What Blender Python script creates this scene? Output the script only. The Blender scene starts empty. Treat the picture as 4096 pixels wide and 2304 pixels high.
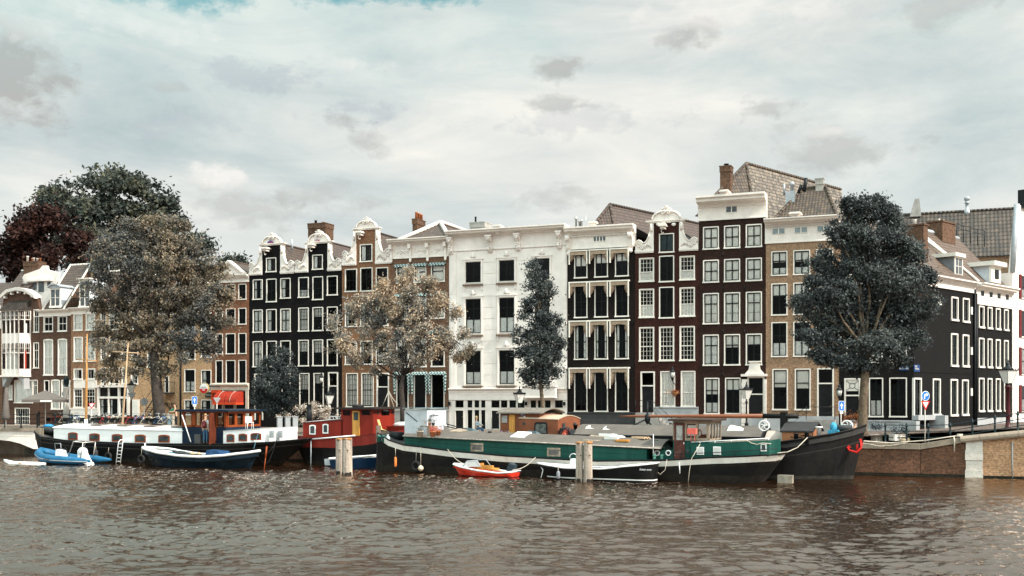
import bpy, math, random
import numpy as np
from mathutils import Vector, Matrix
R = math.radians
random.seed(7)
S = bpy.context.scene
COL = S.collection
# ------------------------------------------------------------ camera
F, CX, YH, HC = 4400.0, 2048.0, 1600.0, 4.3       # focal length in photo pixels, horizon row, eye height above the water
cam_d = bpy.data.cameras.new('camera'); cam = bpy.data.objects.new('camera', cam_d); COL.objects.link(cam)
cam_d.sensor_width = 36; cam_d.lens = F / 4096 * 36; cam_d.shift_y = (YH - 1152) / 4096
cam_d.clip_start = .5; cam_d.clip_end = 5000
cam.location = (0, 0, HC); cam.rotation_euler = (R(90), 0, 0)
S.camera = cam
S.view_settings.view_transform = 'Standard'; S.view_settings.look = 'None'
S.view_settings.exposure = 0.55; S.view_settings.gamma = 1
S.cycles.max_bounces = 6; S.cycles.transparent_max_bounces = 8
# ------------------------------------------------------------ sky and sun
SUN_AZ, SUN_EL = 61, 42            # degrees to the right of straight behind the camera, height
W = bpy.data.worlds.new('World'); S.world = W; W.use_nodes = True
def sky():
 nt = W.node_tree; N = nt.nodes; L = nt.links; N.clear()
 out = N.new('ShaderNodeOutputWorld'); bg = N.new('ShaderNodeBackground')
 st = N.new('ShaderNodeTexSky'); st.sky_type = 'NISHITA'; st.sun_disc = False
 st.sun_elevation = R(SUN_EL); st.sun_rotation = R(180 - SUN_AZ); st.air_density = 1.0; st.dust_density = 2.0
 tc = N.new('ShaderNodeTexCoord'); sep = N.new('ShaderNodeSeparateXYZ'); L.new(tc.outputs['Generated'], sep.inputs[0])
 def math_(op, a, b=None, clamp=False):
  m = N.new('ShaderNodeMath'); m.operation = op; m.use_clamp = clamp
  for i, v in enumerate((a, b)):
   if v is None: continue
   if isinstance(v, (int, float)): m.inputs[i].default_value = v
   else: L.new(v, m.inputs[i])
  return m.outputs[0]
 hz_ = math_('SQRT', math_('ADD', math_('MULTIPLY', sep.outputs[0], sep.outputs[0]), math_('MULTIPLY', sep.outputs[1], sep.outputs[1])))
 az = math_('ARCTAN2', sep.outputs[0], sep.outputs[1]); el = math_('ARCTAN2', sep.outputs[2], hz_)
 cmb = N.new('ShaderNodeCombineXYZ'); L.new(az, cmb.inputs[0]); L.new(el, cmb.inputs[1])
 def noise(scale, detail, rough, off, dist=0.0, sx=1.0, sy=1.0, rot=0.0):
  mp = N.new('ShaderNodeMapping'); mp.inputs['Location'].default_value = off; mp.inputs['Scale'].default_value = (sx, sy, 1)
  mp.inputs['Rotation'].default_value = (0, 0, R(rot)); L.new(cmb.outputs[0], mp.inputs[0])
  n = N.new('ShaderNodeTexNoise'); n.inputs['Scale'].default_value = scale; n.inputs['Detail'].default_value = detail
  n.inputs['Roughness'].default_value = rough; n.inputs['Distortion'].default_value = dist
  L.new(mp.outputs[0], n.inputs['Vector']); return n.outputs['Fac']
 def ramp(fac, stops):
  r = N.new('ShaderNodeValToRGB'); e = r.color_ramp.elements
  while len(e) < len(stops): e.new(0.5)
  for el_, (p, c) in zip(e, stops): el_.position = p; el_.color = (*c, 1)
  L.new(fac, r.inputs[0]); return r.outputs[0]
 def mix(f, a, b, t='MIX'):
  m = N.new('ShaderNodeMix'); m.data_type = 'RGBA'; m.blend_type = t
  if isinstance(f, (int, float)): m.inputs[0].default_value = f
  else: L.new(f, m.inputs[0])
  for i, v in ((6, a), (7, b)):
   if isinstance(v, tuple): m.inputs[i].default_value = (*v, 1)
   else: L.new(v, m.inputs[i])
  return m.outputs[2]
 fine = noise(13, 7, .62, (2.3, 5.1, 0), .3, 1.0, 1.5); soft = noise(3.4, 6, .58, (7.7, 1.4, 0), .5, 1.0, 2.4, 6)
 fine2 = noise(34, 6, .6, (9.3, 3.1, 0), .2, 1.0, 1.7)
 def blob(azd, eld, ra, re, k=1.6, lo=.0):
  """a cloud or gap of its own at a compass direction (degrees) with a ragged edge"""
  dx = math_('DIVIDE', math_('SUBTRACT', az, R(azd)), R(ra)); dz = math_('DIVIDE', math_('SUBTRACT', el, R(eld)), R(re))
  d = math_('SQRT', math_('ADD', math_('MULTIPLY', dx, dx), math_('MULTIPLY', dz, dz)))
  v = math_('ADD', math_('ADD', math_('SUBTRACT', .8, d), math_('MULTIPLY', math_('SUBTRACT', fine, .5), 3.4)), math_('MULTIPLY', math_('SUBTRACT', fine2, .5), 3.6))
  return math_('MULTIPLY', math_('SUBTRACT', v, lo), k, True)
 air = mix(0.35, (.045, .27, .28), mix(1.0, st.outputs[0], (.07, .10, .10), 'MULTIPLY'))
 base = ramp(soft, [(.30, (.40, .465, .465)), (.44, (.505, .54, .53)), (.56, (.585, .59, .565)), (.70, (.665, .645, .605))])
 wisp = ramp(noise(5.5, 7, .6, (1.1, 8.8, 0), .8, .7, 2.6, 8), [(.35, (.80, .84, .86)), (.62, (1.06, 1.05, 1.03))])
 col = mix(1.0, base, wisp, 'MULTIPLY')
 low = math_('SUBTRACT', 1.0, math_('DIVIDE', el, R(13)), True)
 col = mix(math_('MULTIPLY', low, .75), col, (.535, .55, .54))
 high = math_('MULTIPLY', math_('SUBTRACT', el, R(13)), 7.0, True)
 gap = math_('MULTIPLY', high, math_('MULTIPLY', math_('SUBTRACT', .52, noise(4.2, 6, .6, (4.4, 2.2, 0), .4, .8, 2.2, 5), True), 3.4, True))
 col = mix(gap, col, (.25, .40, .405))
 for (a_, e_, ra, re) in ((-16.5, 19.6, 3.6, .9), (-9.5, 19.9, 2.6, .5), (-5.5, 20.0, 2.5, .45)): col = mix(math_('MULTIPLY', blob(a_, e_, ra, re, 1.1, -.35), .85), col, air)
 for (a_, e_, ra, re, kk) in ((-12.5, 16.0, 4.5, 1.2, .5), (-8.5, 14.6, 3.4, .7, .5), (3.0, 14.2, 7, .8, .3), (-17, 13.5, 4, 1.0, .3)): col = mix(math_('MULTIPLY', blob(a_, e_, ra, re), kk), col, (.33, .36, .40))
 for (a_, e_, ra, re, kk) in ((-24.6, 15.2, 1.9, 1.5, 1.0), (2.5, 16.8, 1.15, .55, .85), (9.2, 18.2, 1.4, .5, .75), (2.0, 15.1, 1.2, .3, .6), (16.3, 12.4, 2.2, .9, .6), (-8.7, 14.2, .9, .3, .7), (-7.2, 13.0, .8, .4, .6), (13.0, 14.6, 1.2, .35, .6), (1.9, 10.4, 1.7, .5, .5), (21.5, 18.6, 1.8, .8, .5), (-13.5, 9.6, 2.6, .9, .5), (-10.3, 10.3, 2.0, .6, .5), (-17.5, 15.2, .8, .2, .4)):
  col = mix(math_('MULTIPLY', blob(a_, e_ + .25 * re, ra * 1.25, re * .9, .7), kk * .8), col, (.62, .61, .585)); col = mix(math_('MULTIPLY', blob(a_, e_, ra * 1.2, re * 1.2, 1.1, -.38), kk), col, (.335, .345, .335))
 for (a_, e_, ra, re, kk) in ((-14.6, 11.2, 1.6, .9, .8), (-18, 17.8, 5, .9, .5), (16.2, 13.2, 2.0, .4, .5), (11, 19, 6, 1.0, .5), (-6.5, 16.8, 4.0, .5, .5), (-23, 17.5, 3, 1, .4)): col = mix(math_('MULTIPLY', blob(a_, e_, ra, re, 1.3), kk), col, (.66, .64, .61))
 tl = math_('MULTIPLY', math_('MULTIPLY', math_('SUBTRACT', el, R(14)), 8.0, True), math_('MULTIPLY', math_('SUBTRACT', R(4), az), 2.6, True), True)
 fin = mix(math_('MULTIPLY', tl, .45), col, (.30, .485, .48))
 # unseen sky overhead and behind the camera is boosted to light the facades
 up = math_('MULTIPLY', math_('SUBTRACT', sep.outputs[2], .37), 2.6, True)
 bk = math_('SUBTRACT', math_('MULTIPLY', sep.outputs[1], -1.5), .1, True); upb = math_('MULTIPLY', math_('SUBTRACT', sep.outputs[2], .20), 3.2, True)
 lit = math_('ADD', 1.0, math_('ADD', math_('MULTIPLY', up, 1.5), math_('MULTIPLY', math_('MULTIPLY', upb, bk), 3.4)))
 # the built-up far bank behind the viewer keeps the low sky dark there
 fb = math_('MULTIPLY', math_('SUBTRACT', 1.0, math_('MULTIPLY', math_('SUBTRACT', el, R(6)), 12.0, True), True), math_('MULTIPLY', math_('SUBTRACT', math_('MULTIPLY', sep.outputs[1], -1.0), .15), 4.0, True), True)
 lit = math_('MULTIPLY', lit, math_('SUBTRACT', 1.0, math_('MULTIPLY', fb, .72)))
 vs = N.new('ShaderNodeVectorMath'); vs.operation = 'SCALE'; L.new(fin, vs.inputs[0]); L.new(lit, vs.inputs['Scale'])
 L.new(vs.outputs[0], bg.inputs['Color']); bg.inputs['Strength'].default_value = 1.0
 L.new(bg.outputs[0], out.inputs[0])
sky()
sl = bpy.data.lights.new('sun', 'SUN'); sl.energy = 4.8; sl.angle = R(0.6); sl.color = (1.0, .93, .84)
so = bpy.data.objects.new('sun', sl); COL.objects.link(so)
sd = Vector((math.sin(R(SUN_AZ)) * math.cos(R(SUN_EL)), -math.cos(R(SUN_AZ)) * math.cos(R(SUN_EL)), math.sin(R(SUN_EL))))
so.rotation_euler = sd.to_track_quat('Z', 'Y').to_euler(); so.location = sd * 60
# ------------------------------------------------------------ helpers
class PL:
 """A vertical plane through the photo column px at distance Z, turned th; gives local coordinates (along, up)."""
 def __init__(s, px, Z, th, zb=0.0):
  s.th = th; s.zb = zb; s.U = (math.cos(th), -math.sin(th)); s.D = (math.sin(th), math.cos(th))
  s.O = ((px - CX) / F * Z, Z)
 def at(s, px, py, d=0.0):
  dx = (px - CX) / F
  k = d + s.O[0] * s.D[0] + s.O[1] * s.D[1]
  Z = k / (dx * s.D[0] + s.D[1])
  x, y = dx * Z - s.O[0], Z - s.O[1]
  return x * s.U[0] + y * s.U[1], HC + (YH - py) / F * Z - s.zb
 def u(s, px, d=0.0): return s.at(px, 0, d)[0]
 def z(s, px, py, d=0.0): return s.at(px, py, d)[1]
 def sub(s, px, zb=None, d=0.0):
  q = PL.__new__(PL); q.th = s.th; q.U = s.U; q.D = s.D; q.zb = s.zb if zb is None else zb
  uu = s.u(px, d); q.O = (s.O[0] + s.U[0] * uu + s.D[0] * d, s.O[1] + s.U[1] * uu + s.D[1] * d)
  return q
 def root(s, name, label, cat, group=None, kind=None):
  o = bpy.data.objects.new(name, None); COL.objects.link(o)
  o.location = (s.O[0], s.O[1], s.zb); o.rotation_euler = (0, 0, -s.th); o.empty_display_size = .3
  tag(o, label, cat, group, kind); return o
 def place(s, o): o.location = (s.O[0], s.O[1], s.zb); o.rotation_euler = (0, 0, -s.th); return o
def tag(o, label=None, cat=None, group=None, kind=None):
 if label: o['label'] = label
 if cat: o['category'] = cat
 if group: o['group'] = group
 if kind: o['kind'] = kind
 return o
def empty(name, loc, rz, label, cat, group=None):
 o = bpy.data.objects.new(name, None); COL.objects.link(o); o.location = loc; o.rotation_euler = (0, 0, rz)
 return tag(o, label, cat, group)
def copy_tree(o, parent=None):
 c = o.copy(); COL.objects.link(c); c.parent = parent
 for ch in list(o.children): copy_tree(ch, c)
 return c
class MB:
 def __init__(s): s.v = []; s.f = []; s.uv = []; s.mi = []; s.sm = []
 def face(s, pts, uv=None, m=0, sm=False):
  i = len(s.v); s.v += [tuple(p) for p in pts]; s.f.append(tuple(range(i, i + len(pts))))
  s.uv.append(uv or [(p[0] + p[1], p[2]) for p in pts]); s.mi.append(m); s.sm.append(sm)
 def mesh(s, vs, fs, m=0, sm=False):
  i = len(s.v); s.v += [tuple(p) for p in vs]
  for f in fs:
   s.f.append(tuple(i + k for k in f)); s.uv.append([(vs[k][0] + vs[k][1], vs[k][2]) for k in f]); s.mi.append(m); s.sm.append(sm)
 def box(s, x0, x1, y0, y1, z0, z1, m=0):
  if x0 > x1: x0, x1 = x1, x0
  if y0 > y1: y0, y1 = y1, y0
  if z0 > z1: z0, z1 = z1, z0
  V = [(x0, y0, z0), (x1, y0, z0), (x1, y1, z0), (x0, y1, z0), (x0, y0, z1), (x1, y0, z1), (x1, y1, z1), (x0, y1, z1)]
  s.mesh(V, [(0, 3, 2, 1), (4, 5, 6, 7), (0, 1, 5, 4), (1, 2, 6, 5), (2, 3, 7, 6), (3, 0, 4, 7)], m)
 def hexa(s, V, m=0):
  s.mesh(V, [(0, 3, 2, 1), (4, 5, 6, 7), (0, 1, 5, 4), (1, 2, 6, 5), (2, 3, 7, 6), (3, 0, 4, 7)], m)
 def prism(s, poly, y0, y1, m=0):
  """outline in (x, z) pushed from y0 (front) to y1"""
  n = len(poly); a = sum(poly[i][0] * poly[(i + 1) % n][1] - poly[(i + 1) % n][0] * poly[i][1] for i in range(n))
  if a < 0: poly = poly[::-1]
  s.mesh([(p[0], y0, p[1]) for p in poly] + [(p[0], y1, p[1]) for p in poly],
               [tuple(range(n)), tuple(range(2 * n - 1, n - 1, -1))] + [(i, i + n, (i + 1) % n + n, (i + 1) % n) for i in range(n)], m)
 def prof(s, prof, x0, x1, m=0):
  """profile in (y, z) pushed along x"""
  n = len(prof); a = sum(prof[i][0] * prof[(i + 1) % n][1] - prof[(i + 1) % n][0] * prof[i][1] for i in range(n))
  if a < 0: prof = prof[::-1]
  s.mesh([(x0, p[0], p[1]) for p in prof] + [(x1, p[0], p[1]) for p in prof],
               [tuple(range(n - 1, -1, -1)), tuple(range(n, 2 * n))] + [(i, (i + 1) % n, (i + 1) % n + n, i + n) for i in range(n)], m)
 def tube(s, pts, r, n=6, m=0, cap=True, sm=True):
  pts = [Vector(p) for p in pts]; rr = r if isinstance(r, (list, tuple)) else [r] * len(pts)
  V = []; up = Vector((0, 0, 1)); prev = None
  for i, p in enumerate(pts):
   t = (pts[min(i + 1, len(pts) - 1)] - pts[max(i - 1, 0)])
   t = t.normalized() if t.length > 1e-9 else Vector((0, 0, 1))
   if prev is None:
    a = up if abs(t.dot(up)) < .9 else Vector((1, 0, 0))
    b = t.cross(a).normalized()
   else:
    b = (prev - t * prev.dot(t)); b = b.normalized() if b.length > 1e-6 else t.orthogonal().normalized()
   prev = b; c = t.cross(b)
   for k in range(n):
    an = 2 * math.pi * k / n; V.append(p + (b * math.cos(an) + c * math.sin(an)) * rr[i])
  Fc = []
  for i in range(len(pts) - 1):
   for k in range(n):
    Fc.append((i * n + k, i * n + (k + 1) % n, (i + 1) * n + (k + 1) % n, (i + 1) * n + k))
  s.mesh(V, Fc, m, sm)
  if cap:
   b0 = len(s.v) - len(V); s.f.append(tuple(b0 + k for k in range(n - 1, -1, -1))); s.uv.append([(0, 0)] * n); s.mi.append(m); s.sm.append(False)
   e0 = len(s.v) - n; s.f.append(tuple(e0 + k for k in range(n))); s.uv.append([(0, 0)] * n); s.mi.append(m); s.sm.append(False)
 def lathe(s, prof, c=(0, 0, 0), n=12, m=0, sm=True):
  """prof: (r, z) from bottom to top"""
  V = []; Fc = []
  for r, z in prof:
   for k in range(n):
    a = 2 * math.pi * k / n; V.append((c[0] + r * math.cos(a), c[1] + r * math.sin(a), c[2] + z))
  for i in range(len(prof) - 1):
   for k in range(n): Fc.append((i * n + k, i * n + (k + 1) % n, (i + 1) * n + (k + 1) % n, (i + 1) * n + k))
  s.mesh(V, Fc, m, sm)
  i0 = len(s.v) - len(V)
  s.f.append(tuple(i0 + k for k in range(n - 1, -1, -1))); s.uv.append([(0, 0)] * n); s.mi.append(m); s.sm.append(False)
  e0 = len(s.v) - n; s.f.append(tuple(e0 + k for k in range(n))); s.uv.append([(0, 0)] * n); s.mi.append(m); s.sm.append(False)
 def ball(s, c, r, n=8, m=0):
  rx, ry, rz = (r, r, r) if isinstance(r, (int, float)) else r
  V = []; Fc = []; h = max(4, n // 2 + 1)
  for i in range(h + 1):
   t = math.pi * i / h
   for k in range(n):
    a = 2 * math.pi * k / n; V.append((c[0] + rx * math.sin(t) * math.cos(a), c[1] + ry * math.sin(t) * math.sin(a), c[2] - rz * math.cos(t)))
  for i in range(h):
   for k in range(n): Fc.append((i * n + k, i * n + (k + 1) % n, (i + 1) * n + (k + 1) % n, (i + 1) * n + k))
  s.mesh(V, Fc, m, True)
 def torus(s, c, R_, r, ax='y', n=16, k=6, m=0, a0=0, a1=2 * math.pi):
  pts = []
  full = abs(a1 - a0) > 6.28
  for i in range(n + 1):
   a = a0 + (a1 - a0) * i / n; x, z = R_ * math.cos(a), R_ * math.sin(a)
   pts.append((c[0] + x, c[1], c[2] + z) if ax == 'y' else ((c[0], c[1] + x, c[2] + z) if ax == 'x' else (c[0] + x, c[1] + z, c[2])))
  s.tube(pts, r, k, m, cap=not full)
 def build(s, name, mats, parent=None, label=None):
  me = bpy.data.meshes.new(name); me.from_pydata(s.v, [], s.f)
  if not isinstance(mats, (list, tuple)): mats = [mats]
  for m in mats: me.materials.append(m)
  me.polygons.foreach_set('material_index', s.mi); me.polygons.foreach_set('use_smooth', s.sm)
  ul = me.uv_layers.new(name='UVMap'); flat = [c for fu in s.uv for p in fu for c in p]
  ul.data.foreach_set('uv', flat); me.update()
  o = bpy.data.objects.new(name, me); COL.objects.link(o); o.parent = parent
  if label: o['label'] = label
  return o
def text_obj(name, txt, size, m, parent, loc, rot=(R(90), 0, 0), ext=.004, align='CENTER', sx=1.0, shear=0.0):
 cu = bpy.data.curves.new(name, 'FONT'); cu.body = txt; cu.size = size; cu.extrude = ext; cu.align_x = align; cu.align_y = 'CENTER'; cu.shear = shear
 t = bpy.data.objects.new('tmp_text', cu); COL.objects.link(t)
 dg = bpy.context.evaluated_depsgraph_get(); me = bpy.data.meshes.new_from_object(t.evaluated_get(dg))
 bpy.data.objects.remove(t); bpy.data.curves.remove(cu)
 me.materials.clear(); me.materials.append(m); me.name = name
 o = bpy.data.objects.new(name, me); COL.objects.link(o); o.parent = parent; o.location = loc; o.rotation_euler = rot; o.scale = (sx, 1, 1)
 return o
# ------------------------------------------------------------ materials
MATS = {}
def mat(name, col, rough=.6, var=.12, vscale=3.0, bump=0.0, bscale=20.0, metal=0.0, stain=0.0, stain_col=(.05, .04, .03), spec=.16, streak=False, alpha=None):
 if name in MATS: return MATS[name]
 m = bpy.data.materials.new(name); m.use_nodes = True; nt = m.node_tree; N = nt.nodes; L = nt.links
 b = N['Principled BSDF']; b.inputs['Roughness'].default_value = rough; b.inputs['Metallic'].default_value = metal
 b.inputs['Specular IOR Level'].default_value = spec
 tc = N.new('ShaderNodeTexCoord')
 n1 = N.new('ShaderNodeTexNoise'); n1.inputs['Scale'].default_value = vscale; n1.inputs['Detail'].default_value = 6; n1.inputs['Roughness'].default_value = .62
 mp = N.new('ShaderNodeMapping'); L.new(tc.outputs['Object'], mp.inputs[0])
 if streak: mp.inputs['Scale'].default_value = (1, 1, .12)
 L.new(mp.outputs[0], n1.inputs['Vector'])
 r = N.new('ShaderNodeValToRGB'); e = r.color_ramp.elements
 e[0].position = .3; e[1].position = .72
 e[0].color = (*[c * (1 - var * 1.6) for c in col], 1); e[1].color = (*[min(1, c * (1 + var)) for c in col], 1)
 L.new(n1.outputs['Fac'], r.inputs[0]); out = r.outputs[0]
 if stain > 0:
  n2 = N.new('ShaderNodeTexNoise'); n2.inputs['Scale'].default_value = vscale * .45; n2.inputs['Detail'].default_value = 9; n2.inputs['Roughness'].default_value = .7
  L.new(mp.outputs[0], n2.inputs['Vector'])
  r2 = N.new('ShaderNodeValToRGB'); r2.color_ramp.elements[0].position = .52; r2.color_ramp.elements[1].position = .72
  r2.color_ramp.elements[1].color = (stain, stain, stain, 1)
  L.new(n2.outputs['Fac'], r2.inputs[0])
  mx = N.new('ShaderNodeMix'); mx.data_type = 'RGBA'; L.new(r2.outputs[0], mx.inputs[0]); L.new(out, mx.inputs[6]); mx.inputs[7].default_value = (*stain_col, 1)
  out = mx.outputs[2]
 L.new(out, b.inputs['Base Color'])
 if bump > 0:
  n3 = N.new('ShaderNodeTexNoise'); n3.inputs['Scale'].default_value = bscale; n3.inputs['Detail'].default_value = 4
  L.new(tc.outputs['Object'], n3.inputs['Vector'])
  bp = N.new('ShaderNodeBump'); bp.inputs['Strength'].default_value = bump; bp.inputs['Distance'].default_value = .05
  L.new(n3.outputs['Fac'], bp.inputs['Height']); L.new(bp.outputs[0], b.inputs['Normal'])
 MATS[name] = m; return m
def brick(name, c1, c2, mortar, rough=.85, scale=1.0, mort=.012, bump=.35, stain=.5, stain_col=(.03, .022, .018), w=.22, h=.065):
 if name in MATS: return MATS[name]
 m = bpy.data.materials.new(name); m.use_nodes = True; nt = m.node_tree; N = nt.nodes; L = nt.links
 b = N['Principled BSDF']; b.inputs['Roughness'].default_value = rough; b.inputs['Specular IOR Level'].default_value = .12
 tc = N.new('ShaderNodeTexCoord'); sp = N.new('ShaderNodeSeparateXYZ'); L.new(tc.outputs['Object'], sp.inputs[0])
 ad = N.new('ShaderNodeMath'); ad.operation = 'ADD'; L.new(sp.outputs[0], ad.inputs[0]); L.new(sp.outputs[1], ad.inputs[1])
 cb = N.new('ShaderNodeCombineXYZ'); L.new(ad.outputs[0], cb.inputs[0]); L.new(sp.outputs[2], cb.inputs[1])
 bt = N.new('ShaderNodeTexBrick'); L.new(cb.outputs[0], bt.inputs['Vector'])
 bt.inputs['Scale'].default_value = 1.0; bt.inputs['Brick Width'].default_value = w * scale; bt.inputs['Row Height'].default_value = h * scale
 bt.inputs['Mortar Size'].default_value = mort; bt.inputs['Mortar Smooth'].default_value = .3; bt.inputs['Bias'].default_value = 0
 bt.inputs['Color1'].default_value = (*c1, 1); bt.inputs['Color2'].default_value = (*c2, 1); bt.inputs['Mortar'].default_value = (*mortar, 1)
 n2 = N.new('ShaderNodeTexNoise'); n2.inputs['Scale'].default_value = .55; n2.inputs['Detail'].default_value = 9; n2.inputs['Roughness'].default_value = .68
 L.new(tc.outputs['Object'], n2.inputs['Vector'])
 r2 = N.new('ShaderNodeValToRGB'); r2.color_ramp.elements[0].position = .42; r2.color_ramp.elements[1].position = .75
 r2.color_ramp.elements[1].color = (stain, stain, stain, 1); L.new(n2.outputs['Fac'], r2.inputs[0])
 mx = N.new('ShaderNodeMix'); mx.data_type = 'RGBA'; L.new(r2.outputs[0], mx.inputs[0]); L.new(bt.outputs['Color'], mx.inputs[6]); mx.inputs[7].default_value = (*stain_col, 1)
 n4 = N.new('ShaderNodeTexNoise'); n4.inputs['Scale'].default_value = 7; n4.inputs['Detail'].default_value = 5; L.new(tc.outputs['Object'], n4.inputs['Vector'])
 mr = N.new('ShaderNodeMapRange'); mr.inputs[1].default_value = .3; mr.inputs[2].default_value = .7; mr.inputs[3].default_value = .62; mr.inputs[4].default_value = 1.4
 L.new(n4.outputs['Fac'], mr.inputs[0])
 mm = N.new('ShaderNodeMix'); mm.data_type = 'RGBA'; mm.blend_type = 'MULTIPLY'; mm.inputs[0].default_value = 1
 L.new(mx.outputs[2], mm.inputs[6]); L.new(mr.outputs[0], mm.inputs[7]); L.new(mm.outputs[2], b.inputs['Base Color'])
 bp = N.new('ShaderNodeBump'); bp.inputs['Strength'].default_value = bump; bp.inputs['Distance'].default_value = .02; bp.invert = True
 L.new(bt.outputs['Fac'], bp.inputs['Height']); L.new(bp.outputs[0], b.inputs['Normal'])
 MATS[name] = m; return m
def tiles(name, c1, c2, gap=(.03, .025, .02), odd=None, w=.24, h=.33):
 """clay pantiles: courses and rolls from the UV map (metres along the eave, metres up the slope)"""
 if name in MATS: return MATS[name]
 m = bpy.data.materials.new(name); m.use_nodes = True; nt = m.node_tree; N = nt.nodes; L = nt.links
 b = N['Principled BSDF']; b.inputs['Roughness'].default_value = .62
 uv = N.new('ShaderNodeUVMap'); sp = N.new('ShaderNodeSeparateXYZ'); L.new(uv.outputs[0], sp.inputs[0])
 bt = N.new('ShaderNodeTexBrick'); L.new(uv.outputs[0], bt.inputs['Vector']); bt.offset = 0.0
 bt.inputs['Scale'].default_value = 1.0; bt.inputs['Brick Width'].default_value = w; bt.inputs['Row Height'].default_value = h
 bt.inputs['Mortar Size'].default_value = .012; bt.inputs['Mortar Smooth'].default_value = .6
 bt.inputs['Color1'].default_value = (*c1, 1); bt.inputs['Color2'].default_value = (*c2, 1); bt.inputs['Mortar'].default_value = (*c1, 1)
 def M(op, a, b_=None):
  q = N.new('ShaderNodeMath'); q.operation = op
  for i, v in enumerate((a, b_)):
   if v is None: continue
   if isinstance(v, (int, float)): q.inputs[i].default_value = v
   else: L.new(v, q.inputs[i])
  return q.outputs[0]
 ph = M('MULTIPLY', sp.outputs[0], 2 * math.pi / w); wv = M('SINE', ph)                 # roll
 vv = M('ADD', M('DIVIDE', sp.outputs[1], h), M('MULTIPLY', wv, .07)); fr = M('FRACT', vv)   # course, wavy lower edge
 lip = M('LESS_THAN', fr, .24)
 n4 = N.new('ShaderNodeTexNoise'); n4.inputs['Scale'].default_value = 2.2; n4.inputs['Detail'].default_value = 6; L.new(uv.outputs[0], n4.inputs['Vector'])
 mr = N.new('ShaderNodeMapRange'); mr.inputs[1].default_value = .3; mr.inputs[2].default_value = .7; mr.inputs[3].default_value = .65; mr.inputs[4].default_value = 1.3
 L.new(n4.outputs['Fac'], mr.inputs[0])
 mm = N.new('ShaderNodeMix'); mm.data_type = 'RGBA'; mm.blend_type = 'MULTIPLY'; mm.inputs[0].default_value = 1
 L.new(bt.outputs['Color'], mm.inputs[6]); L.new(mr.outputs[0], mm.inputs[7])
 mx = N.new('ShaderNodeMix'); mx.data_type = 'RGBA'; L.new(lip, mx.inputs[0]); L.new(mm.outputs[2], mx.inputs[6]); mx.inputs[7].default_value = (*gap, 1)
 L.new(mx.outputs[2], b.inputs['Base Color'])
 hgt = M('ADD', M('MULTIPLY', wv, .5), M('MULTIPLY', M('SUBTRACT', 1.0, fr), 1.2))
 bp = N.new('ShaderNodeBump'); bp.inputs['Strength'].default_value = .9; bp.inputs['Distance'].default_value = .045
 L.new(hgt, bp.inputs['Height']); L.new(bp.outputs[0], b.inputs['Normal'])
 MATS[name] = m; return m
def glass(name='window_glass', tint=(.75, .8, .82), ior=1.55, wav=.012, mixin=0.0):
 if name in MATS: return MATS[name]
 m = bpy.data.materials.new(name); m.use_nodes = True; nt = m.node_tree; N = nt.nodes; L = nt.links; N.clear()
 out = N.new('ShaderNodeOutputMaterial'); tr = N.new('ShaderNodeBsdfTransparent'); tr.inputs[0].default_value = (*tint, 1)
 gl = N.new('ShaderNodeBsdfGlossy'); gl.inputs['Roughness'].default_value = .02; gl.inputs['Color'].default_value = (.9, .95, 1, 1)
 fr = N.new('ShaderNodeFresnel'); fr.inputs['IOR'].default_value = ior
 tc = N.new('ShaderNodeTexCoord'); n = N.new('ShaderNodeTexNoise'); n.inputs['Scale'].default_value = 1.3; n.inputs['Detail'].default_value = 2
 L.new(tc.outputs['Object'], n.inputs['Vector']); bp = N.new('ShaderNodeBump'); bp.inputs['Strength'].default_value = .35; bp.inputs['Distance'].default_value = wav
 L.new(n.outputs['Fac'], bp.inputs['Height']); L.new(bp.outputs[0], gl.inputs['Normal'])
 mx = N.new('ShaderNodeMixShader'); L.new(fr.outputs[0], mx.inputs[0]); L.new(tr.outputs[0], mx.inputs[1]); L.new(gl.outputs[0], mx.inputs[2])
 L.new(mx.outputs[0], out.inputs[0]); MATS[name] = m; return m
WHITE = mat('white_paint', (.70, .63, .575), .55, .08, 1.5, stain=.22, stain_col=(.40, .35, .29))
STUCCO = mat('white_stucco', (.73, .66, .61), .7, .09, .8, stain=.42, stain_col=(.42, .37, .32))
FRAMEW = mat('white_frame_paint', (.66, .61, .55), .5, .06, 2.0)
SASHD = mat('dark_green_sash_paint', (.006, .009, .009), .35, .2)
SASHW = FRAMEW
GLASS = glass(tint=(.98, .99, .99), ior=1.45)
GLASS_W = glass('wheelhouse_glass', (.88, .9, .9), 1.5)
CURT = mat('net_curtain', (.88, .84, .79), .9, .12, 6, streak=False)
BLIND = mat('roller_blind', (.88, .82, .75), .85, .06, 2)
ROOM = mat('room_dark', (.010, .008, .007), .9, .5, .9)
STONE = mat('grey_stone', (.30, .28, .26), .8, .16, 2.2, .3, 14, stain=.4, stain_col=(.12, .10, .09))
GREYP = mat('grey_painted_plinth', (.34, .345, .35), .7, .1, 1.5, stain=.3, stain_col=(.16, .15, .14))
LEAD = mat('lead_flashing', (.36, .38, .40), .5, .12, 3, metal=.2)
BLACKM = mat('black_iron', (.012, .014, .016), .45, .3, 8)
ROPE = mat('rope', (.50, .44, .36), .9, .2, 20)
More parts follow.
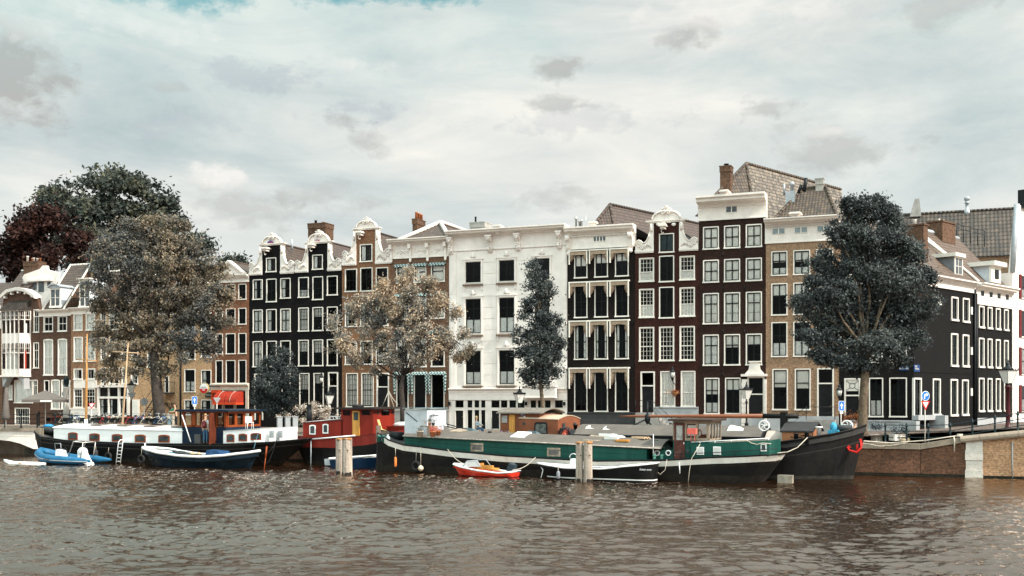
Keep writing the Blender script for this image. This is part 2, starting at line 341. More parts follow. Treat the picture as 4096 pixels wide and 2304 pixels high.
# ------------------------------------------------------------ the setting
TH = math.atan(.396); TS = R(-44.4)
ZS = 1.83                                   # street above the water
FP = PL(2048, 92, TH)                       # the facades
QP = PL(2048, 71, TH)                       # the quay edge
CORNER = 3655
SPC = FP.sub(CORNER); SP = PL(CORNER, SPC.O[1], TS)    # side street facades, from the corner
def struct(o): o['kind'] = 'structure'; return o
def water():
 m = bpy.data.materials.new('river_water'); m.use_nodes = True; nt = m.node_tree; N = nt.nodes; L = nt.links
 N.remove(N['Principled BSDF']); df = N.new('ShaderNodeBsdfDiffuse'); df.inputs[0].default_value = (.013, .006, .003, 1); b = N.new('ShaderNodeBsdfGlossy'); b.inputs['Color'].default_value = (1.0, .89, .80, 1); b.inputs['Roughness'].default_value = .03
 fr = N.new('ShaderNodeFresnel'); fr.inputs[0].default_value = 1.95; mx = N.new('ShaderNodeMixShader'); L.new(fr.outputs[0], mx.inputs[0]); L.new(df.outputs[0], mx.inputs[1]); L.new(b.outputs[0], mx.inputs[2]); L.new(mx.outputs[0], N['Material Output'].inputs[0])
 tc = N.new('ShaderNodeTexCoord'); n_ = N.new('ShaderNodeTexNoise'); n_.inputs['Scale'].default_value = 9; n_.inputs['Detail'].default_value = 3; L.new(tc.outputs['Object'], n_.inputs['Vector'])
 bp = N.new('ShaderNodeBump'); bp.inputs['Strength'].default_value = .7; bp.inputs['Distance'].default_value = .03; L.new(n_.outputs['Fac'], bp.inputs['Height']); L.new(bp.outputs[0], b.inputs['Normal']); L.new(bp.outputs[0], fr.inputs['Normal'])
 # real choppy waves between the boats and the near edge
 ys = [21.0]
 while ys[-1] < 78: ys.append(ys[-1] * 1.0027 + .012)
 ys = np.array(ys); xs = np.arange(-46, 46.01, .095); X, Y = np.meshgrid(xs, ys); Zh = np.zeros_like(X); rg = np.random.default_rng(12)
 for lam, amp, cnt in ((4.2, .009, 5), (1.8, .0095, 8), (.92, .0074, 14), (.52, .0052, 18), (.31, .0024, 14)):
  for _ in range(cnt):
   th = R(78) + rg.normal() * .55; l = lam * rg.uniform(.75, 1.3); kx, ky = math.cos(th) * 2 * math.pi / l, math.sin(th) * 2 * math.pi / l
   ph = kx * X + ky * Y + rg.uniform(0, 6.28) + .5 * np.sin(X * .13 + Y * .21 + rg.uniform(0, 6.28)); w_ = np.sin(ph); Zh += amp * rg.uniform(.6, 1.3) * (w_ + .22 * np.cos(2 * ph))
 gust = sum(np.sin(X * rg.uniform(-.22, .22) + Y * rg.uniform(.1, .42) + rg.uniform(0, 6.28)) for _ in range(7)) / 2.6
 calm = 1 / (1 + np.exp(-((Y - 46) * .35))) * 1 / (1 + np.exp(-((X - 12) * .4)))
 Zh *= np.clip(.92 + .30 * gust, .45, 1.4) * (1 - .45 * calm)
 edge = np.clip(np.minimum.reduce([(X + 46) / 2, (46 - X) / 2, (Y - 21) / 2, (78 - Y) / 2]), 0, 1); Zh *= edge
 ny, nx = X.shape; V = np.stack([X, Y, Zh], -1).reshape(-1, 3); ex = [(-900, -300), (900, -300), (900, 1500), (-900, 1500)]
 base = len(V); V = np.vstack([V, [(a_, b_, 0) for a_, b_ in ex]]); ii = (np.arange(ny - 1)[:, None] * nx + np.arange(nx - 1)[None]).ravel()
 Q = np.stack([ii, ii + 1, ii + nx + 1, ii + nx], -1)
 c4 = [0, nx - 1, ny * nx - 1, (ny - 1) * nx]; Q = np.vstack([Q, [(base + i, base + (i + 1) % 4, c4[(i + 1) % 4], c4[i]) for i in range(4)]]).astype(np.int32)
 me = bpy.data.meshes.new('river_water'); me.vertices.add(len(V)); me.vertices.foreach_set('co', V.astype(np.float32).ravel()); me.loops.add(Q.size); me.loops.foreach_set('vertex_index', Q.ravel())
 me.polygons.add(len(Q)); me.polygons.foreach_set('loop_start', np.arange(0, Q.size, 4, dtype=np.int32)); me.polygons.foreach_set('use_smooth', np.ones(len(Q), bool)); me.materials.append(m); me.update(calc_edges=True)
 o = bpy.data.objects.new('river_water', me); COL.objects.link(o); return struct(o)
water()
PAVE = brick('street_clinker', (.15, .11, .09), (.11, .085, .075), (.07, .06, .05), w=.2, h=.1, stain=.3)
def ground():
 mb = MB(); u0 = QP.u(-900); u1 = QP.u(3880)
 mb.box(u0 - 300, u1 + 260, .62, 1200, -.5, ZS - .02)
 g = mb.build('street', mat('street_brick', (.16, .125, .10), .9, .25, 1.2, .2, 9, stain=.35, stain_col=(.07, .06, .05)))
 g.location = (QP.O[0], QP.O[1], 0); g.rotation_euler = (0, 0, -TH); struct(g)
ground()
BR_Q = brick('quay_brick', (.18, .078, .045), (.10, .046, .030), (.11, .075, .05), stain=.7, stain_col=(.026, .016, .011), w=.24, h=.075, bump=.5)
BR_B = brick('bridge_brick', (.44, .25, .135), (.36, .19, .10), (.24, .18, .13), stain=.15, w=.30, h=.105, mort=.014)
COPE = mat('coping_stone', (.27, .215, .165), .8, .2, 1.6, .35, 10, stain=.55, stain_col=(.11, .085, .065))
def quay():
 q = QP.sub(140)
 r = q.root('quay_wall', 'long dark stained brick quay wall with stone coping behind the barges', 'quay wall')
 mb = MB(); ua = 0; ub = q.u(3682); uc = q.u(3868)
 za = ZS; zc = 2.28
 mb.hexa([(ua, .0, -1), (ub, .0, -1), (ub, .62, -1), (ua, .62, -1), (ua, .0, za - .3), (ub, .0, za - .3), (ub, .62, za - .3), (ua, .62, za - .3)])
 mb.hexa([(ub + .03, .0, -1), (uc, .0, -1), (uc, .62, -1), (ub + .03, .62, -1), (ub + .03, .0, za - .3), (uc, .0, zc - .32), (uc, .62, zc - .32), (ub + .03, .62, za - .3)])
 mb.build('brickwork', BR_Q, r)
 mb = MB(); n = 26
 for i in range(n):
  a = ua + (ub - ua) * i / n; b = ua + (ub - ua) * (i + 1) / n
  mb.box(a + .008, b - .008, -.10, .62, za - .3, za)
 for i in range(3):
  a = ub + (uc - ub) * i / 3; b = ub + (uc - ub) * (i + 1) / 3
  z0 = za + (zc - za) * i / 3; z1 = za + (zc - za) * (i + 1) / 3
  mb.hexa([(a + .008, -.1, z0 - .3), (b, -.1, z1 - .3), (b, .62, z1 - .3), (a + .008, .62, z0 - .3), (a + .008, -.1, z0), (b, -.1, z1), (b, .62, z1), (a + .008, .62, z0)])
 mb.build('coping', COPE, r)
 mb = MB(); mb.mesh([(ua, -.012, -.4), (uc, -.012, -.4), (uc, -.012, .16), (ua, -.012, .16)], [(0, 1, 2, 3)])
 mb.box(ua, uc, -.02, .0, -.4, .14); mb.build('weed_line', mat('algae', (.018, .017, .011), .8, .4, 4), r)
quay()
def bridge_right():
 q = QP.sub(3868)
 r = q.root('brick_bridge', 'light brick bridge abutment with white stone pilaster and rounded coping at the right', 'bridge')
 u1 = q.u(4400); z = lambda u: 2.30 + u * .118
 mb = MB(); mb.hexa([(.02, .02, -1), (u1, .02, -1), (u1, 9, -1), (.02, 9, -1), (.02, .02, z(0) - .35), (u1, .02, z(u1) - .35), (u1, 9, z(u1) - .35), (.02, 9, z(0) - .35)])
 mb.build('brickwork', BR_B, r)
 mb = MB(); up = q.u(3932)
 for i, (a, b) in enumerate([(0, .42), (.44, .98), (1.0, 1.52), (1.54, 2.08)]):
  w = .04 if i % 2 == 0 else 0
  mb.box(-.06 - w, up - .02 + w * .5, -.10 - w, .3, a - .02, b)
 mb.build('stone_pilaster', mat('white_stone', (.52, .47, .42), .8, .15, 2.2, .4, 12, stain=.35, stain_col=(.25, .21, .17)), r)
 mb = MB(); n = 7
 for i in range(n):
  a = -.35 + (u1 + .35) * i / n; b = -.35 + (u1 + .35) * (i + 1) / n - .012
  prof = [(-.18, -.34), (-.26, -.25), (-.27, -.12), (-.2, -.02), (-.06, .02), (.62, .02), (.62, -.34)]
  V = [(a, y, z(a) + zz) for y, zz in prof] + [(b, y, z(b) + zz) for y, zz in prof]; k = len(prof)
  mb.mesh(V, [tuple(range(k)), tuple(range(2 * k - 1, k - 1, -1))] + [(j, j + k, (j + 1) % k + k, (j + 1) % k) for j in range(k)])
 mb.build('coping', COPE, r)
 mb = MB(); mb.hexa([(-12, .7, 1.78), (u1, .7, z(u1) - .1), (u1 + 12, 40, z(u1) - .1), (-8, 40, 1.78), (-12, .7, 1.82), (u1, .7, z(u1) - .04), (u1 + 12, 40, z(u1) - .04), (-8, 40, 1.82)])
 mb.build('roadway', PAVE, r)
 mb = MB(); ux = q.u(4050); mb.tube([(ux, -.03, .05), (ux, -.03, 2.0)], .035); mb.build('drain_pipe', LEAD, r)
 mb = MB(); mb.box(.0, u1, .0, .03, -.4, .13); mb.build('weed_line', MATS['algae'], r)
bridge_right()
def bridge_left():
 q = PL(140, 70.5 / (1 + .396 * (140 - 2048) / 4400), R(10))
 q = q.sub(140)
 r = q.root('arched_bridge', 'white boarded bridge span with a low dark arch and stone coping at the left edge', 'bridge')
 zt = q.z(100, 1711); u0 = q.u(-500)
 arc = [(q.u(px), q.z(px, py)) for px, py in [(-420, 1752), (-200, 1756), (0, 1760), (40, 1764), (80, 1774), (112, 1787), (134, 1796)]]
 mb = MB(); poly = arc + [(0, arc[-1][1]), (0, zt - .25), (arc[0][0], zt - .25)]
 mb.prism(poly, 0, .4)
 for k in range(5):
  zz = zt - .45 - k * .2
  mb.box(arc[0][0], -.1, -.02, 0, zz - .012, zz) if zz > 1.35 else None
 mb.build('fascia_boards', WHITE, r)
 mb = MB(); mb.box(u0, .15, -.12, 1.0, zt - .25, zt); mb.build('coping', COPE, r)
 mb = MB(); mb.box(u0, -.1, 1.0, 14, zt - .6, zt - .25); mb.build('deck', PAVE, r)
 mb = MB(); mb.box(u0, -.2, 6, 6.4, -1, zt - .6); mb.box(-1.2, 0.3, .45, 10, -1, arc[-1][1]); mb.build('pier', mat('dark_pier', (.03, .026, .02), .9, .3), r)
 return q, zt
BLQ, BLZ = bridge_left()
# ------------------------------------------------------------ houses
BROWN = brick('brick_dark_brown', (.105, .048, .032), (.068, .033, .023), (.075, .05, .036), stain=.4)
BLACKB = brick('brick_black_painted', (.0058, .0052, .0052), (.0044, .0040, .0041), (.0039, .0036, .0039), stain=.35, stain_col=(.0088, .0072, .0066))
BLACK2 = brick('brick_corner_black', (.0066, .0063, .0060), (.0048, .0047, .0048), (.0072, .0066, .0066), stain=.3, stain_col=(.0120, .0108, .0096), bump=.6)
ORANGE = brick('brick_orange_brown', (.31, .155, .082), (.23, .115, .062), (.18, .12, .08), stain=.3, stain_col=(.0576, .0324, .0216))
REDBR = brick('brick_red_brown', (.23, .085, .042), (.16, .06, .03), (.14, .08, .055), stain=.3, stain_col=(.0504, .0252, .0180))
TAN = brick('brick_tan', (.46, .275, .145), (.38, .225, .12), (.30, .21, .14), stain=.25, stain_col=(.1008, .0648, .0432))
TAN2 = brick('brick_greyish_tan', (.31, .185, .112), (.24, .142, .087), (.20, .14, .095), stain=.2, stain_col=(.0750, .0525, .0375))
WARMBR = brick('brick_warm_brown', (.255, .118, .057), (.18, .082, .042), (.14, .085, .055), stain=.3)
MIDBR = brick('brick_mid_brown', (.165, .08, .048), (.115, .056, .034), (.12, .08, .055), stain=.3)
CHOC = brick('brick_chocolate_black', (.0096, .0063, .0054), (.0069, .0048, .0042), (.0072, .0054, .0048), stain=.3, stain_col=(.0132, .0084, .0066))
OXBL = brick('brick_oxblood', (.0434, .0133, .0098), (.0294, .0091, .0073), (.0280, .0126, .0098), stain=.35, stain_col=(.0154, .0070, .0056))
OXBL2 = brick('brick_dark_plum', (.0306, .0130, .0097), (.0215, .0097, .0078), (.0208, .0117, .0091), stain=.35, stain_col=(.0130, .0072, .0059))
TILE = tiles('roof_pantiles_brown', (.075, .045, .031), (.048, .029, .021), (.012, .009, .007))
TILE_G = tiles('roof_pantiles_mottled', (.092, .058, .034), (.034, .022, .015), (.012, .010, .008))
TILE_S = tiles('roof_pantiles_sunlit', (.18, .14, .10), (.032, .023, .017), (.012, .010, .008))  # sunlit copy of the mottled tiles, brightness put into the colour
TILE_P = tiles('roof_pantiles_pale', (.10, .060, .038), (.075, .046, .030), (.030, .018, .013), h=.40)
CHIM = brick('brick_chimney', (.1400, .0700, .0385), (.1050, .0525, .0315), (.0840, .0630, .0490), stain=.35)
POT = mat('terracotta', (.40, .14, .06), .7, .2, 6)
def holed(mb, u0, u1, z0, z1, holes, m=0, y=0.0):
 us = sorted({u0, u1, *[h[0] for h in holes], *[h[1] for h in holes]}); zs = sorted({z0, z1, *[h[2] for h in holes], *[h[3] for h in holes]})
 us = [a for a in us if u0 <= a <= u1]; zs = [a for a in zs if z0 <= a <= z1]
 for i in range(len(us) - 1):
  for j in range(len(zs) - 1):
   cu, cz = (us[i] + us[i + 1]) / 2, (zs[j] + zs[j + 1]) / 2
   if any(h[0] < cu < h[1] and h[2] < cz < h[3] for h in holes): continue
   mb.face([(us[i], y, zs[j]), (us[i + 1], y, zs[j]), (us[i + 1], y, zs[j + 1]), (us[i], y, zs[j + 1])], m=m)
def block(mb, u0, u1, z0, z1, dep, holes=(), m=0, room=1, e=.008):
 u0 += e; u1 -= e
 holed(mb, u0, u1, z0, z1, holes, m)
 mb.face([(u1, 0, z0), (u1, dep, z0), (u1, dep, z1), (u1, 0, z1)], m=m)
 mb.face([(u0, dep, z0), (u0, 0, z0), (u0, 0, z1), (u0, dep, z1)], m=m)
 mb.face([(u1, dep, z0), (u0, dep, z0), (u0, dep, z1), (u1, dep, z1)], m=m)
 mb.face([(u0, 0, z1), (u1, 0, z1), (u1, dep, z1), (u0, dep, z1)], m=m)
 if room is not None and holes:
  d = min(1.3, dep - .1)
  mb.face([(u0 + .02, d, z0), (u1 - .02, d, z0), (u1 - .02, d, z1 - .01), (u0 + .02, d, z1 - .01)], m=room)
WRNG = random.Random(5)
def window(root, h, sash='d', nx=2, nz=2, fw=.11, cur=None, sill=True, kind='window', meet=.5, proud=.03, tv=0, arch=False, framem=None, label=None, rec=.07):
 """a framed window in the hole h: outer frame > sash, pane, curtain"""
 fw *= .66; u0, u1, z0, z1 = h; fm = framem or FRAMEW; o = .015
 mb = MB(); y0, y1 = -proud, .10
 mb.box(u0 - o, u0 + fw, y0, y1, z0, z1); mb.box(u1 - fw, u1 + o, y0, y1, z0, z1)
 mb.box(u0 + fw, u1 - fw, y0, y1, z1 - fw, z1 + o)
 if arch: mb.prism([(u0 - o, z1 + o + .001), (u1 + o, z1 + o + .001), (u1 - (u1 - u0) * .25, z1 + .065), ((u0 + u1) / 2, z1 + .09), (u0 + (u1 - u0) * .25, z1 + .065)], y0, y1)
 if sill: mb.box(u0 - .05, u1 + .05, y0 - .055, y1, z0 - .03, z0 + fw * 1.15)
 else: mb.box(u0 + fw, u1 - fw, y0, y1, z0 - o, z0 + fw)
 fr = mb.build(kind, fm, root, label)
 a0, a1, b0, b1 = u0 + fw, u1 - fw, z0 + (fw * 1.15 if sill else fw), z1 - fw
 sm = SASHD if sash == 'd' else SASHW; th = .07 if sash == 'd' else .035; yy = rec - .035; e = .003
 mb = MB(); bw = .075 if sash == 'd' else .055
 mb.box(a0 + e, a0 + bw, yy, yy + .05, b0 + e, b1 - e); mb.box(a1 - bw, a1 - e, yy, yy + .05, b0 + e, b1 - e)
 mb.box(a0 + bw, a1 - bw, yy, yy + .05, b0 + e, b0 + bw); mb.box(a0 + bw, a1 - bw, yy, yy + .05, b1 - bw, b1 - e)
 zm = b0 + (b1 - b0) * meet
 if nz > 1: mb.box(a0 + bw, a1 - bw, yy - .004, yy + .046, zm - .035, zm + .035)
 for i in range(1, nx):
  x = a0 + (a1 - a0) * i / nx; t = th if (sash == 'd' and nx == 2) else .018
  mb.box(x - t / 2 - .004, x + t / 2 + .004, yy + .003, yy + .04, b0 + bw, b1 - bw)
 if nz > 2:
  n0 = max(1, round(nz * meet)); n1 = nz - n0
  for k in range(1, n0): mb.box(a0 + bw, a1 - bw, yy + .006, yy + .038, b0 + (zm - b0) * k / n0 - .010, b0 + (zm - b0) * k / n0 + .010)
  for k in range(1, n1): mb.box(a0 + bw, a1 - bw, yy + .006, yy + .038, zm + (b1 - zm) * k / n1 - .010, zm + (b1 - zm) * k / n1 + .010)
 mb.build('sash', sm, fr)
 mb = MB(); t = WRNG.uniform(-.012, .012); s2 = WRNG.uniform(-.01, .01)
 mb.face([(a0, yy + .025 + t, b0), (a1, yy + .025 - t, b0), (a1, yy + .03 - t + s2, b1), (a0, yy + .03 + t + s2, b1)])
 mb.build('pane', GLASS, fr)
 if cur is None: cur = WRNG.choice(['none', 'none', 'sides', 'top', 'full', 'half'])
 yc = max(.11, rec + .03)
 def drape(x0, x1, za, zb, mm, nm, fold=.035, k=None):
  mb = MB(); n = max(4, int((x1 - x0) / .035)); V = []
  for i in range(n + 1):
   x = x0 + (x1 - x0) * i / n; y = yc + .02 + fold * math.sin(i * 1.9 + WRNG.random() * .8)
   V += [(x, y, za), (x, y, zb)]
  mb.mesh(V, [(2 * i, 2 * i + 2, 2 * i + 3, 2 * i + 1) for i in range(n)], sm=True); mb.build(nm, mm, fr)
 H = b1 - b0; Wd = a1 - a0
 if cur == 'full': drape(a0, a1, b0, b1, CURT, 'curtain', .02)
 elif cur == 'sides':
  drape(a0, a0 + Wd * WRNG.uniform(.16, .3), b0, b1, CURT, 'curtain'); drape(a1 - Wd * WRNG.uniform(.16, .3), a1, b0, b1, CURT, 'curtain')
 elif cur == 'left': drape(a0, a0 + Wd * .38, b0, b1, CURT, 'curtain')
 elif cur == 'top': drape(a0, a1, b1 - H * WRNG.uniform(.28, .5), b1, BLIND, 'blind', .002)
 elif cur == 'half': drape(a0, a1, b0, b0 + H * WRNG.uniform(.35, .5), CURT, 'curtain', .02)
 elif cur == 'blind': drape(a0, a1, b0 + H * .02, b1, BLIND, 'blind', .002)
 elif cur == 'toph': drape(a0, a1, b1 - H * .45, b1, BLIND, 'blind', .002); drape(a0, a1, b0, b0 + H * .3, CURT, 'curtain', .02)
 elif cur == 'shutter':
  mb = MB(); mb.box(a0 + bw, a1 - bw, yy + .052, yy + .07, b0 + bw, b1 - bw); mb.build('shutter', mat('shutter_green', (.02, .04, .042), .5, .2, 3), fr)
 return fr
def H(pl, l, r_, t, b, ref=None, d=0.0):
 m = (l + r_) / 2 if ref is None else ref
 return (pl.u(l, d), pl.u(r_, d), pl.z(m, b, d), pl.z(m, t, d))
def grid(pl, cols, rows, ref):
 """hole rectangles for columns (l, r) and rows (top, bottom) read at photo column ref"""
 out = []
 for (t, b) in rows:
  out.append([(pl.u(l), pl.u(r_), pl.z(ref, b), pl.z(ref, t)) for l, r_ in cols])
 return out
def cornice(root, u0, u1, z0, zc, z2, proj=.55, m=None, dent=False, name='cornice', ext=.0, fr=.06, arch_=True, back=.35, ret=None):
 m = m or WHITE; mb = MB(); h = z2 - zc
 P = [(back, z0), (-fr - .03, z0), (-fr - .03, z0 + .1), (-fr, z0 + .13), (-fr, zc), (-fr - .1, zc + h * .12), (-fr - .12, zc + h * .34), (-proj * .55, zc + h * .42),
         (-proj * .8, zc + h * .5), (-proj * .82, zc + h * .72), (-proj, zc + h * .82), (-proj, z2), (back, z2)]
 mb.prof(P, u0 - ext, u1 + ext)
 if dent:
  n = int((u1 - u0) / .16)
  for i in range(n):
   x = u0 + (u1 - u0) * (i + .5) / n; mb.box(x - .04, x + .04, -fr - .17, -fr - .05, zc - .12, zc + .005)
 return mb.build(name, m, root)
def quad_uv(mb, a, b, c, d, m=0):
 """roof slope: a-b along the eave, d-c along the ridge; UV in metres"""
 a, b, c, d = map(Vector, (a, b, c, d)); e = (b - a).normalized(); n = e.cross(d - a).normalized(); up = n.cross(e)
 if up.dot(d - a) < 0: up = -up
 uv = [((p - a).dot(e), (p - a).dot(up)) for p in (a, b, c, d)]
 pts = [a, b, c, d]
 if (c - d).length < 1e-4: pts = pts[:3]; uv = uv[:3]
 mb.face(pts, uv=uv, m=m)
def ridge_cap(mb, a, b, r=.12, m=0, step=.38):
 a, b = Vector(a), Vector(b); n = max(1, int((b - a).length / step))
 for i in range(n):
  p, q = a.lerp(b, i / n), a.lerp(b, (i + 1.06) / n); mb.tube([p, q], [r, r * .86], 7, m)
def gable_roof(root, u0, u1, ze, zr, y0, y1, m, uc=None, cap=True, name='roof'):
 uc = (u0 + u1) / 2 if uc is None else uc; mb = MB()
 quad_uv(mb, (u1, y0, ze), (u1, y1, ze), (uc, y1, zr), (uc, y0, zr)); quad_uv(mb, (u0, y1, ze), (u0, y0, ze), (uc, y0, zr), (uc, y1, zr))
 mb.face([(u1, y1, ze), (u0, y1, ze), (uc, y1, zr)]); mb.face([(u0, y0, ze), (u1, y0, ze), (uc, y0, zr)])
 if cap: ridge_cap(mb, (uc, y0, zr), (uc, y1, zr))
 return mb.build(name, m, root)
def hip_roof(root, u0, u1, ze, zr, y0, y1, hin, m, m2=None, name='roof', ridge_m=None, zl=None):
 """front hip; ridge runs back"""
 uc = (u0 + u1) / 2; mb = MB()
 A = (uc, y0 + hin, zr); B = (uc, y1 - hin * .5, zr)
 quad_uv(mb, (u0, y0, ze), (u1, y0, ze), A, A, 0)
 quad_uv(mb, (u1, y0, ze), (u1, y1, ze), B, A, 1 if m2 else 0); quad_uv(mb, (u0, y1, ze), (u0, y0, ze), A, B, 0); quad_uv(mb, (u1, y1, ze), (u0, y1, ze), B, B, 0)
 ridge_cap(mb, A, B, .14); ridge_cap(mb, (u0, y0, ze), A, .14); ridge_cap(mb, (u1, y0, ze), A, .14)
 return mb.build(name, [m, m2 or m], root)
def skew_roof(root, q, e1, a, e2, m, dv=(3.9, 9.1), k=1.35, m2=None, name='roof', s=2.2):
 """hipped roof whose ridge runs back at an angle to the front; corners as (photo column, row, depth)"""
 E1, A, E2 = [Vector((q.at(*p)[0], p[2], q.at(*p)[1])) for p in (e1, a, e2)]; D = Vector((dv[0], dv[1], 0)) * k; mb = MB()
 lo = A + (E2 - A) * s; quad_uv(mb, lo, lo + D, A + D, A, 1); l1 = A + (E1 - A) * s; quad_uv(mb, l1, lo, A, A, 0); quad_uv(mb, l1 + D, l1, A, A + D, 0); quad_uv(mb, lo + D, l1 + D, A + D, A + D, 0)
 for p, r_ in ((A, A + D), (A, E2), (A, E1)): ridge_cap(mb, p, r_, .14)
 return mb.build(name, [m, m2 or m], root)
def chimney(root, u0, u1, y0, y1, z0, z1, m=None, pots=(), cap=True, potm=None):
 mb = MB(); mb.box(u0, u1, y0, y1, z0, z1 - .5); mb.box(u0 - .04, u1 + .04, y0 - .04, y1 + .04, z1 - .5, z1 - .08); mb.box(u0 - .07, u1 + .07, y0 - .07, y1 + .07, z1 - .08, z1)
 c = mb.build('chimney', m or CHIM, root)
 for (fu, fy, r, h, mm) in pots:
  mb = MB(); mb.lathe([(r, 0), (r * .9, h * .85), (r * 1.12, h * .88), (r * 1.12, h)], (u0 + (u1 - u0) * fu, y0 + (y1 - y0) * fy, z1), 10); mb.build('chimney_pot', mm, c)
 return c
def spiral(mb, c, R0, turns=1.6, r=.04, flip=1, y=0, m=0):
 pts = []; n = int(14 * turns)
 for i in range(n + 1):
  t = i / n; a = flip * (turns * 2 * math.pi * t) + (0 if flip > 0 else math.pi); rr = R0 * (1 - .82 * t)
  pts.append((c[0] + rr * math.cos(a), y, c[1] + rr * math.sin(a)))
 mb.tube(pts, r, 6, m)
def scroll_side(root, ux, du, z0, dz, rich=True):
 """white carved shoulder of a neck gable: from the neck at ux outward by du (signed)"""
 O = [(0, 0), (1, 0), (1, .12), (1, .24), (.93, .34), (.8, .38), (.68, .34), (.58, .26), (.48, .27), (.36, .36), (.27, .5), (.22, .62), (.25, .63), (.25, .67), (.21, .68), (.2, .97), (.25, .98), (.25, 1.0), (0, 1)]
 g = lambda p: (ux + du * p[0], z0 + dz * p[1])
 mb = MB(); mb.prism([g(p) for p in O], -.06, .3)
 e = .07; s = 1 if du > 0 else -1
 mb.box(ux - s * .0, ux + du + s * .02, -.14, .3, z0 - .16, z0 - .002); mb.box(ux, ux + du, -.1, .3, z0 - .24, z0 - .162)
 edge = [(1, .2), (.93, .34), (.8, .38), (.68, .34), (.58, .26), (.48, .27), (.36, .36), (.27, .5), (.22, .62)]
 mb.tube([(g(p)[0], -.09, g(p)[1]) for p in edge], .055, 6)
 spiral(mb, g((.78, .2)), abs(du) * .17, 1.8, .045, s, -.1)
 mb.tube([(g((.12, .68))[0], -.1, z0 + dz * .68), (g((.12, .96))[0], -.1, z0 + dz * .96)], .09, 8)
 for i in range(3): mb.ball((g((.12, 0))[0], -.13, z0 + dz * (.74 + .08 * i)), .075, 6)
 if rich:
  for i in range(7):
   t = i / 6; a = g((.12 + .5 * t, .06 + .07 * math.sin(t * 5))); b = g((.18 + .5 * t, .2 + .05 * math.sin(t * 3 + 1)))
   mb.tube([(a[0], -.08, a[1]), ((a[0] + b[0]) / 2 + du * .04, -.13, (a[1] + b[1]) / 2), (b[0], -.08, b[1])], [.035, .05, .02], 5)
 return mb.build('gable_scroll', WHITE, root)
def neck_cap(root, uL, uR, z, h, crest=1.0, shell=False):
 """arched white cap over a neck gable"""
 w = uR - uL; c = (uL + uR) / 2; mb = MB(); t = h * .16
 mb.box(uL - w * .02, uR + w * .02, -.12, .3, z, z + t * .55); mb.box(uL - w * .07, uR + w * .07, -.2, .3, z + t * .55, z + t)
 aw = w * .40; ah = h * .55
 arc = [(c + aw * math.cos(math.pi * i / 14), z + t + ah * math.sin(math.pi * i / 14) ** .85) for i in range(15)]
 mb.prism(arc, -.05, .3)
 mb.tube([(p[0], -.14, p[1]) for p in arc], h * .055, 7); mb.tube([(p[0], .05, p[1] + .03) for p in arc], h * .06, 7)
 zt = z + t + ah
 spiral(mb, (c - w * .07, zt - h * .12), w * .06, 1.5, .035, 1, -.2); spiral(mb, (c + w * .07, zt - h * .12), w * .06, 1.5, .035, -1, -.2)
 ch = h - t - ah
 fan = [(c + w * x, zt - .05 + ch * y) for x, y in [(-.17, 0), (.17, 0), (.2, .18), (.14, .4), (.13, .65), (.08, .92), (0, 1.04), (-.07, .95), (-.11, .7), (-.13, .4), (-.2, .18)]]
 mb.prism(fan, -.02, .26)
 for k in (-1, -.5, 0, .5, 1): mb.tube([(c, -.05, zt), (c + w * .12 * k, -.12, zt + ch * (.85 - .25 * abs(k)))], [.02, .05], 5)
 mb.ball((c, -.06, zt + ch * .93), (w * .07, .09, ch * .12), 8)
 return mb.build('gable_cap', WHITE, root)
def hoist(root, u, z, w=.75, out=.75):
 mb = MB(); mb.prof([(.1, z), (-out * .75, z), (-out * .9, z + .2), (.1, z + .2)], u - w * .3, u + w * .3); mb.box(u - w * .5, u + w * .5, -out, .1, z + .2, z + .3); mb.box(u - w * .42, u + w * .42, -out * .95, .1, z + .3, z + .36)
 b = mb.build('hoist_beam', WHITE, root)
 mb = MB(); mb.tube([(u - .1, -out * .6, z), (u - .1, -out * .6, z - .2), (u - .03, -out * .6, z - .34), (u + .06, -out * .6, z - .34), (u + .07, -out * .6, z - .25)], .03, 6); mb.build('hook', WHITE, b)
def door(root, h, leafm, fw=.1, trans=.28, nx=1, label=None, glass_door=False):
 u0, u1, z0, z1 = h; mb = MB()
 mb.box(u0 - .015, u0 + fw, -.04, .12, z0, z1); mb.box(u1 - fw, u1 + .015, -.04, .12, z0, z1); mb.box(u0 + fw, u1 - fw, -.04, .12, z1 - fw, z1 + .01)
 zt = z0 + (z1 - z0) * (1 - trans); mb.box(u0 + fw, u1 - fw, -.03, .12, zt - .05, zt + .05)
 d = mb.build('door', FRAMEW, root, label)
 mb = MB(); a0, a1 = u0 + fw + .004, u1 - fw - .004
 mb.box(a0, a1, .06, .1, z0 + .02, zt - .055)
 for k in range(3): mb.box(a0 + .1, a1 - .1, .045, .0601, z0 + .15 + k * (zt - z0) * .3, z0 + .05 + (k + 1) * (zt - z0) * .28)
 mb.build('door_leaf', leafm, d)
 mb = MB(); mb.ball((a1 - .1, .02, z0 + 1.0), .035, 6); mb.build('handle', mat('brass', (.5, .35, .12), .3, .1, metal=.8), d)
 mb = MB(); mb.face([(a0, .07, zt + .05), (a1, .07, zt + .05), (a1, .07, z1 - fw), (a0, .07, z1 - fw)]); mb.build('transom_pane', GLASS, d)
 return d
DOORK = mat('door_black', (.012, .012, .013), .35, .2, 3)
# ------------------------------------------------------------ house after house, left to right
def start(px, name, label, cat='house', pl=FP, d=0.0):
 q = pl.sub(px, zb=ZS, d=d); return q, q.root(name, label, cat)
def allwin(root, rows, holes, specs):
 for row, sp in zip(rows, specs):
  if sp is None: continue
  for h, s in zip(row, sp if isinstance(sp, list) else [sp] * len(row)):
   if s is None: continue
   holes.append(h); window(root, h, **s)
def wall_part(root, u0, u1, z1, dep, holes, m, z0=-.3, name='wall'):
 mb = MB(); block(mb, u0, u1, z0, z1, dep, holes); return mb.build(name, [m, ROOM], root)
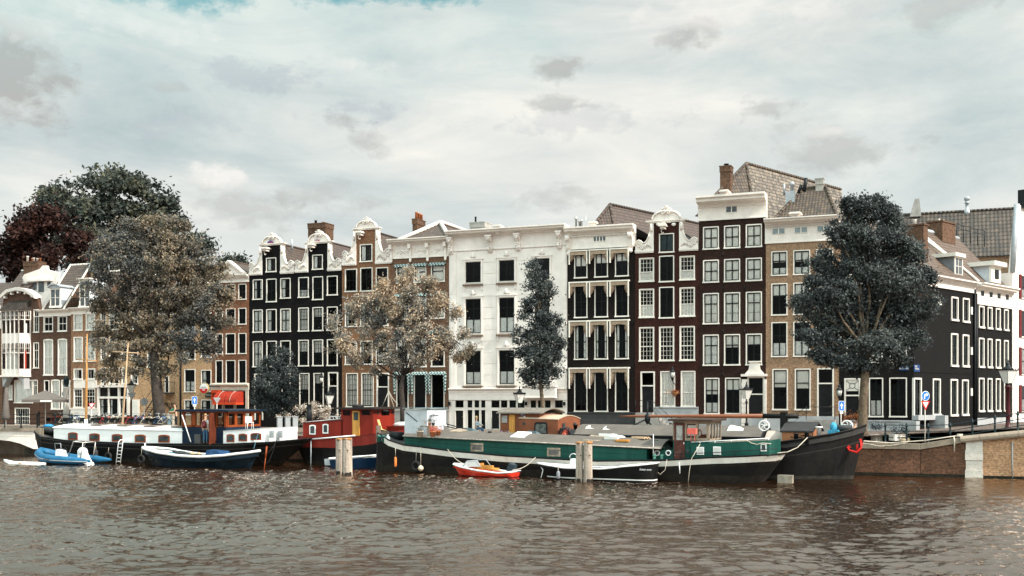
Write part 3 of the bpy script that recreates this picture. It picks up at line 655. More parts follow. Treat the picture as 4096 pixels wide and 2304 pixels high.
# far left edge sliver
q, r = start(-150, 'brick_house', 'brown brick house with white cornice cut by the left edge of the photo')
U = q.u(9); wall_part(r, 0, U, q.z(0, 1290), 9, [], MIDBR); cornice(r, 0, U, q.z(0, 1315), q.z(0, 1280), q.z(0, 1222), .5)
hs = [H(q, -60, -25, 1340, 1480)]; window(r, hs[0])
mb = MB(); z1 = q.z(5, 1240)
quad_uv(mb, (0, .2, z1), (U, .2, z1), (U, 4.5, z1 + 3.4), (0, 4.5, z1 + 3.4)); mb.build('roof', TILE, r)
# oriel house
q, r = start(9, 'brick_house', 'dark brick house with a two storey white oriel under an arched pediment')
U = q.u(157); zt = q.z(80, 1235); holes = []
small = [H(q, 135, 156, 1238, 1330), H(q, 134, 155, 1370, 1473), H(q, 130, 150, 1520, 1590)]
for h in small: holes.append(h); window(r, h, 'w', 2, 3, .07, meet=.7)
hg = H(q, 58, 131, 1521, 1612); holes.append(hg); window(r, hg, 'w', 3, 1, .09, cur='full', arch=True)
hd = H(q, 60, 118, 1632, 1700); holes.append(hd); window(r, hd, 'w', 6, 3, .06, cur='none', sill=False)
hm = H(q, 28, 50, 1540, 1600); holes.append(hm); window(r, hm, 'w', 2, 2, .06, cur='full')
wall_part(r, 0, U, zt, 9, holes, BROWN)
mb = MB(); a = [(q.u(14), q.z(14, 1186)), (q.u(40), q.z(40, 1163)), (q.u(78), q.z(78, 1154)), (q.u(112), q.z(112, 1160)), (q.u(150), q.z(150, 1186))]
mb.prism([(0.01, zt), (U - .01, zt)] + [(p[0], p[1] - .12) for p in a[::-1]], 0.0, .4); mb.build('gable', BROWN, r)
mb = MB()
for i in range(4):
 p, n = a[i], a[i + 1]; mb.hexa([(p[0], -.45, p[1] - .22), (n[0], -.45, n[1] - .22), (n[0], .5, n[1] - .22), (p[0], .5, p[1] - .22), (p[0], -.5, p[1] + .1), (n[0], -.5, n[1] + .1), (n[0], .5, n[1] + .1), (p[0], .5, p[1] + .1)])
for i in range(5):
 t = (i + .5) / 5; x = a[0][0] + (a[-1][0] - a[0][0]) * t; zz = a[0][1] + (a[2][1] - a[0][1]) * math.sin(math.pi * t) ** .8 - .3
 mb.box(x - .08, x + .08, -.38, 0, zz - .22, zz)
mb.build('arched_pediment', WHITE, r)
mb = MB(); ou0, ou1 = q.u(30), q.u(123); w2 = ou1 - ou0; D = .95; o0, o1, o2, o3 = (ou0, 0), (ou0 + .25, -D), (ou1 - .62, -D), (ou1, -.05)
def ring(z0, z1, k=1.0):
 for (p, n) in ((o0, o1), (o1, o2), (o2, o3)):
  mb.face([(p[0], p[1], z0), (n[0], n[1], z0), (n[0], n[1], z1), (p[0], p[1], z1)])
zb, zs1, zs2, zs3, ztop = q.z(80, 1500, -D), q.z(80, 1475, -D), q.z(80, 1372, -D), q.z(80, 1332, -D), q.z(80, 1240, -D)
ring(zb, zs1); ring(zs2, zs3); ring(ztop - .1, ztop)
V = [(p[0], p[1], zb) for p in (o0, o1, o2, o3)]; mb.face([V[3], V[2], V[1], V[0]])
for (p, n, k) in ((o0, o1, 1), (o1, o2, 4), (o2, o3, 2)):
 for i in range(k + 1):
  t = i / k; x, y = p[0] + (n[0] - p[0]) * t, p[1] + (n[1] - p[1]) * t
  mb.box(x - .045, x + .045, y - .045, y + .045, zb, ztop)
 if p is not o0:
  for (z0, z1) in ((zs1, zs2), (zs3, ztop - .1)):
   zz = z1 - (z1 - z0) * .38
   mb.tube([(p[0], p[1], zz), (n[0], n[1], zz)], .045, 4)
   for i in range(k):
    for j in (1, 2):
     t = (i + j / 3) / k; x, y = p[0] + (n[0] - p[0]) * t, p[1] + (n[1] - p[1]) * t
     mb.tube([(x, y, zz), (x, y, z1)], .018, 4)
   mb.tube([(p[0], p[1], (zz + z1) / 2), (n[0], n[1], (zz + z1) / 2)], .018, 4)
mb.box(ou0 - .1, ou1 + .05, -D - .12, 0, zb - .18, zb - .003)
ori = mb.build('oriel', WHITE, r)
mb = MB()
for (z0, z1) in ((zs1, zs2), (zs3, ztop - .1)):
 for (p, n) in ((o0, o1), (o1, o2), (o2, o3)): mb.face([(p[0], p[1] + .03, z0), (n[0], n[1] + .03, z0), (n[0], n[1] + .03, z1), (p[0], p[1] + .03, z1)])
mb.build('pane', GLASS, ori)
mb = MB(); mb.box(o1[0] + .1, o2[0] - .5, -.6, -.55, zs1, zs2 - .7); mb.box(o2[0] + .15, o2[0] + .5, -.42, -.38, zs3, zs3 + 1.0); mb.build('curtain', CURT, ori)
mb = MB(); mb.box(o2[0] + .12, o2[0] + .5, -.5, -.46, zs1, zs2 - .75); mb.build('curtain', mat('red_curtain', (.45, .04, .02), .9), ori, 'red curtain in the lower right pane')
mb = MB(); mb.hexa([(ou0 - .15, -D - .2, ztop), (ou1 - .35, -D - .2, ztop), (ou1 + .1, -.0, ztop), (ou0 - .1, 0, ztop), (ou0 + .35, -.15, ztop + 1.0), (ou1 - .4, -.15, ztop + 1.0), (ou1 - .02, 0, ztop + 1.1), (ou0 + .3, 0, ztop + 1.0)])
mb.build('oriel_roof', mat('bitumen_roof', (.035, .028, .024), .8, .3, 2), ori)
mb = MB(); mb.prism([(ou1 - 1.0, zb - .2), (ou1 - .1, zb - .2), (ou1 - .1, zb - 1.4), (ou1 - .25, zb - .8)], -.8, -.05); mb.build('oriel_bracket', GREYP, r); mb = MB(); mb.prism([(ou0 + .1, zb - .2), (ou0 + .9, zb - .2), (ou0 + .2, zb - 1.2)], -.8, -.05); mb.build('oriel_bracket', GREYP, ori)
mb = MB(); z1 = q.z(60, 1215, 1)
quad_uv(mb, (-2.5, 1, z1 - .6), (q.u(62, 1), 1, z1 - .6), (q.u(97, 5), 5, q.z(97, 1082, 5)), (-2.5, 5, q.z(97, 1082, 5)))
ridge_cap(mb, (-2.5, 5, q.z(97, 1082, 5)), (q.u(97, 5), 5, q.z(97, 1082, 5)), .12, 1); mb.build('roof', [TILE, FRAMEW], r)
mb = MB(); d = 4.2; P = [(q.u(x, d), q.z(x, y, d)) for x, y in [(58, 1165), (96, 1098), (158, 1076), (170, 1062), (184, 1062), (186, 1078), (232, 1090), (216, 1170), (216, 1240), (60, 1240)]]
mb.prism(P, d, d + .4); mb.box(q.u(110, d), q.u(211, d), d - .35, d, q.z(160, 1126, d), q.z(160, 1118, d)); rw = mb.build('rear_wall', STUCCO, r)
mb = MB()
for (l, rr, t, b) in [(134, 147, 1130, 1158), (155, 176, 1128, 1168), (190, 202, 1128, 1150)]:
 mb.box(q.u(l, d), q.u(rr, d), d - .05, d - .002, q.z(l, b, d), q.z(l, t, d))
mb.build('attic_window', mat('attic_glass', (.10, .11, .12), .15, .3, 2), r)
cu0, cu1 = q.u(97, 4.8), q.u(155, 4.8)
chimney(r, cu0, cu1, 4.7, 5.8, q.z(120, 1110, 4.8), q.z(120, 1046, 4.8), CHIM, [(.12, .3, .12, .62, FRAMEW), (.32, .5, .1, .4, POT), (.5, .4, .12, .42, FRAMEW), (.68, .5, .12, .35, FRAMEW), (.88, .5, .1, .35, POT)])
# dark brown house with dormer
q, r = start(157, 'brick_house', 'narrow dark brown brick house with a lead dormer in its pantiled roof')
U = q.u(284); holes = []
rows = grid(q, [(175, 212), (232, 268)], [(1265, 1328), (1359, 1502)], 193)
allwin(r, rows, holes, [dict(sash='w', nx=2, nz=2, cur='none', arch=True), dict(sash='w', nx=2, nz=4, cur='full', arch=True, meet=.5)])
g1 = [H(q, 205, 239, 1521, 1638, 222), H(q, 246, 281, 1521, 1638, 222)]
for h in g1: holes.append(h); window(r, h, 'w', 2, 3, cur='full', meet=.66, arch=True)
hd = H(q, 177, 197, 1521, 1600); holes.append(hd); window(r, hd, 'd', 1, 2, cur='none')
wall_part(r, 0, U, q.z(200, 1255), 9, holes, BROWN)
zt = q.z(160, 1241); cornice(r, 0, U, q.z(160, 1267), q.z(160, 1252), zt, .5)
def front_roof(root, u0, u1, z0, y1, z1, m, y0=.3, shear=0, capm=None, white=True):
 mb = MB(); quad_uv(mb, (u0, y0, z0), (u1, y0, z0), (u1 + shear, y1, z1), (u0 + shear, y1, z1)); quad_uv(mb, (u1, y1 * 2, z0), (u0, y1 * 2, z0), (u0, y1, z1), (u1, y1, z1))
 ridge_cap(mb, (u0, y1, z1), (u1, y1, z1), .13, 1)
 mb.face([(u1, y0, z0), (u1, y1 * 2, z0), (u1, y1, z1)], m=2); mb.face([(u0, y1 * 2, z0), (u0, y0, z0), (u0, y1, z1)], m=2)
 if white:
  for x in (u0, u1): mb.tube([(x, y0, z0 + .08), (x, y1, z1 + .08)], .1, 5, 1)
 return mb.build('roof', [m, capm or FRAMEW, CHIM], root)
d = 4.2
front_roof(r, .1, q.u(369, d) - .1, zt - .05, d, q.z(300, 1060, d), TILE)
def dormer(root, q, l, rr, t, b, d0, dep, roofm, arched=True, cheek=LEAD, sash='w', nx=2, nz=3, curve=.25, over=.12):
 u0, u1, z0, z1 = q.u(l, d0), q.u(rr, d0), q.z(l, b, d0), q.z(l, t, d0)
 mb = MB(); mb.box(u0, u1, d0, d0 + dep, z0, z1); dm = mb.build('dormer', cheek, root)
 mb = MB(); n = 8; ww = u1 - u0
 pr = [(u0 - over + (ww + 2 * over) * i / n, z1 + (curve * math.sin(math.pi * i / n) if arched else 0)) for i in range(n + 1)]
 mb.prism([(p[0], p[1] + .1) for p in pr] + [(p[0], p[1] + .002) for p in pr[::-1]], d0 - .3, d0 + dep); mb.prism([(p[0], p[1]) for p in pr] + [(u1, z1 - .12), (u0, z1 - .12)], d0 - .12, d0 - .02)
 mb.build('dormer_roof', roofm, dm)
 mb = MB(); f = .12; o = -.05
 mb.box(u0, u0 + f, d0 + o, d0 - .002, z0, z1 - .12); mb.box(u1 - f, u1, d0 + o, d0 - .002, z0, z1 - .12); mb.box(u0 + f, u1 - f, d0 + o, d0 - .002, z1 - .24, z1 - .12); mb.box(u0 - .06, u1 + .06, d0 + o - .05, d0 - .002, z0 - .1, z0 + .1)
 for i in range(1, nx): x = u0 + f + (ww - 2 * f) * i / nx; mb.box(x - .03, x + .03, d0 + o, d0 - .006, z0 + .1, z1 - .24)
 for i in range(1, nz): z = z0 + .1 + (z1 - z0 - .34) * i / nz; mb.box(u0 + f, u1 - f, d0 + o + .01, d0 - .008, z - .02, z + .02)
 mb.build('frame', FRAMEW, dm)
 mb = MB(); mb.face([(u0 + f, d0 - .012, z0 + .1), (u1 - f, d0 - .012, z0 + .1), (u1 - f, d0 - .012, z1 - .24), (u0 + f, d0 - .012, z1 - .24)]); mb.build('pane', mat('attic_glass', (.10, .11, .12), .15), dm)
dormer(r, q, 201, 243, 1150, 1228, .35, 3.2, LEAD, cheek=mat('pale_zinc', (.50, .53, .56), .5, .1, 2), nz=2)
hp = q.u(381, 3.6)
chimney(r, q.u(366, 3.6), hp, 3.5, 4.3, q.z(370, 1110, 3.6), q.z(370, 1030, 3.6), brick('brick_yellow', (.36, .24, .11), (.27, .17, .08), (.2, .15, .1)), [(.5, .5, .2, .4, POT)])
# brown house with white ground floor
q, r = start(284, 'brick_house', 'light brown brick house with white panels between its windows and a white base')
U = q.u(391); holes = []
rows = grid(q, [(295, 330), (344, 381)], [(1257, 1323), (1348, 1447), (1475, 1519), (1554, 1632)], 312)
allwin(r, rows, holes, [dict(sash='w', nx=2, nz=2, cur='full'), dict(sash='w', nx=2, nz=4, cur='full'), dict(sash='w', nx=2, nz=1, cur='sides'), dict(sash='w', nx=3, nz=5, cur='none', meet=.6)])
wall_part(r, 0, U, q.z(300, 1250), 9, holes, ORANGE)
zt = q.z(300, 1232); cornice(r, 0, U, q.z(300, 1257), q.z(300, 1243), zt, .5)
mb = MB(); mb.box(q.u(296), q.u(388), -.05, .01, q.z(312, 1552), q.z(312, 1521)); mb.build('white_panel', WHITE, r); mb = MB(); mb.box(0.02, U - .02, -.09, .01, q.z(312, 1674) - 1, q.z(312, 1633)); mb.box(0.02, U - .02, -.13, .01, q.z(312, 1636), q.z(312, 1632)); mb.build('white_base', WHITE, r)
front_roof(r, .3, U - .1, zt - .05, 4.0, q.z(360, 1090, 4.0), TILE, white=False)
dormer(r, q, 318, 362, 1118, 1228, .4, 2.8, FRAMEW, arched=False, cheek=mat('pale_zinc', (.50, .53, .56)))
# shop house and tan wall behind the big tree
q, r = start(391, 'brick_house', 'orange brick house with a white framed shop front beside the big elm')
U = q.u(560); holes = []
rows = grid(q, [(403, 425), (436, 477), (487, 507), (524, 552)], [(1240, 1320), (1349, 1440), (1470, 1538)], 440)
allwin(r, rows, holes, [dict(sash='w', nx=2, nz=3, fw=.09)] * 3)
for (l, rr) in [(399, 435), (438, 474), (481, 510)]:
 h1 = H(q, l, rr, 1549, 1587, 455); h2 = H(q, l, rr, 1594, 1660, 455); holes += [h1, h2]
 window(r, h1, 'd', 1, 1, .05, cur='none', sill=False); window(r, h2, 'd', 2, 2, .05, cur='sides', sill=False)
wall_part(r, 0, U, q.z(440, 1236), 9, holes, TAN)
z2 = q.z(440, 1215); cornice(r, 0, U, q.z(440, 1240), q.z(440, 1230), z2, .45)
mb = MB()
def fr(l, rr, t, b, y=-.12): mb.box(q.u(l), q.u(rr), y, -.001, q.z(455, b), q.z(455, t))
fr(391, 520, 1541, 1549, -.25); fr(391, 399, 1549, 1664); fr(435, 438, 1549, 1664); fr(474, 481, 1549, 1664); fr(510, 520, 1549, 1664); fr(399, 435, 1587, 1594); fr(438, 474, 1587, 1594); fr(481, 510, 1587, 1594); fr(399, 510, 1660, 1668)
mb.build('shop_front', WHITE, r)
hd = H(q, 526, 558, 1598, 1670, 540)
mb = MB(); mb.box(hd[0], hd[1], -.08, -.001, hd[2], hd[3]); mb.box(hd[0] + .12, hd[1] - .12, -.1, -.08, hd[2] + .1, hd[3] - .15); mb.build('door', FRAMEW, r)
front_roof(r, .2, U - .1, z2 - .05, 4.5, z2 + 3.2, TILE, white=False)
q, r = start(560, 'brick_house', 'wide tan brick building with black drainpipe, balcony and graffiti behind the big elm')
U = q.u(847); holes = []
colA, colB = (738, 781), (805, 845)
for (c, t, b) in [(colA, 1375, 1439), (colA, 1477, 1568), (colA, 1599, 1660), (colB, 1357, 1430), (colB, 1480, 1566), (colB, 1599, 1662), (colA, 1262, 1330), (colB, 1262, 1325), ((640, 672), 1340, 1420), ((590, 622), 1280, 1350), ((590, 622), 1400, 1470), ((660, 676), 1505, 1572)]:
 h = H(q, c[0], c[1], t, b); holes.append(h); window(r, h, 'd', 2, 3, .09, cur=WRNG.choice(['sides', 'left', 'full', 'half']))
wall_part(r, 0, U, q.z(760, 1245), 10, holes, TAN)
cornice(r, 0, U, q.z(760, 1258), q.z(760, 1248), q.z(760, 1232), .45)
mb = MB(); xx = q.u(724); mb.tube([(xx, -.08, 0), (xx, -.08, q.z(724, 1260))], .09, 8); mb.build('drainpipe', BLACKM, r)
front_roof(r, .2, U - .1, q.z(760, 1236), 5.0, q.z(760, 1236) + 3.0, TILE, white=False)
mb = MB(); b0, b1, zz = q.u(659), q.u(699), q.z(680, 1570)
mb.box(b0, b1, -1.2, -.001, zz - .12, zz)
for i in range(9): x = b0 + (b1 - b0) * i / 8; mb.tube([(x, -1.15, zz), (x, -1.15, zz + 1.0)], .014, 4)
for i in range(6): y = -1.15 + 1.1 * i / 5; mb.tube([(b1, y, zz), (b1, y, zz + 1.0)], .014, 4)
mb.tube([(b0, -1.15, zz + 1), (b1, -1.15, zz + 1), (b1, 0, zz + 1)], .025, 5)
mb.build('balcony', BLACKM, r)
mb = MB(); s0, s1 = (q.u(592), q.z(592, 1672)), (b0, zz)
for y in (-1.15, -.35): mb.tube([(s0[0], y, s0[1] - .2), (s1[0], y, s1[1] - .1)], .05, 4)
for i in range(12):
 t = (i + .5) / 12; x, z = s0[0] + (s1[0] - s0[0]) * t, s0[1] + (s1[1] - s0[1]) * t; mb.box(x - .13, x + .13, -1.15, -.35, z - .12, z - .09)
mb.tube([(s0[0], -1.15, s0[1] + .9), (s1[0], -1.15, s1[1] + 1)], .022, 5)
mb.build('stair', BLACKM, r)
mb = MB(); gr = random.Random(3)
for k in range(9):
 x = q.u(640 + k * 7.5); z = q.z(660, 1622) + gr.uniform(-.1, .1); pts = []
 for i in range(7): pts.append((x + gr.uniform(-.25, .35), -.012, z + gr.uniform(-.35, .35)))
 mb.tube(pts, .022, 4)
mb.build('graffiti', BLACKM, r)
mb = MB()
for k in range(4):
 x = q.u(672 + k * 7); z = q.z(680, 1645); pts = [(x + gr.uniform(-.2, .25), -.012, z + gr.uniform(-.18, .18)) for i in range(6)]; mb.tube(pts, .018, 4)
mb.build('graffiti', mat('red_spray', (.5, .09, .04), .8), r, 'red scrawled graffiti')
# narrow red brown house with shop awnings
q, r = start(847, 'brick_house', 'narrow red brown brick house with small white pediment above a pub front')
U = q.u(997); holes = []
rows = grid(q, [(863, 891), (904, 941), (954, 985)], [(1138, 1200), (1234, 1299), (1334, 1416), (1441, 1534)], 922)
allwin(r, rows, holes, [dict(sash='d', nx=2, nz=2, fw=.08, cur='none')] * 4)
for (l, rr) in [(866, 890), (898, 936), (944, 983)]:
 h = H(q, l, rr, 1562, 1668, 920); holes.append(h); window(r, h, 'd', 1, 2, .06, cur='none', sill=False, meet=.72)
zt = q.z(922, 1131); wall_part(r, 0, U, zt, 9, holes, REDBR)
cornice(r, 0, U, zt, q.z(922, 1116), q.z(922, 1101), .5)
mb = MB(); A, B, C = (q.u(876), q.z(922, 1101)), (q.u(975), q.z(922, 1101)), (q.u(921), q.z(921, 1050))
mb.prism([A, B, C], -.1, .2); mb.hexa([(A[0] - .1, -.4, A[1]), (C[0], -.4, C[1] - .05), (C[0], .3, C[1] - .05), (A[0] - .1, .3, A[1]), (A[0] - .1, -.45, A[1] + .2), (C[0], -.45, C[1] + .18), (C[0], .3, C[1] + .18), (A[0] - .1, .3, A[1] + .2)])
mb.hexa([(C[0], -.4, C[1] - .05), (B[0] + .1, -.4, B[1]), (B[0] + .1, .3, B[1]), (C[0], .3, C[1] - .05), (C[0], -.45, C[1] + .18), (B[0] + .1, -.45, B[1] + .2), (B[0] + .1, .3, B[1] + .2), (C[0], .3, C[1] + .18)])
mb.build('pediment', WHITE, r)
gable_roof(r, .05, U - .05, q.z(922, 1101) - .02, C[1] + .1, .35, 9, TILE)
mb = MB(); z0, z1 = q.z(922, 1560), q.z(922, 1536)
mb.prof([(.01, z0), (-.12, z0), (-.12, z0 + .3), (-.35, z1 - .1), (-.35, z1), (.01, z1 + .08)], 0, U)
for px in (850, 891, 937, 985): x = q.u(px); mb.box(x, x + (.28 if px in (850, 985) else .15), -.1, -.001, 0, z0)
mb.build('shop_front', mat('cream_paint', (.52, .48, .40), .6, .1, 2, stain=.2, stain_col=(.3, .26, .2)), r)
RED_AW = mat('awning_red', (.30, .028, .014), .8, .15, 3)
RED_AW2 = mat('awning_orange_trim', (.55, .06, .018), .7, .1, 3)
def hood(root, u0, u1, z0, z1, out, m, valm, val=.2, n=6):
 mb = MB(); arc = [(-out * math.sin(math.pi / 2 * i / n), z1 - (z1 - z0) * (1 - math.cos(math.pi / 2 * i / n))) for i in range(n + 1)]
 for i in range(n):
  (ya, za), (yb, zb) = arc[i], arc[i + 1]; mb.face([(u0, yb, zb), (u1, yb, zb), (u1, ya, za), (u0, ya, za)])
  mb.face([(u1, yb, zb), (u1, -.01, z0), (u1, ya, za)]); mb.face([(u0, -.01, z0), (u0, yb, zb), (u0, ya, za)])
 aw = mb.build('awning', m, root); mb = MB(); mb.box(u0 - .01, u1 + .01, -out - .012, -out + .012, z0 - val, z0); mb.box(u1 - .01, u1 + .012, -out, -.02, z0 - val, z0); mb.box(u0 - .012, u0 + .01, -out, -.02, z0 - val, z0); mb.build('valance', valm, aw)
 mb = MB(); c = u0 + (u1 - u0) * .45; mb.tube([(c, a[0] - .02, a[1] + .02) for a in arc], .02, 4); mb.build('cord', ROPE, aw)
hood(r, q.u(883), q.u(928), q.z(900, 1610, -1), q.z(900, 1565), 1.25, RED_AW, RED_AW2)
hood(r, q.u(931), q.u(975), q.z(950, 1610, -1), q.z(950, 1565), 1.25, RED_AW, RED_AW2)
mb = MB(); x0, x1 = q.u(853), q.u(889); mb.box(x0, x1, -.35, -.1, q.z(870, 1572), q.z(870, 1560)); mb.box(x0, x0 + .14, -.3, -.1, q.z(870, 1602), q.z(870, 1572)); mb.build('folded_awning', RED_AW2, r)
# twin black neck gables
def neck_house(px0, px1, ybase_l, neck, necktop, attic, capt, rows, m, label, ridge_y, shL, shR, rowspec, ground, yearcol, year, capL, capR, hoistp, roofm=TILE, refp=None, rich=True, dep=10, grid_cols=None):
 q, r = start(px0, 'canal_house', label); U = q.u(px1); holes = []; rp = refp or (grid_cols[0][0] + grid_cols[0][1]) / 2
 rws = grid(q, grid_cols, rows, rp)
 for row, sp in zip(rws, rowspec):
  for i, (h, s) in enumerate(zip(row, sp)):
   if s is None: continue
   s = dict(s); ex = s.pop('ext', None)
   if ex: h = (h[0], h[1], h[2] - ex[0], h[3] + ex[1])
   holes.append(h); window(r, h, **s)
 for g in ground:
  h = H(q, *g[:4], rp if g[4] is None else g[4]); holes.append(h)
  if g[5] == 'door': door(r, h, g[6])
  else: window(r, h, **g[6])
 mid = (neck[0] + neck[1]) / 2
 zb = q.z(mid, ybase_l); wall_part(r, 0, U, zb, dep, holes, m)
 n0, n1, nt = q.u(neck[0]), q.u(neck[1]), q.z(mid, necktop)
 ah = H(q, *attic); mb = MB(); block(mb, n0, n1, zb, nt, .6, [ah]); mb.build('neck_gable', [m, ROOM], r)
 window(r, ah, 'd', 2, 1, .1, cur=('shutter' if 'oxblood' in label else 'left'))
 scroll_side(r, n0, q.u(shL) - n0, zb + .1, nt - zb - .1, rich); scroll_side(r, n1, q.u(shR) - n1, zb + .1, nt - zb - .1, rich)
 neck_cap(r, q.u(capL), q.u(capR), nt - .02, q.z(mid, capt) - nt)
 if hoistp: hoist(r, q.u(hoistp[0]), q.z(hoistp[0], hoistp[1]), hoistp[2])
 gable_roof(r, .05, U - .05, zb - .1, q.z(neck[1] + 12, ridge_y, 1.0), .45, dep, roofm)
 return q, r, n0, n1, nt, zb
D_ = dict
BR = dict(sash='d', nx=2, nz=2, fw=.1); B4 = dict(sash='d', nx=4, nz=5, fw=.1, meet=.5)
blue = mat('blue_paint', (.03, .12, .28), .5); redp = mat('red_numerals', (.45, .02, .02), .5)
q, r, n0, n1, nt, zb = neck_house(996, 1179, 1092, (1049, 1122), 981, (1065, 1105, 1031, 1088), 931, [(1118, 1198), (1239, 1330), (1365, 1468)], BLACKB,
 'left one of the twin black neck gable houses with blue date stone', 972, 998, 1177, [
 [D_(BR, cur='sides'), D_(BR, cur='none', ext=(.28, 0)), D_(BR, cur='left')], [D_(BR, cur='full'), D_(BR, cur='left'), D_(BR, cur='full')], [D_(BR, cur='full'), D_(BR, cur='none'), D_(BR, cur='none')]],
 [(1018, 1052, 1495, 1680, None, 'door', DOORK), (1075, 1110, 1495, 1635, None, 'win', D_(BR, cur='none')), (1126, 1162, 1495, 1635, None, 'win', D_(BR, cur='none'))], 0, '1736', 1043, 1134, (1072, 1007, .62), refp=1031, grid_cols=[(1012, 1050), (1066, 1106), (1122, 1162)])
def date_stone(r, c, z, w, col, txt):
 mb = MB(); mb.prism([(c + w * math.cos(math.pi * i / 10), z + w * .9 * math.sin(math.pi * i / 10)) for i in range(11)], -.17, -.05); o = mb.build('date_stone', col, r)
 text_obj('date', txt, w * .85, redp, o, (c, -.19, z + w * .36), ext=.01, sx=.9, shear=.3)
date_stone(r, (n0 + n1) / 2, nt + .1, .36, blue, '1734')
q, r, n0, n1, nt, zb = neck_house(1179, 1368, 1081, (1233, 1311), 974, (1250, 1291, 1019, 1078), 919, [(1109, 1190), (1231, 1325), (1360, 1464.5)], BLACKB,
 'right one of the twin black neck gable houses with white 1736 date stone', 962, 1181, 1366, [
 [D_(B4, nz=4, cur='half'), D_(B4, ext=(.26, 0), nz=4, cur='none'), D_(B4, nz=4, cur='none', ext=(-.1, 0))], [D_(B4, cur='blind'), D_(B4, cur='top'), D_(B4, cur='half')], [D_(B4, cur='top'), D_(B4, cur='top'), D_(B4, cur='none')]],
 [(1198, 1237, 1493, 1625, None, 'win', D_(B4, nz=6, cur='top')), (1255, 1294, 1493, 1625, None, 'win', D_(B4, nz=6, cur='top')), (1313, 1352, 1490, 1685, None, 'door', DOORK)], 0, '1736', 1226, 1325, (1255, 993, .62), refp=1214, grid_cols=[(1194, 1234.5), (1250.5, 1292), (1308.5, 1350)])
date_stone(r, (n0 + n1) / 2, nt + .1, .36, mat('pale_blue_stone', (.45, .5, .53), .6), '1736')
d = 6.5; chimney(r, q.u(1232, d), q.u(1262, d), d, d + 1.2, zb, q.z(1245, 893, d), CHIM, [(.6, .5, .13, .35, BLACKM)]); chimney(r, q.u(1266, d), q.u(1308, d), d - .3, d + 1.2, zb, q.z(1285, 893, d), CHIM, [(.4, .5, .12, .2, POT)])
mb = MB(); x, z = q.u(1168, 2), q.z(1168, 958, 2)
mb.lathe([(.11, -1.0), (.11, .0)], (x, 2, z), 10); mb.build('flue', LEAD, r)
q, r, n0, n1, nt, zb = neck_house(1368, 1562, 1053, (1425, 1502), 919, (1440, 1489, 977, 1047), 868, [(1076, 1167), (1213, 1307), (1365, 1459)], WARMBR,
 'mid brown brick neck gable house with big white scroll shoulders behind the spreading tree', 922, 1370, 1565, [
 [D_(B4, nx=3, nz=4, cur='none'), D_(BR, ext=(.02, .05), nx=2, nz=1, cur='none'), D_(B4, nx=3, nz=4, cur='none')], [D_(B4, cur='sides')] * 3, [D_(B4, cur='sides')] * 3],
 [(1385, 1431, 1493, 1628, None, 'win', D_(B4, nz=6, cur='blind')), (1446, 1494, 1493, 1628, None, 'win', D_(B4, nz=6, cur='blind')), (1507, 1556, 1493, 1690, None, 'door', DOORK)], 0, '', 1418, 1515, (1448, 944, .62), refp=1404, grid_cols=[(1380.6, 1428), (1441.6, 1490), (1504, 1552.5)])
# brick house with white cornice and gingham awnings
q, r = start(1562, 'canal_house', 'brown brick house with a white bracketed cornice and blue gingham window valances')
U = q.u(1796); holes = []
rows = grid(q, [(1586, 1634), (1656, 1705), (1725, 1778)], [(1064, 1133), (1182, 1278), (1333, 1469), (1495, 1635)], 1610)
allwin(r, rows, holes, [D_(sash='d', nx=1, nz=2, cur='blind', meet=.62), D_(sash='d', nx=1, nz=2, cur='blind', meet=.62), D_(sash='d', nx=2, nz=2, cur='top'), D_(sash='d', nx=1, nz=1, cur='none')])
zt = q.z(1610, 1034); wall_part(r, 0, U, zt, 10, holes, MIDBR)
zc, z2 = q.z(1560, 984), q.z(1560, 962)
co = cornice(r, -.05, U, zt - .02, zc, z2, .75)
for px in (1568, 1644, 1713, 1784):
 mb = MB(); x = q.u(px); mb.box(x - .13, x + .13, -.45, -.05, zc - .35, zc + .02); mb.box(x - .09, x + .09, -.2, -.05, zt - .2, zc - .35); mb.ball((x, -.16, zt - .28), .12, 8); mb.build('bracket', WHITE, co)
mb = MB(); orn = random.Random(4)
for px in (1608, 1678, 1750):
 for i in range(16):
  x, z = q.u(px) + orn.gauss(0, .38), (zt + zc) / 2 + orn.gauss(0, .09); mb.ball((x, -.07, z), (.1, .05, .05), 6)
mb.build('garland', WHITE, co)
GING = bpy.data.materials.new('gingham_cloth'); GING.use_nodes = True
def ging():
 nt = GING.node_tree; N = nt.nodes; L = nt.links; b = N['Principled BSDF']; b.inputs['Roughness'].default_value = .9
 tc = N.new('ShaderNodeTexCoord'); sp = N.new('ShaderNodeSeparateXYZ'); L.new(tc.outputs['Object'], sp.inputs[0]); cb = N.new('ShaderNodeCombineXYZ')
 L.new(sp.outputs[0], cb.inputs[0]); L.new(sp.outputs[2], cb.inputs[1]); ck = N.new('ShaderNodeTexChecker'); ck.inputs['Scale'].default_value = 7
 ck.inputs['Color1'].default_value = (.012, .07, .07, 1); ck.inputs['Color2'].default_value = (.36, .40, .39, 1); L.new(cb.outputs[0], ck.inputs[0]); L.new(ck.outputs[0], b.inputs['Base Color'])
ging()
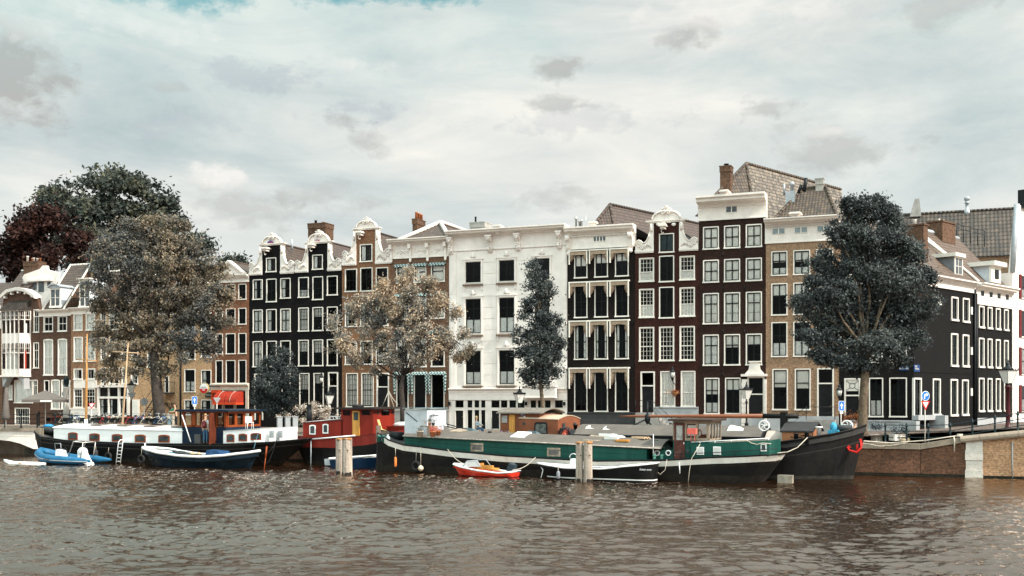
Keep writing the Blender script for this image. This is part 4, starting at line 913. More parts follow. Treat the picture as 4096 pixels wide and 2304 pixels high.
for ri, row in enumerate(rows):
 for h in row:
  mb = MB(); long_ = ri == 3
  mb.hexa([(h[0] - .12, -.3, h[3] - .12), (h[1] + .12, -.3, h[3] - .12), (h[1] + .12, -.02, h[3] - .04), (h[0] - .12, -.02, h[3] - .04), (h[0] - .12, -.26, h[3] + .02), (h[1] + .12, -.26, h[3] + .02), (h[1] + .12, -.02, h[3] + .16), (h[0] - .12, -.02, h[3] + .16)])
  for s, x in ((-1, h[0] - .1), (1, h[1] + .1)) if long_ else ():
   L_ = 1.7 if long_ else .75
   mb.hexa([(x - .04, -.24, h[3] - L_), (x + .06, -.24, h[3] - L_ - .15), (x + .06, -.14, h[3] - L_), (x - .04, -.14, h[3] - L_ - .1), (x - .12, -.28, h[3]), (x + .12, -.28, h[3]), (x + .12, -.04, h[3]), (x - .12, -.04, h[3])])
  mb.build('valance', GING, r)
mb = MB(); mb.box(.02, U - .02, -.07, -.001, -.2, q.z(1610, 1640)); mb.box(.02, U - .02, -.12, -.001, q.z(1610, 1645), q.z(1610, 1636)); mb.build('plinth', STONE, r)
d0 = .6; zr = q.z(1722, 894, 4); hip_roof(r, .25, U - .2, z2 - .1, zr, d0, 12, 3.6, TILE, name='roof')
mb = MB(); uc = (.25 + U - .2) / 2
for e_ in ((.25, d0, z2), (U - .2, d0, z2)): mb.tube([e_, (uc, d0 + 3.6, zr + .1)], .2, 5)
mb.tube([(uc, d0 + 3.6, zr + .12), (uc, 10, zr + .12)], .17, 5); mb.build('zinc_ridge', FRAMEW, r)
d = 3.0; chimney(r, q.u(1650, d), q.u(1668, d), d, d + 1.6, z2 - .5, q.z(1660, 874, d), CHIM, [(.5, .2, .13, .62, POT), (.5, .52, .13, .6, POT), (.5, .84, .13, .58, POT)])
# white stuccoed building
q, r = start(1796, 'canal_house', 'wide white stuccoed building with console cornice and dark ground floor shop windows', 'building')
U = q.u(2269); holes = []
cols = [(1861, 1925), (1995, 2059), (2137, 2200)]
rows = grid(q, cols, [(1046, 1132), (1194, 1335), (1402, 1539)], 1893)
allwin(r, rows, holes, [D_(sash='d', nx=2, nz=1, fw=.07, cur='none', sill=False), D_(sash='d', nx=2, nz=2, fw=.07, cur='half', meet=.72, sill=False), D_(sash='d', nx=2, nz=2, fw=.07, cur='half', meet=.7, sill=False)])
zt = q.z(1893, 995); zfr = q.z(1893, 1568)
G0 = []
zA1, zA0, zB1, zB0 = q.z(1893, 1600.7), q.z(1893, 1631), q.z(1893, 1639), q.z(1893, 1716)
for (l, rr, full) in [(1821, 1855, 0), (1869.6, 1890, 1), (1897.5, 1917.6, 1), (1924, 1942, 1), (1965, 1999, 0), (2003, 2030, 1), (2037, 2065, 1), (2070, 2099, 1), (2122, 2145, 1), (2151, 2172, 1), (2179, 2203, 1), (2219, 2252, 0)]:
 a, b = q.u(l), q.u(rr); h1, h2 = (a, b, zA0, zA1), (a, b, zB0 if full else .05, zB1); holes += [h1, h2]
 window(r, h1, 'd', 2, 1, .03, cur='none', sill=False, proud=.01)
 if full: window(r, h2, 'd', 2, 3, .03, cur=WRNG.choice(['none', 'half']), sill=False, proud=.01)
 else: door(r, h2, DOORK, fw=.04, trans=.02)
wall_part(r, 0, U, zt, 12, holes, STUCCO)
zc, z2 = q.z(1790, 954), q.z(1790, 929)
co = cornice(r, -.05, U + .03, q.z(1893, 1002), zc, z2, .9, STUCCO, back=.6)
orn = random.Random(9)
for px in (1806, 1962, 2075, 2241):
 mb = MB(); x = q.u(px); zz = zc
 mb.prof([(-.05, zz), (-.62, zz), (-.66, zz - .2), (-.5, zz - .45), (-.3, zz - .6), (-.26, zz - .95), (-.34, zz - 1.1), (-.2, zz - 1.35), (-.05, zz - 1.4)], x - .2, x + .2)
 mb.box(x - .27, x + .27, -.7, -.05, zz - .1, zz - .002); spiral(mb, (x, zz - .3), .14, 1.4, .04, 1, -.62)
 for k in range(4): mb.ball((x + orn.uniform(-.1, .1), -.38, zz - .55 - .2 * k), .09, 6)
 mb.build('console_bracket', STUCCO, co)
mb = MB()
for (l, rr) in cols:
 for (t, b) in [(1039, 1137), (1187, 1340), (1395, 1543)]:
  a, c = q.u(l - 6), q.u(rr + 6); z0, z1 = q.z(1893, b), q.z(1893, t)
  mb.box(a, q.u(l), -.09, -.001, z0, z1); mb.box(q.u(rr), c, -.09, -.001, z0, z1); mb.box(q.u(l), q.u(rr), -.09, -.001, q.z(1893, t + 7), z1); mb.box(a - .06, c + .06, -.14, -.001, z1, z1 + .1)
  mb.ball(((a + c) / 2, -.12, z1 + .34), (.17, .1, .26), 8); mb.ball(((a + c) / 2 - .18, -.08, z1 + .26), (.1, .06, .1), 6); mb.ball(((a + c) / 2 + .18, -.08, z1 + .26), (.1, .06, .1), 6)
  for x in (a + .08, c - .08): mb.box(x - .06, x + .06, -.08, -.001, z0 - .55, z0 - .12)
for l, rr in ((1800, 1826), (2243, 2266)):
 a, c = q.u(l), q.u(rr); mb.box(a, c, -.05, -.001, zfr, q.z(1893, 1004))
 for t, b in ((1010, 1175), (1180, 1215), (1222, 1545)): mb.box(a + .1, c - .1, -.075, -.05, q.z(1893, b), q.z(1893, t))
for k in range(14):
 z = zfr + .5 + k * .95
 if z < zt - .3:
  for (l, rr) in ((1932, 1986), (2067, 2128)): mb.box(q.u(l), q.u(rr), -.028, -.001, z, z + .88)
mb.build('window_surrounds', STUCCO, r)
for (l, rr) in cols:
 for b in (1137, 1340, 1543): mb = MB(); mb.box(q.u(l - 8), q.u(rr + 8), -.2, -.001, q.z(1893, b + 6), q.z(1893, b) - .002); mb.build('window_sill', mat('brown_sill', (.16, .11, .08), .8), r)
mb = MB(); z0, z1 = q.z(1893, 1600), q.z(1893, 1557); mb.prof([(-.001, z0), (-.06, z0), (-.06, z1 - .3), (-.1, z1 - .28), (-.1, z1 - .12), (-.28, z1), (-.28, z1 + .05), (-.001, z1 + .1)], 0, U)
for (l, rr) in ((1801, 1825), (1832, 1958), (1965, 2095)): mb.box(q.u(l), q.u(rr), -.085, -.06, z0 + .45, z1 - .4)
mb.build('belt_course', STUCCO, r)
mb = MB(); a, b = q.u(2101), q.u(2232); z0, z1 = q.z(2160, 1588, -.7), q.z(2160, 1548, -.7); mb.box(a, b, -.75, -.29, z0, z1); mb.box(a - .1, b + .1, -.85, -.29, z1, z1 + .12); mb.box(a - .05, b + .05, -.8, -.29, z0 - .08, z0); mb.build('balcony_box', STUCCO, r)
for px in (1799, 2105, 2258): mb = MB(); x = q.u(px); mb.box(x - .06, x + .12, -.22, -.07, q.z(px, 1622), q.z(px, 1607)); mb.build('wall_lamp', BLACKM, r)
mb = MB(); z3 = z2 + .02
mb.box(.8, U - .6, 1.2, 10, z2 - .3, z3 + .2); mb.build('flat_roof', LEAD, r)
d = 1.5; hoist(r, q.u(2000), q.z(2000, 917) - .1, .75, .9)
mb = MB(); mb.hexa([(q.u(2015, d), d, z3), (q.u(2080, d), d, z3), (q.u(2080, 4), 4, z3), (q.u(2015, 4), 4, z3), (q.u(2015, d), d, z3 + .5), (q.u(2080, d), d, z3 + .15), (q.u(2080, 4), 4, z3 + .15), (q.u(2015, 4), 4, z3 + .5)]); mb.build('roof_hatch', LEAD, r)
d = 5; chimney(r, q.u(1880, d), q.u(1938, d), d, d + 1.5, z2 - .5, q.z(1900, 888, d), mat('grey_render', (.33, .31, .28), .8, .15), [(.25, .3, .09, .55, BLACKM)])
# chocolate black house with canvas window hoods
q, r = start(2269, 'canal_house', 'chocolate black brick house with cream folded canvas hoods round every window')
U = q.u(2540); holes = []
cols = [(2298, 2349), (2379, 2431), (2461, 2514)]
rows = grid(q, cols, [(1017, 1112), (1143, 1271), (1298, 1438), (1486, 1646)], 2323)
allwin(r, rows, holes, [D_(sash='d', nx=2, nz=1, fw=.09, cur='top'), D_(sash='d', nx=2, nz=4, fw=.09, cur='none'), D_(sash='d', nx=2, nz=3, fw=.09, cur='sides'), D_(sash='d', nx=2, nz=4, fw=.09, cur='none')])
for (l, rr) in ((2384, 2436), (2472, 2513)): h = H(q, l, rr, 1683, 1712, 2410); holes.append(h); window(r, h, 'd', 3, 1, .07, cur='half')
zt = q.z(2323, 996); wall_part(r, 0, U, zt, 11, holes, CHOC)
zc, z2 = q.z(2300, 944), q.z(2300, 912)
co = cornice(r, -.1, U, zt - .02, zc, z2, .75, dent=True)
for px in (2276, 2525):
 mb = MB(); x = q.u(px); mb.prof([(-.05, zc), (-.6, zc), (-.62, zc - .2), (-.35, zc - .55), (-.25, zc - 1.0), (-.05, zc - 1.3)], x - .17, x + .17); spiral(mb, (x, zc - .3), .13, 1.4, .04, 1, -.6); mb.ball((x, -.2, zc - 1.45), .17, 8); mb.build('console_bracket', WHITE, co)
hf = H(q, 2375, 2424, 945, 967)
mb = MB(); n = 4
mb.box(hf[0], hf[1], -.1, -.062, hf[2], hf[3]); fw_ = mb.build('frieze_window', FRAMEW, r)
mb = MB()
for i in range(n):
 w_ = (hf[1] - hf[0]) / n; mb.box(hf[0] + i * w_ + .04, hf[0] + (i + 1) * w_ - .04, -.105, -.1, hf[2] + .06, hf[3] - .04)
mb.build('pane', MATS['attic_glass'], fw_)
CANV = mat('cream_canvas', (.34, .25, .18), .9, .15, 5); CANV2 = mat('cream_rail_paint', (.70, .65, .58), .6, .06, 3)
for ri, row in enumerate(rows):
 for ci, h in enumerate(row):
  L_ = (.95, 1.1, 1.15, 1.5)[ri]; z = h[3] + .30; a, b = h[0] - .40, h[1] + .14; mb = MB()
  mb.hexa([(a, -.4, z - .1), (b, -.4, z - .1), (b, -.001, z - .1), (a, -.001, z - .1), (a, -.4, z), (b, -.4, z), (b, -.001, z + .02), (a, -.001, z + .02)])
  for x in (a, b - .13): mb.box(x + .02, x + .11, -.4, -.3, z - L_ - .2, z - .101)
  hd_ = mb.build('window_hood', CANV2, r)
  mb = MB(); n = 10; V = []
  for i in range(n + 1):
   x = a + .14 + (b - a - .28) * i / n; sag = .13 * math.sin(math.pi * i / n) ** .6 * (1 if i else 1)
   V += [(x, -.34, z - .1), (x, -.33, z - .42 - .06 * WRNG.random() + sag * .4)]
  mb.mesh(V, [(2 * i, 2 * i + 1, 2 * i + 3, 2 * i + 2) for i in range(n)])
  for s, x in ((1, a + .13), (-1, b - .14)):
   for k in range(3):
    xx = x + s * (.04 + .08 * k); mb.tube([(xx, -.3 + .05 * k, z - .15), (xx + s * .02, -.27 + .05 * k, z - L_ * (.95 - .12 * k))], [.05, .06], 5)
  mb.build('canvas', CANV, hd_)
mb = MB(); mb.box(.02, U - .02, -.06, -.001, -.2, q.z(2323, 1652)); mb.box(.02, U - .02, -.12, -.001, q.z(2323, 1653), q.z(2323, 1648));
mb.build('plinth', mat('dark_grey_plinth', (.05, .05, .05), .8, .12, 2), r)
gable_roof(r, .6, U - .1, z2 - .15, z2 + .02, 1.0, 11, LEAD, cap=False)
mb = MB()
for px, hgt in ((2304, 1.3), (2318, 1.0), (2326, 1.05), (2344, 1.5)):
 x = q.u(px, 2); mb.lathe([(.09, 0), (.09, hgt * .8), (.15, hgt * .82), (.15, hgt * .9), (.09, hgt * .92), (.09, hgt)] if px != 2344 else [(.02, 0), (.015, hgt)], (x, 2, z2), 8)
mb.build('flues', mat('galvanised', (.45, .44, .42), .4, .1, metal=.5), r)
d = .2; hoist(r, q.u(2375), z2 + .05, .7, .5)
skew_roof(r, q, (2368, 908, 2.6), (2440, 817, 4.8), (2456, 905, 3.6), TILE, dv=(4.3, 11.4), k=1.3, s=1.7)
# oxblood neck gable
WS = D_(sash='w', nx=4, nz=5, fw=.09, meet=.4)
q, r, n0, n1, nt, zb = neck_house(2540, 2795, 1001, (2615, 2717), 889, (2637, 2696, 934, 1010), 824, [(1032, 1127), (1156, 1271), (1309, 1445)], OXBL,
 'oxblood red brick neck gable house with carved shell crest and white small paned windows', 897, 2542, 2793, [
 [D_(WS, cur='half'), D_(BR, nx=2, nz=1, ext=(.08, .1), cur='none'), D_(WS, cur='half')], [D_(WS, nz=7, meet=.43, cur='half'), D_(BR, nz=1, ext=(.08, .1), cur='none'), D_(WS, nz=7, meet=.43, cur='half')], [D_(WS, nz=7, meet=.43, cur='none')] * 3],
 [(2563, 2619, 1486, 1690, None, 'door', DOORK), (2642, 2700, 1486, 1628, None, 'win', D_(WS, nz=8, cur='full')), (2724, 2781, 1486, 1628, None, 'win', D_(WS, nz=8, cur='full')), (2650, 2692, 1680, 1712, None, 'win', D_(WS, nz=2, cur='none'))],
 0, '', 2595, 2736, (2656, 919, .62), refp=2586, grid_cols=[(2557, 2616), (2637, 2696), (2719, 2779)], dep=12)
mb = MB(); c = (n0 + n1) / 2
for i in range(12): mb.ball((c + orn.uniform(-.8, .8), -.1, nt - .12 + orn.uniform(-.12, .28)), (.2, .08, .14), 7)
mb.build('carving', WHITE, r)
mb = MB(); mb.box(q.u(2618), q.u(2795) - .02, -.1, -.001, q.z(2700, 1662) - .6, q.z(2700, 1632)); mb.box(q.u(2618), q.u(2795) - .02, -.16, -.001, q.z(2700, 1632), q.z(2700, 1627)); mb.build('plinth', GREYP, r)
def stoop(root, u0, u1, z, n=6, dirn=1, m=STONE, out=1.1, rail=True):
 mb = MB(); mb.box(u0, u1, -out, -.13, -.2, z)
 for i in range(n): mb.box(u1 + i * .28 if dirn > 0 else u0 - (i + 1) * .28, u1 + (i + 1) * .28 if dirn > 0 else u0 - i * .28, -out, -.13, -.2, z - (i + 1) * z / (n + 1))
 st = mb.build('stoop', m, root)
 if rail:
  mb = MB(); L_ = n * .28; e = (u1 + L_) if dirn > 0 else (u0 - L_); s = u1 if dirn > 0 else u0; t = u0 if dirn > 0 else u1
  mb.tube([(t, -out, z + .95), (s, -out, z + .95), (e, -out, .95)], .022, 5); mb.tube([(t, -out, z + .5), (s, -out, z + .5), (e, -out, .5)], .014, 5)
  for x, zz in ((t, z), (s, z), (e, 0)): mb.tube([(x, -out, zz), (x, -out, zz + 1.0)], .025, 5)
  mb.build('railing', BLACKM, st)
stoop(r, q.u(2556), q.u(2622), q.z(2590, 1650), 6, 1)
# tall dark plum house
q, r = start(2795, 'canal_house', 'tallest house, dark plum brick with cream cornice and steep hip roof with a sunlit tint on one slope')
U = q.u(3063); holes = []
rows = grid(q, [(2813, 2875), (2897, 2960), (2984, 3047)], [(907, 997), (1040, 1130), (1173, 1296), (1339, 1462)], 2844)
allwin(r, rows, holes, [D_(sash='d', nx=2, nz=2, cur='blind'), D_(sash='d', nx=2, nz=2, cur='blind'), D_(sash='d', nx=2, nz=3, cur='blind', meet=.66), [D_(sash='d', nx=2, nz=3, cur='full', meet=.66), D_(sash='d', nx=2, nz=3, cur='top', meet=.66), D_(sash='d', nx=2, nz=3, cur='top', meet=.66)]])
for (l, rr, c) in ((2818, 2877, 'toph'), (2901, 2962, 'top')): h = H(q, l, rr, 1512, 1656, 2846); holes.append(h); window(r, h, 'd', 2, 3, cur=c, meet=.66)
hd = H(q, 2990, 3057, 1508, 1700, 2846); holes.append(hd)
zt = q.z(2844, 881); wall_part(r, 0, U, zt, 13, holes, OXBL2); door(r, hd, DOORK, trans=.36)
zc, z2 = q.z(2800, 836), q.z(2800, 792)
co = cornice(r, -.05, U + .05, zt - .03, zc, z2, 1.0, back=.5)
mb = MB(); hh = (q.u(2902), q.u(2952), q.z(2920, 852), q.z(2920, 824)); mb.box(hh[0], hh[1], -.1, -.062, hh[2], hh[3]); o = mb.build('frieze_window', FRAMEW, r)
mb = MB(); c = (hh[0] + hh[1]) / 2; mb.box(hh[0] + .08, c - .04, -.11, -.1, hh[2] + .06, hh[3] - .06); mb.box(c + .04, hh[1] - .08, -.11, -.1, hh[2] + .06, hh[3] - .06); mb.build('pane', MATS['attic_glass'], o)
mb = MB(); a, b = q.u(2972), q.u(3066); ac = (a + b) / 2
mb.box(a - .08, hd[0] - .02, -.16, -.001, 0, hd[3] - .2); mb.box(hd[1] + .02, b + .02, -.16, -.001, 0, hd[3] - .2)
mb.box(a - .2, b + .1, -.24, -.001, hd[3] - .2, hd[3]) if False else mb.box(a - .12, b + .08, -.3, -.05, hd[3] + .02, hd[3] + .2)
mb.prism([(a + .15, hd[3] + .2), (b - .15, hd[3] + .2), (b - .45, hd[3] + .55), (b - .55, hd[3] + 1.1), (a + .55, hd[3] + 1.1), (a + .45, hd[3] + .55)], -.15, -.001)
mb.box(a + .45, b - .45, -.22, -.001, hd[3] + 1.1, hd[3] + 1.2)
for k in range(9): z = .3 + k * .4; mb.box(a - .1, hd[0] - .03, -.19, -.001, z, z + .3); mb.box(hd[1] + .03, b + .02, -.19, -.001, z, z + .3)
mb.build('door_surround', WHITE, r)
for px in (2892, 2978):
 for y in (872, 1010, 1145, 1318, 1490): mb = MB(); mb.tube([(q.u(px), -.04, q.z(px, y)), (q.u(px), -.04, q.z(px, y + 18))], .035, 4); mb.build('wall_anchor', BLACKM, r)
skew_roof(r, q, (2850, 792, 2.2), (2985, 653, 6.0), (3007, 790, 4.4), TILE_G, m2=TILE_S, k=1.6, s=1.5)  # right slope takes the tiles tinted as sunlit
d = 3.2; chimney(r, q.u(2880, d), q.u(2922, d), d, d + 1.0, z2, q.z(2900, 662, d), CHIM, [(.5, .5, .2, .22, BLACKM)])
hoist(r, q.u(2905), z2 - .02, .75, 1.05)
mb = MB(); mb.box(.02, U - .02, -.06, -.001, -.2, q.z(2844, 1662)); mb.build('plinth', GREYP, r)
# tan brick house
q, r = start(3063, 'canal_house', 'greyish tan brick house with brown hip roof left of the big dark tree')
U = q.u(3356); holes = []
rows = grid(q, [(3086, 3149), (3174, 3240), (3265, 3332)], [(1005, 1102), (1134, 1261), (1289, 1427)], 3118)
allwin(r, rows, holes, [D_(sash='d', nx=2, nz=2, cur='toph', meet=.6, fw=.09), D_(sash='d', nx=2, nz=2, cur='top', meet=.62, fw=.09), D_(sash='d', nx=2, nz=2, cur='half', meet=.62, fw=.09)])
for (l, rr, c) in ((3090, 3151, 'top'), (3180, 3242, 'top')): h = H(q, l, rr, 1476, 1640, 3120); holes.append(h); window(r, h, 'd', 1, 2, cur=c, meet=.66)
hd = H(q, 3269, 3335, 1474, 1676, 3120); holes.append(hd)
zt = q.z(3118, 972); wall_part(r, 0, U, zt, 13, holes, TAN2); door(r, hd, DOORK, trans=.3, nx=2)
zc, z2 = q.z(3070, 905), q.z(3070, 880)
cornice(r, -.05, U + .05, zt - .02, zc, z2, .85, dent=True)
for (l, rr) in ((3088, 3142), (3177, 3232), (3267, 3323)):
 mb = MB(); a, b = q.u(l), q.u(rr); c = (a + b) / 2; mb.box(a, b, -.1, -.062, q.z(3118, 938), q.z(3118, 912)); o = mb.build('frieze_window', FRAMEW, r)
 mb = MB(); mb.box(a + .06, c - .04, -.11, -.1, q.z(3118, 938) + .05, q.z(3118, 912) - .05); mb.box(c + .04, b - .06, -.11, -.1, q.z(3118, 938) + .05, q.z(3118, 912) - .05); mb.build('pane', mat('frieze_glass', (.22, .26, .27), .2), o)
mb = MB(); d = 4.0; A = (q.u(3212, d), d, q.z(3212, 753, d)); B = (q.u(3302, d), d, A[2]); E1 = (.3, .6, z2 - .12); E2 = (U - .1, .6, z2 - .12); E3 = (U - .1, 10, z2 - .12); E0 = (.3, 10, z2 - .12)
quad_uv(mb, E1, E2, B, A); quad_uv(mb, E2, E3, B, B); quad_uv(mb, E3, E0, A, B); quad_uv(mb, E0, E1, A, A); ridge_cap(mb, A, B, .14); ridge_cap(mb, E1, A, .14); ridge_cap(mb, E2, B, .14); mb.build('roof', TILE_G, r)
hoist(r, q.u(3185), z2 + .0, .9, .95)
d = 3.6; chimney(r, q.u(3262, d), q.u(3292, d), d, d + .6, A[2] - .8, q.z(3275, 712, d), mat('grey_render', (.33, .31, .28)), [])
mb = MB(); d = 2.6; x = q.u(3160, d); z = q.z(3160, 790, d); mb.box(x - .35, x + .35, d, d + 1, z - 1.2, z + .5); mb.lathe([(.13, 0), (.13, .5), (.2, .52), (.2, .7), (.1, .8)], (x + .1, d + .4, z + .5), 8); mb.lathe([(.08, 0), (.08, .9)], (x - .5, d + .4, z + .3), 8); mb.build('roof_vent', LEAD, r)
mb = MB(); x, z = q.u(3206, d), q.z(3206, 752, d); mb.tube([(x - .25, d, z - .4), (x, d, z + .25)], .13, 6); mb.tube([(x, d, z + .0), (x + .2, d, z - .2)], .1, 6); mb.tube([(x + .2, d, z - .3), (x + .35, d, z + .75)], .15, 6); mb.build('black_flue', BLACKM, r)
mb = MB(); mb.box(.02, U - .02, -.06, -.001, -.2, q.z(3118, 1664)); mb.build('plinth', GREYP, r)
stoop(r, q.u(3232), q.u(3345), q.z(3300, 1678), 5, -1)
# black corner house (front and side in one thing)
q, r = start(3356, 'canal_house', 'black painted corner house standing behind the big dark tree, windows on two sides')
U = q.u(CORNER); holes = []
for (l, rr, t, b, ref) in [(3375, 3438, 1345, 1450, 3590), (3470, 3530, 1345, 1450, 3590), (3560, 3627, 1345, 1450, 3590), (3375, 3438, 1200, 1300, 3590), (3470, 3530, 1200, 1300, 3590), (3560, 3627, 1200, 1300, 3590), (3476, 3532, 1511, 1668, 3590), (3558, 3627, 1511, 1668, 3590)]:
 h = H(q, l, rr, t, b, ref); holes.append(h); window(r, h, 'd', 2, 2, .1, cur=('half' if t == 1511 and l == 3476 else 'none' if t == 1511 else None))
hd = H(q, 3378, 3441, 1512, 1700, 3590); holes.append(hd); door(r, hd, DOORK, trans=.37)
mb = MB(); c = ((hd[0] + hd[1]) / 2, hd[3] - .55); mb.box(hd[0] + .12, hd[1] - .12, .03, .05, hd[3] - .95, hd[3] - .12); mb.build('fanlight', FRAMEW, r)
mb = MB(); mb.torus((c[0], .01, c[1]), .2, .02, 'y', 16, 5)
for sx in (-1, 1):
 for sz in (-1, 1): mb.tube([(c[0] + sx * .14, .01, c[1] + sz * .14), (c[0] + sx * .5, .01, c[1] + sz * .4)], .016, 4)
mb.build('fanlight_bars', BLACKM, r)
s = SP.sub(CORNER, zb=ZS); Ls = s.u(3897)
zt = s.z(3725, 1146)
M2 = Matrix.Translation(Vector((s.O[0] - q.O[0], s.O[1] - q.O[1], 0)))
def to_local(q, s, x, y, z):
 wx = s.O[0] + s.U[0] * x + s.D[0] * y - q.O[0]; wy = s.O[1] + s.U[1] * x + s.D[1] * y - q.O[1]
 return (wx * q.U[0] + wy * q.U[1], wx * q.D[0] + wy * q.D[1], z)
mb = MB(); holed(mb, .008, U, -.3, zt, holes)
dh = 9.0
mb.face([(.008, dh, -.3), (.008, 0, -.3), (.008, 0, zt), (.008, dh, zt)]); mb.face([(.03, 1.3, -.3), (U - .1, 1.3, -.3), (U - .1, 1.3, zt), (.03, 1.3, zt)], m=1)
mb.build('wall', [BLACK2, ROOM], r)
side = bpy.data.objects.new('side_facade', None)
rot_rel = TH - TS
def side_part(mbx, name, mats, parent=None):
 o = mbx.build(name, mats, parent or r)
 if parent is None: o.location = to_local(q, s, 0, 0, 0); o.rotation_euler = (0, 0, rot_rel)
 return o
sh = []
for (l, rr, t, b, ref) in [(3804, 3831, 1188, 1283, 3817), (3850, 3876, 1193, 1290, 3862), (3803, 3830, 1334, 1466, 3816), (3849, 3874, 1339, 1468, 3861), (3801, 3829, 1517, 1664, 3815), (3847, 3872, 1519, 1662, 3860), (3730, 3760, 1515, 1662, 3745), (3654, 3684, 1512, 1668, 3669), (3750, 3760, 1188, 1220, 3755)]:
 h = H(s, l, rr, t, b, ref); sh.append(h)
 w = window(r, h, 'd', 2, 3, .16, cur='left', meet=.6, proud=.06, rec=.09); w.location = to_local(q, s, 0, 0, 0); w.rotation_euler = (0, 0, rot_rel)
mb = MB(); holed(mb, 0, Ls, -.3, zt, sh); mb.face([(0.1, 1.3, -.3), (Ls - .1, 1.3, -.3), (Ls - .1, 1.3, zt), (0.1, 1.3, zt)], m=1); mb.face([(Ls, 0, -.3), (Ls, 9, -.3), (Ls, 9, zt), (Ls, 0, zt)]); mb.box(0, Ls, -.03, -.001, s.z(3700, 1490), s.z(3700, 1487)); side_part(mb, 'side_wall', [BLACK2, ROOM])
zs2 = s.z(3725, 1102)
mb = MB(); P = [(.3, zt), (-.1, zt), (-.1, zt + .45), (-.25, zt + .6), (-.3, zt + .8), (-.55, zs2 - .1), (-.55, zs2), (.3, zs2)]; mb.prof(P, -.3, Ls); side_part(mb, 'side_cornice', WHITE)
cornice(r, -.0, U + .3, zt, zt + .5, zs2 - .003, .5)
mb = MB(); dz = s.z(3700, 1005, 4.2)
P0, P1, P2, P3 = (-.3, -.3, zs2), (Ls, -.3, zs2), (Ls, 4.6, s.z(3800, 960, 4.6)), (-.3, 4.6, s.z(3800, 960, 4.6))
quad_uv(mb, P0, P1, P2, P3); mb.face([(Ls, -.3, zs2), (Ls, 9, zs2), (Ls, 4.6, P2[2])], m=1); mb.face([(-.3, 9, zs2), (-.3, -.3, zs2), (-.3, 4.6, P2[2])], m=1); mb.tube([(Ls, -.35, zs2 + .08), (Ls, 4.6, P2[2] + .1)], .13, 4, 2); mb.tube([(Ls - 1.4, 1.2, zs2 + 1.9), (Ls - 1.2, 4.6, P2[2] + .1)], .12, 4, 2)
quad_uv(mb, (Ls, 9.4, zs2), (-.3, 9.4, zs2), P3, P2); side_part(mb, 'roof', [TILE_P, BLACK2, FRAMEW])
def side_dormer(s_, parent, l, rr, t, b, d0, dep, roofm, cheek, q_=None, big=False):
 a, bb = s_.u(l, d0), s_.u(rr, d0); z0, z1 = s_.z(l, b, d0), s_.z(l, t, d0)
 mb = MB(); mb.box(a, bb, d0, d0 + dep, z0, z1); return mb, a, bb, z0, z1
mb, a, b, z0, z1 = side_dormer(s, r, 3816, 3848, 1025, 1100, .35, 3.2, None, None); dm = side_part(mb, 'dormer', mat('grey_boards', (.17, .18, .19), .7, .15, 3))
mb = MB(); mb.box(a - .25, b + .15, .1, 3.4, z1, z1 + .28); mb.build('dormer_roof', FRAMEW, dm)
mb = MB(); mb.box(a, a + .12, .28, .349, z0, z1 - .002); mb.box(b - .12, b, .28, .349, z0, z1 - .002); c = (a + b) / 2; mb.box(c - .03, c + .03, .3, .345, z0 + .1, z1 - .1); mb.box(a + .12, b - .12, .28, .349, z0, z0 + .12); mb.box(a + .12, b - .12, .28, .349, z1 - .12, z1 - .002); mb.box(a + .12, b - .12, .3, .345, (z0 + z1) / 2 - .02, (z0 + z1) / 2 + .02); mb.build('frame', FRAMEW, dm)
mb = MB(); mb.face([(a + .1, .33, z0 + .1), (b - .1, .33, z0 + .1), (b - .1, .33, z1 - .1), (a + .1, .33, z1 - .1)]); mb.build('pane', MATS['attic_glass'], dm)
def side_chim(px0, px1, py0, py1, d, dep, pots=()):
 mb = MB(); a, b = s.u(px0, d), s.u(px1, d); z0, z1 = s.z(px0, py1, d), s.z(px0, py0, d); mb.box(a, b, d, d + dep, z0, z1 - .12); mb.box(a - .07, b + .07, d - .07, d + dep + .07, z1 - .12, z1)
 o = side_part(mb, 'chimney', CHIM)
 mb = MB()
 for f_, r_, h_ in pots: mb.lathe([(r_, 0), (r_ * .9, h_), (r_ * 1.1, h_ + .05)], (a + (b - a) * f_, d + dep / 2, z1), 9)
 if pots: mb.build('chimney_pots', FRAMEW, o)
side_chim(3694, 3712, 893, 1040, 1.0, 1.6, [(.3, .13, .35)]); side_chim(3770, 3822, 880, 966, 3.8, 1.3, [(.3, .1, .2), (.6, .1, .2)])
mb = MB()
for px, dd, hh_ in ((3665, -1.2, 1685), (3780, -1.2, 1662)):
 a = s.u(px, dd); mb.box(a, a + .55, dd, -.001, -.2, s.z(px, hh_, dd))
mb.box(s.u(3690, -.8), s.u(3790, -.8), -.5, -.001, 1.0, 1.35); side_part(mb, 'stoop_walls', GREYP)
mb = MB(); x = Ls - .15; mb.tube([(x, -.12, 0), (x, -.12, zt + .3)], .1, 8); mb.tube([(x + .35, -.12, 0), (x + .35, -.12, zt)], .06, 8); side_part(mb, 'drainpipe', BLACKM)
mb = MB(); mb.box(.3, U - .05, -.12, -.001, q.z(3590, 1712) - .6, q.z(3590, 1686)); mb.box(.3, U, -.2, -.001, q.z(3590, 1686), q.z(3590, 1681)); mb.build('plinth', GREYP, r)
blue_s = mat('street_sign_blue', (.01, .04, .13), .4)
mb = MB(); x, z = q.u(3616), q.z(3616, 1474); mb.box(x - .32, x + .32, -.04, -.005, z - .14, z + .14); o = mb.build('street_sign', blue_s, r); text_obj('lettering', 'AMSTEL', .19, FRAMEW, o, (x, -.045, z), ext=.003)
mb = MB(); x, z = s.u(3666), s.z(3666, 1473); mb.box(x - .45, x + .45, -.04, -.005, z - .26, z + .26); o = side_part(mb, 'street_sign', blue_s)
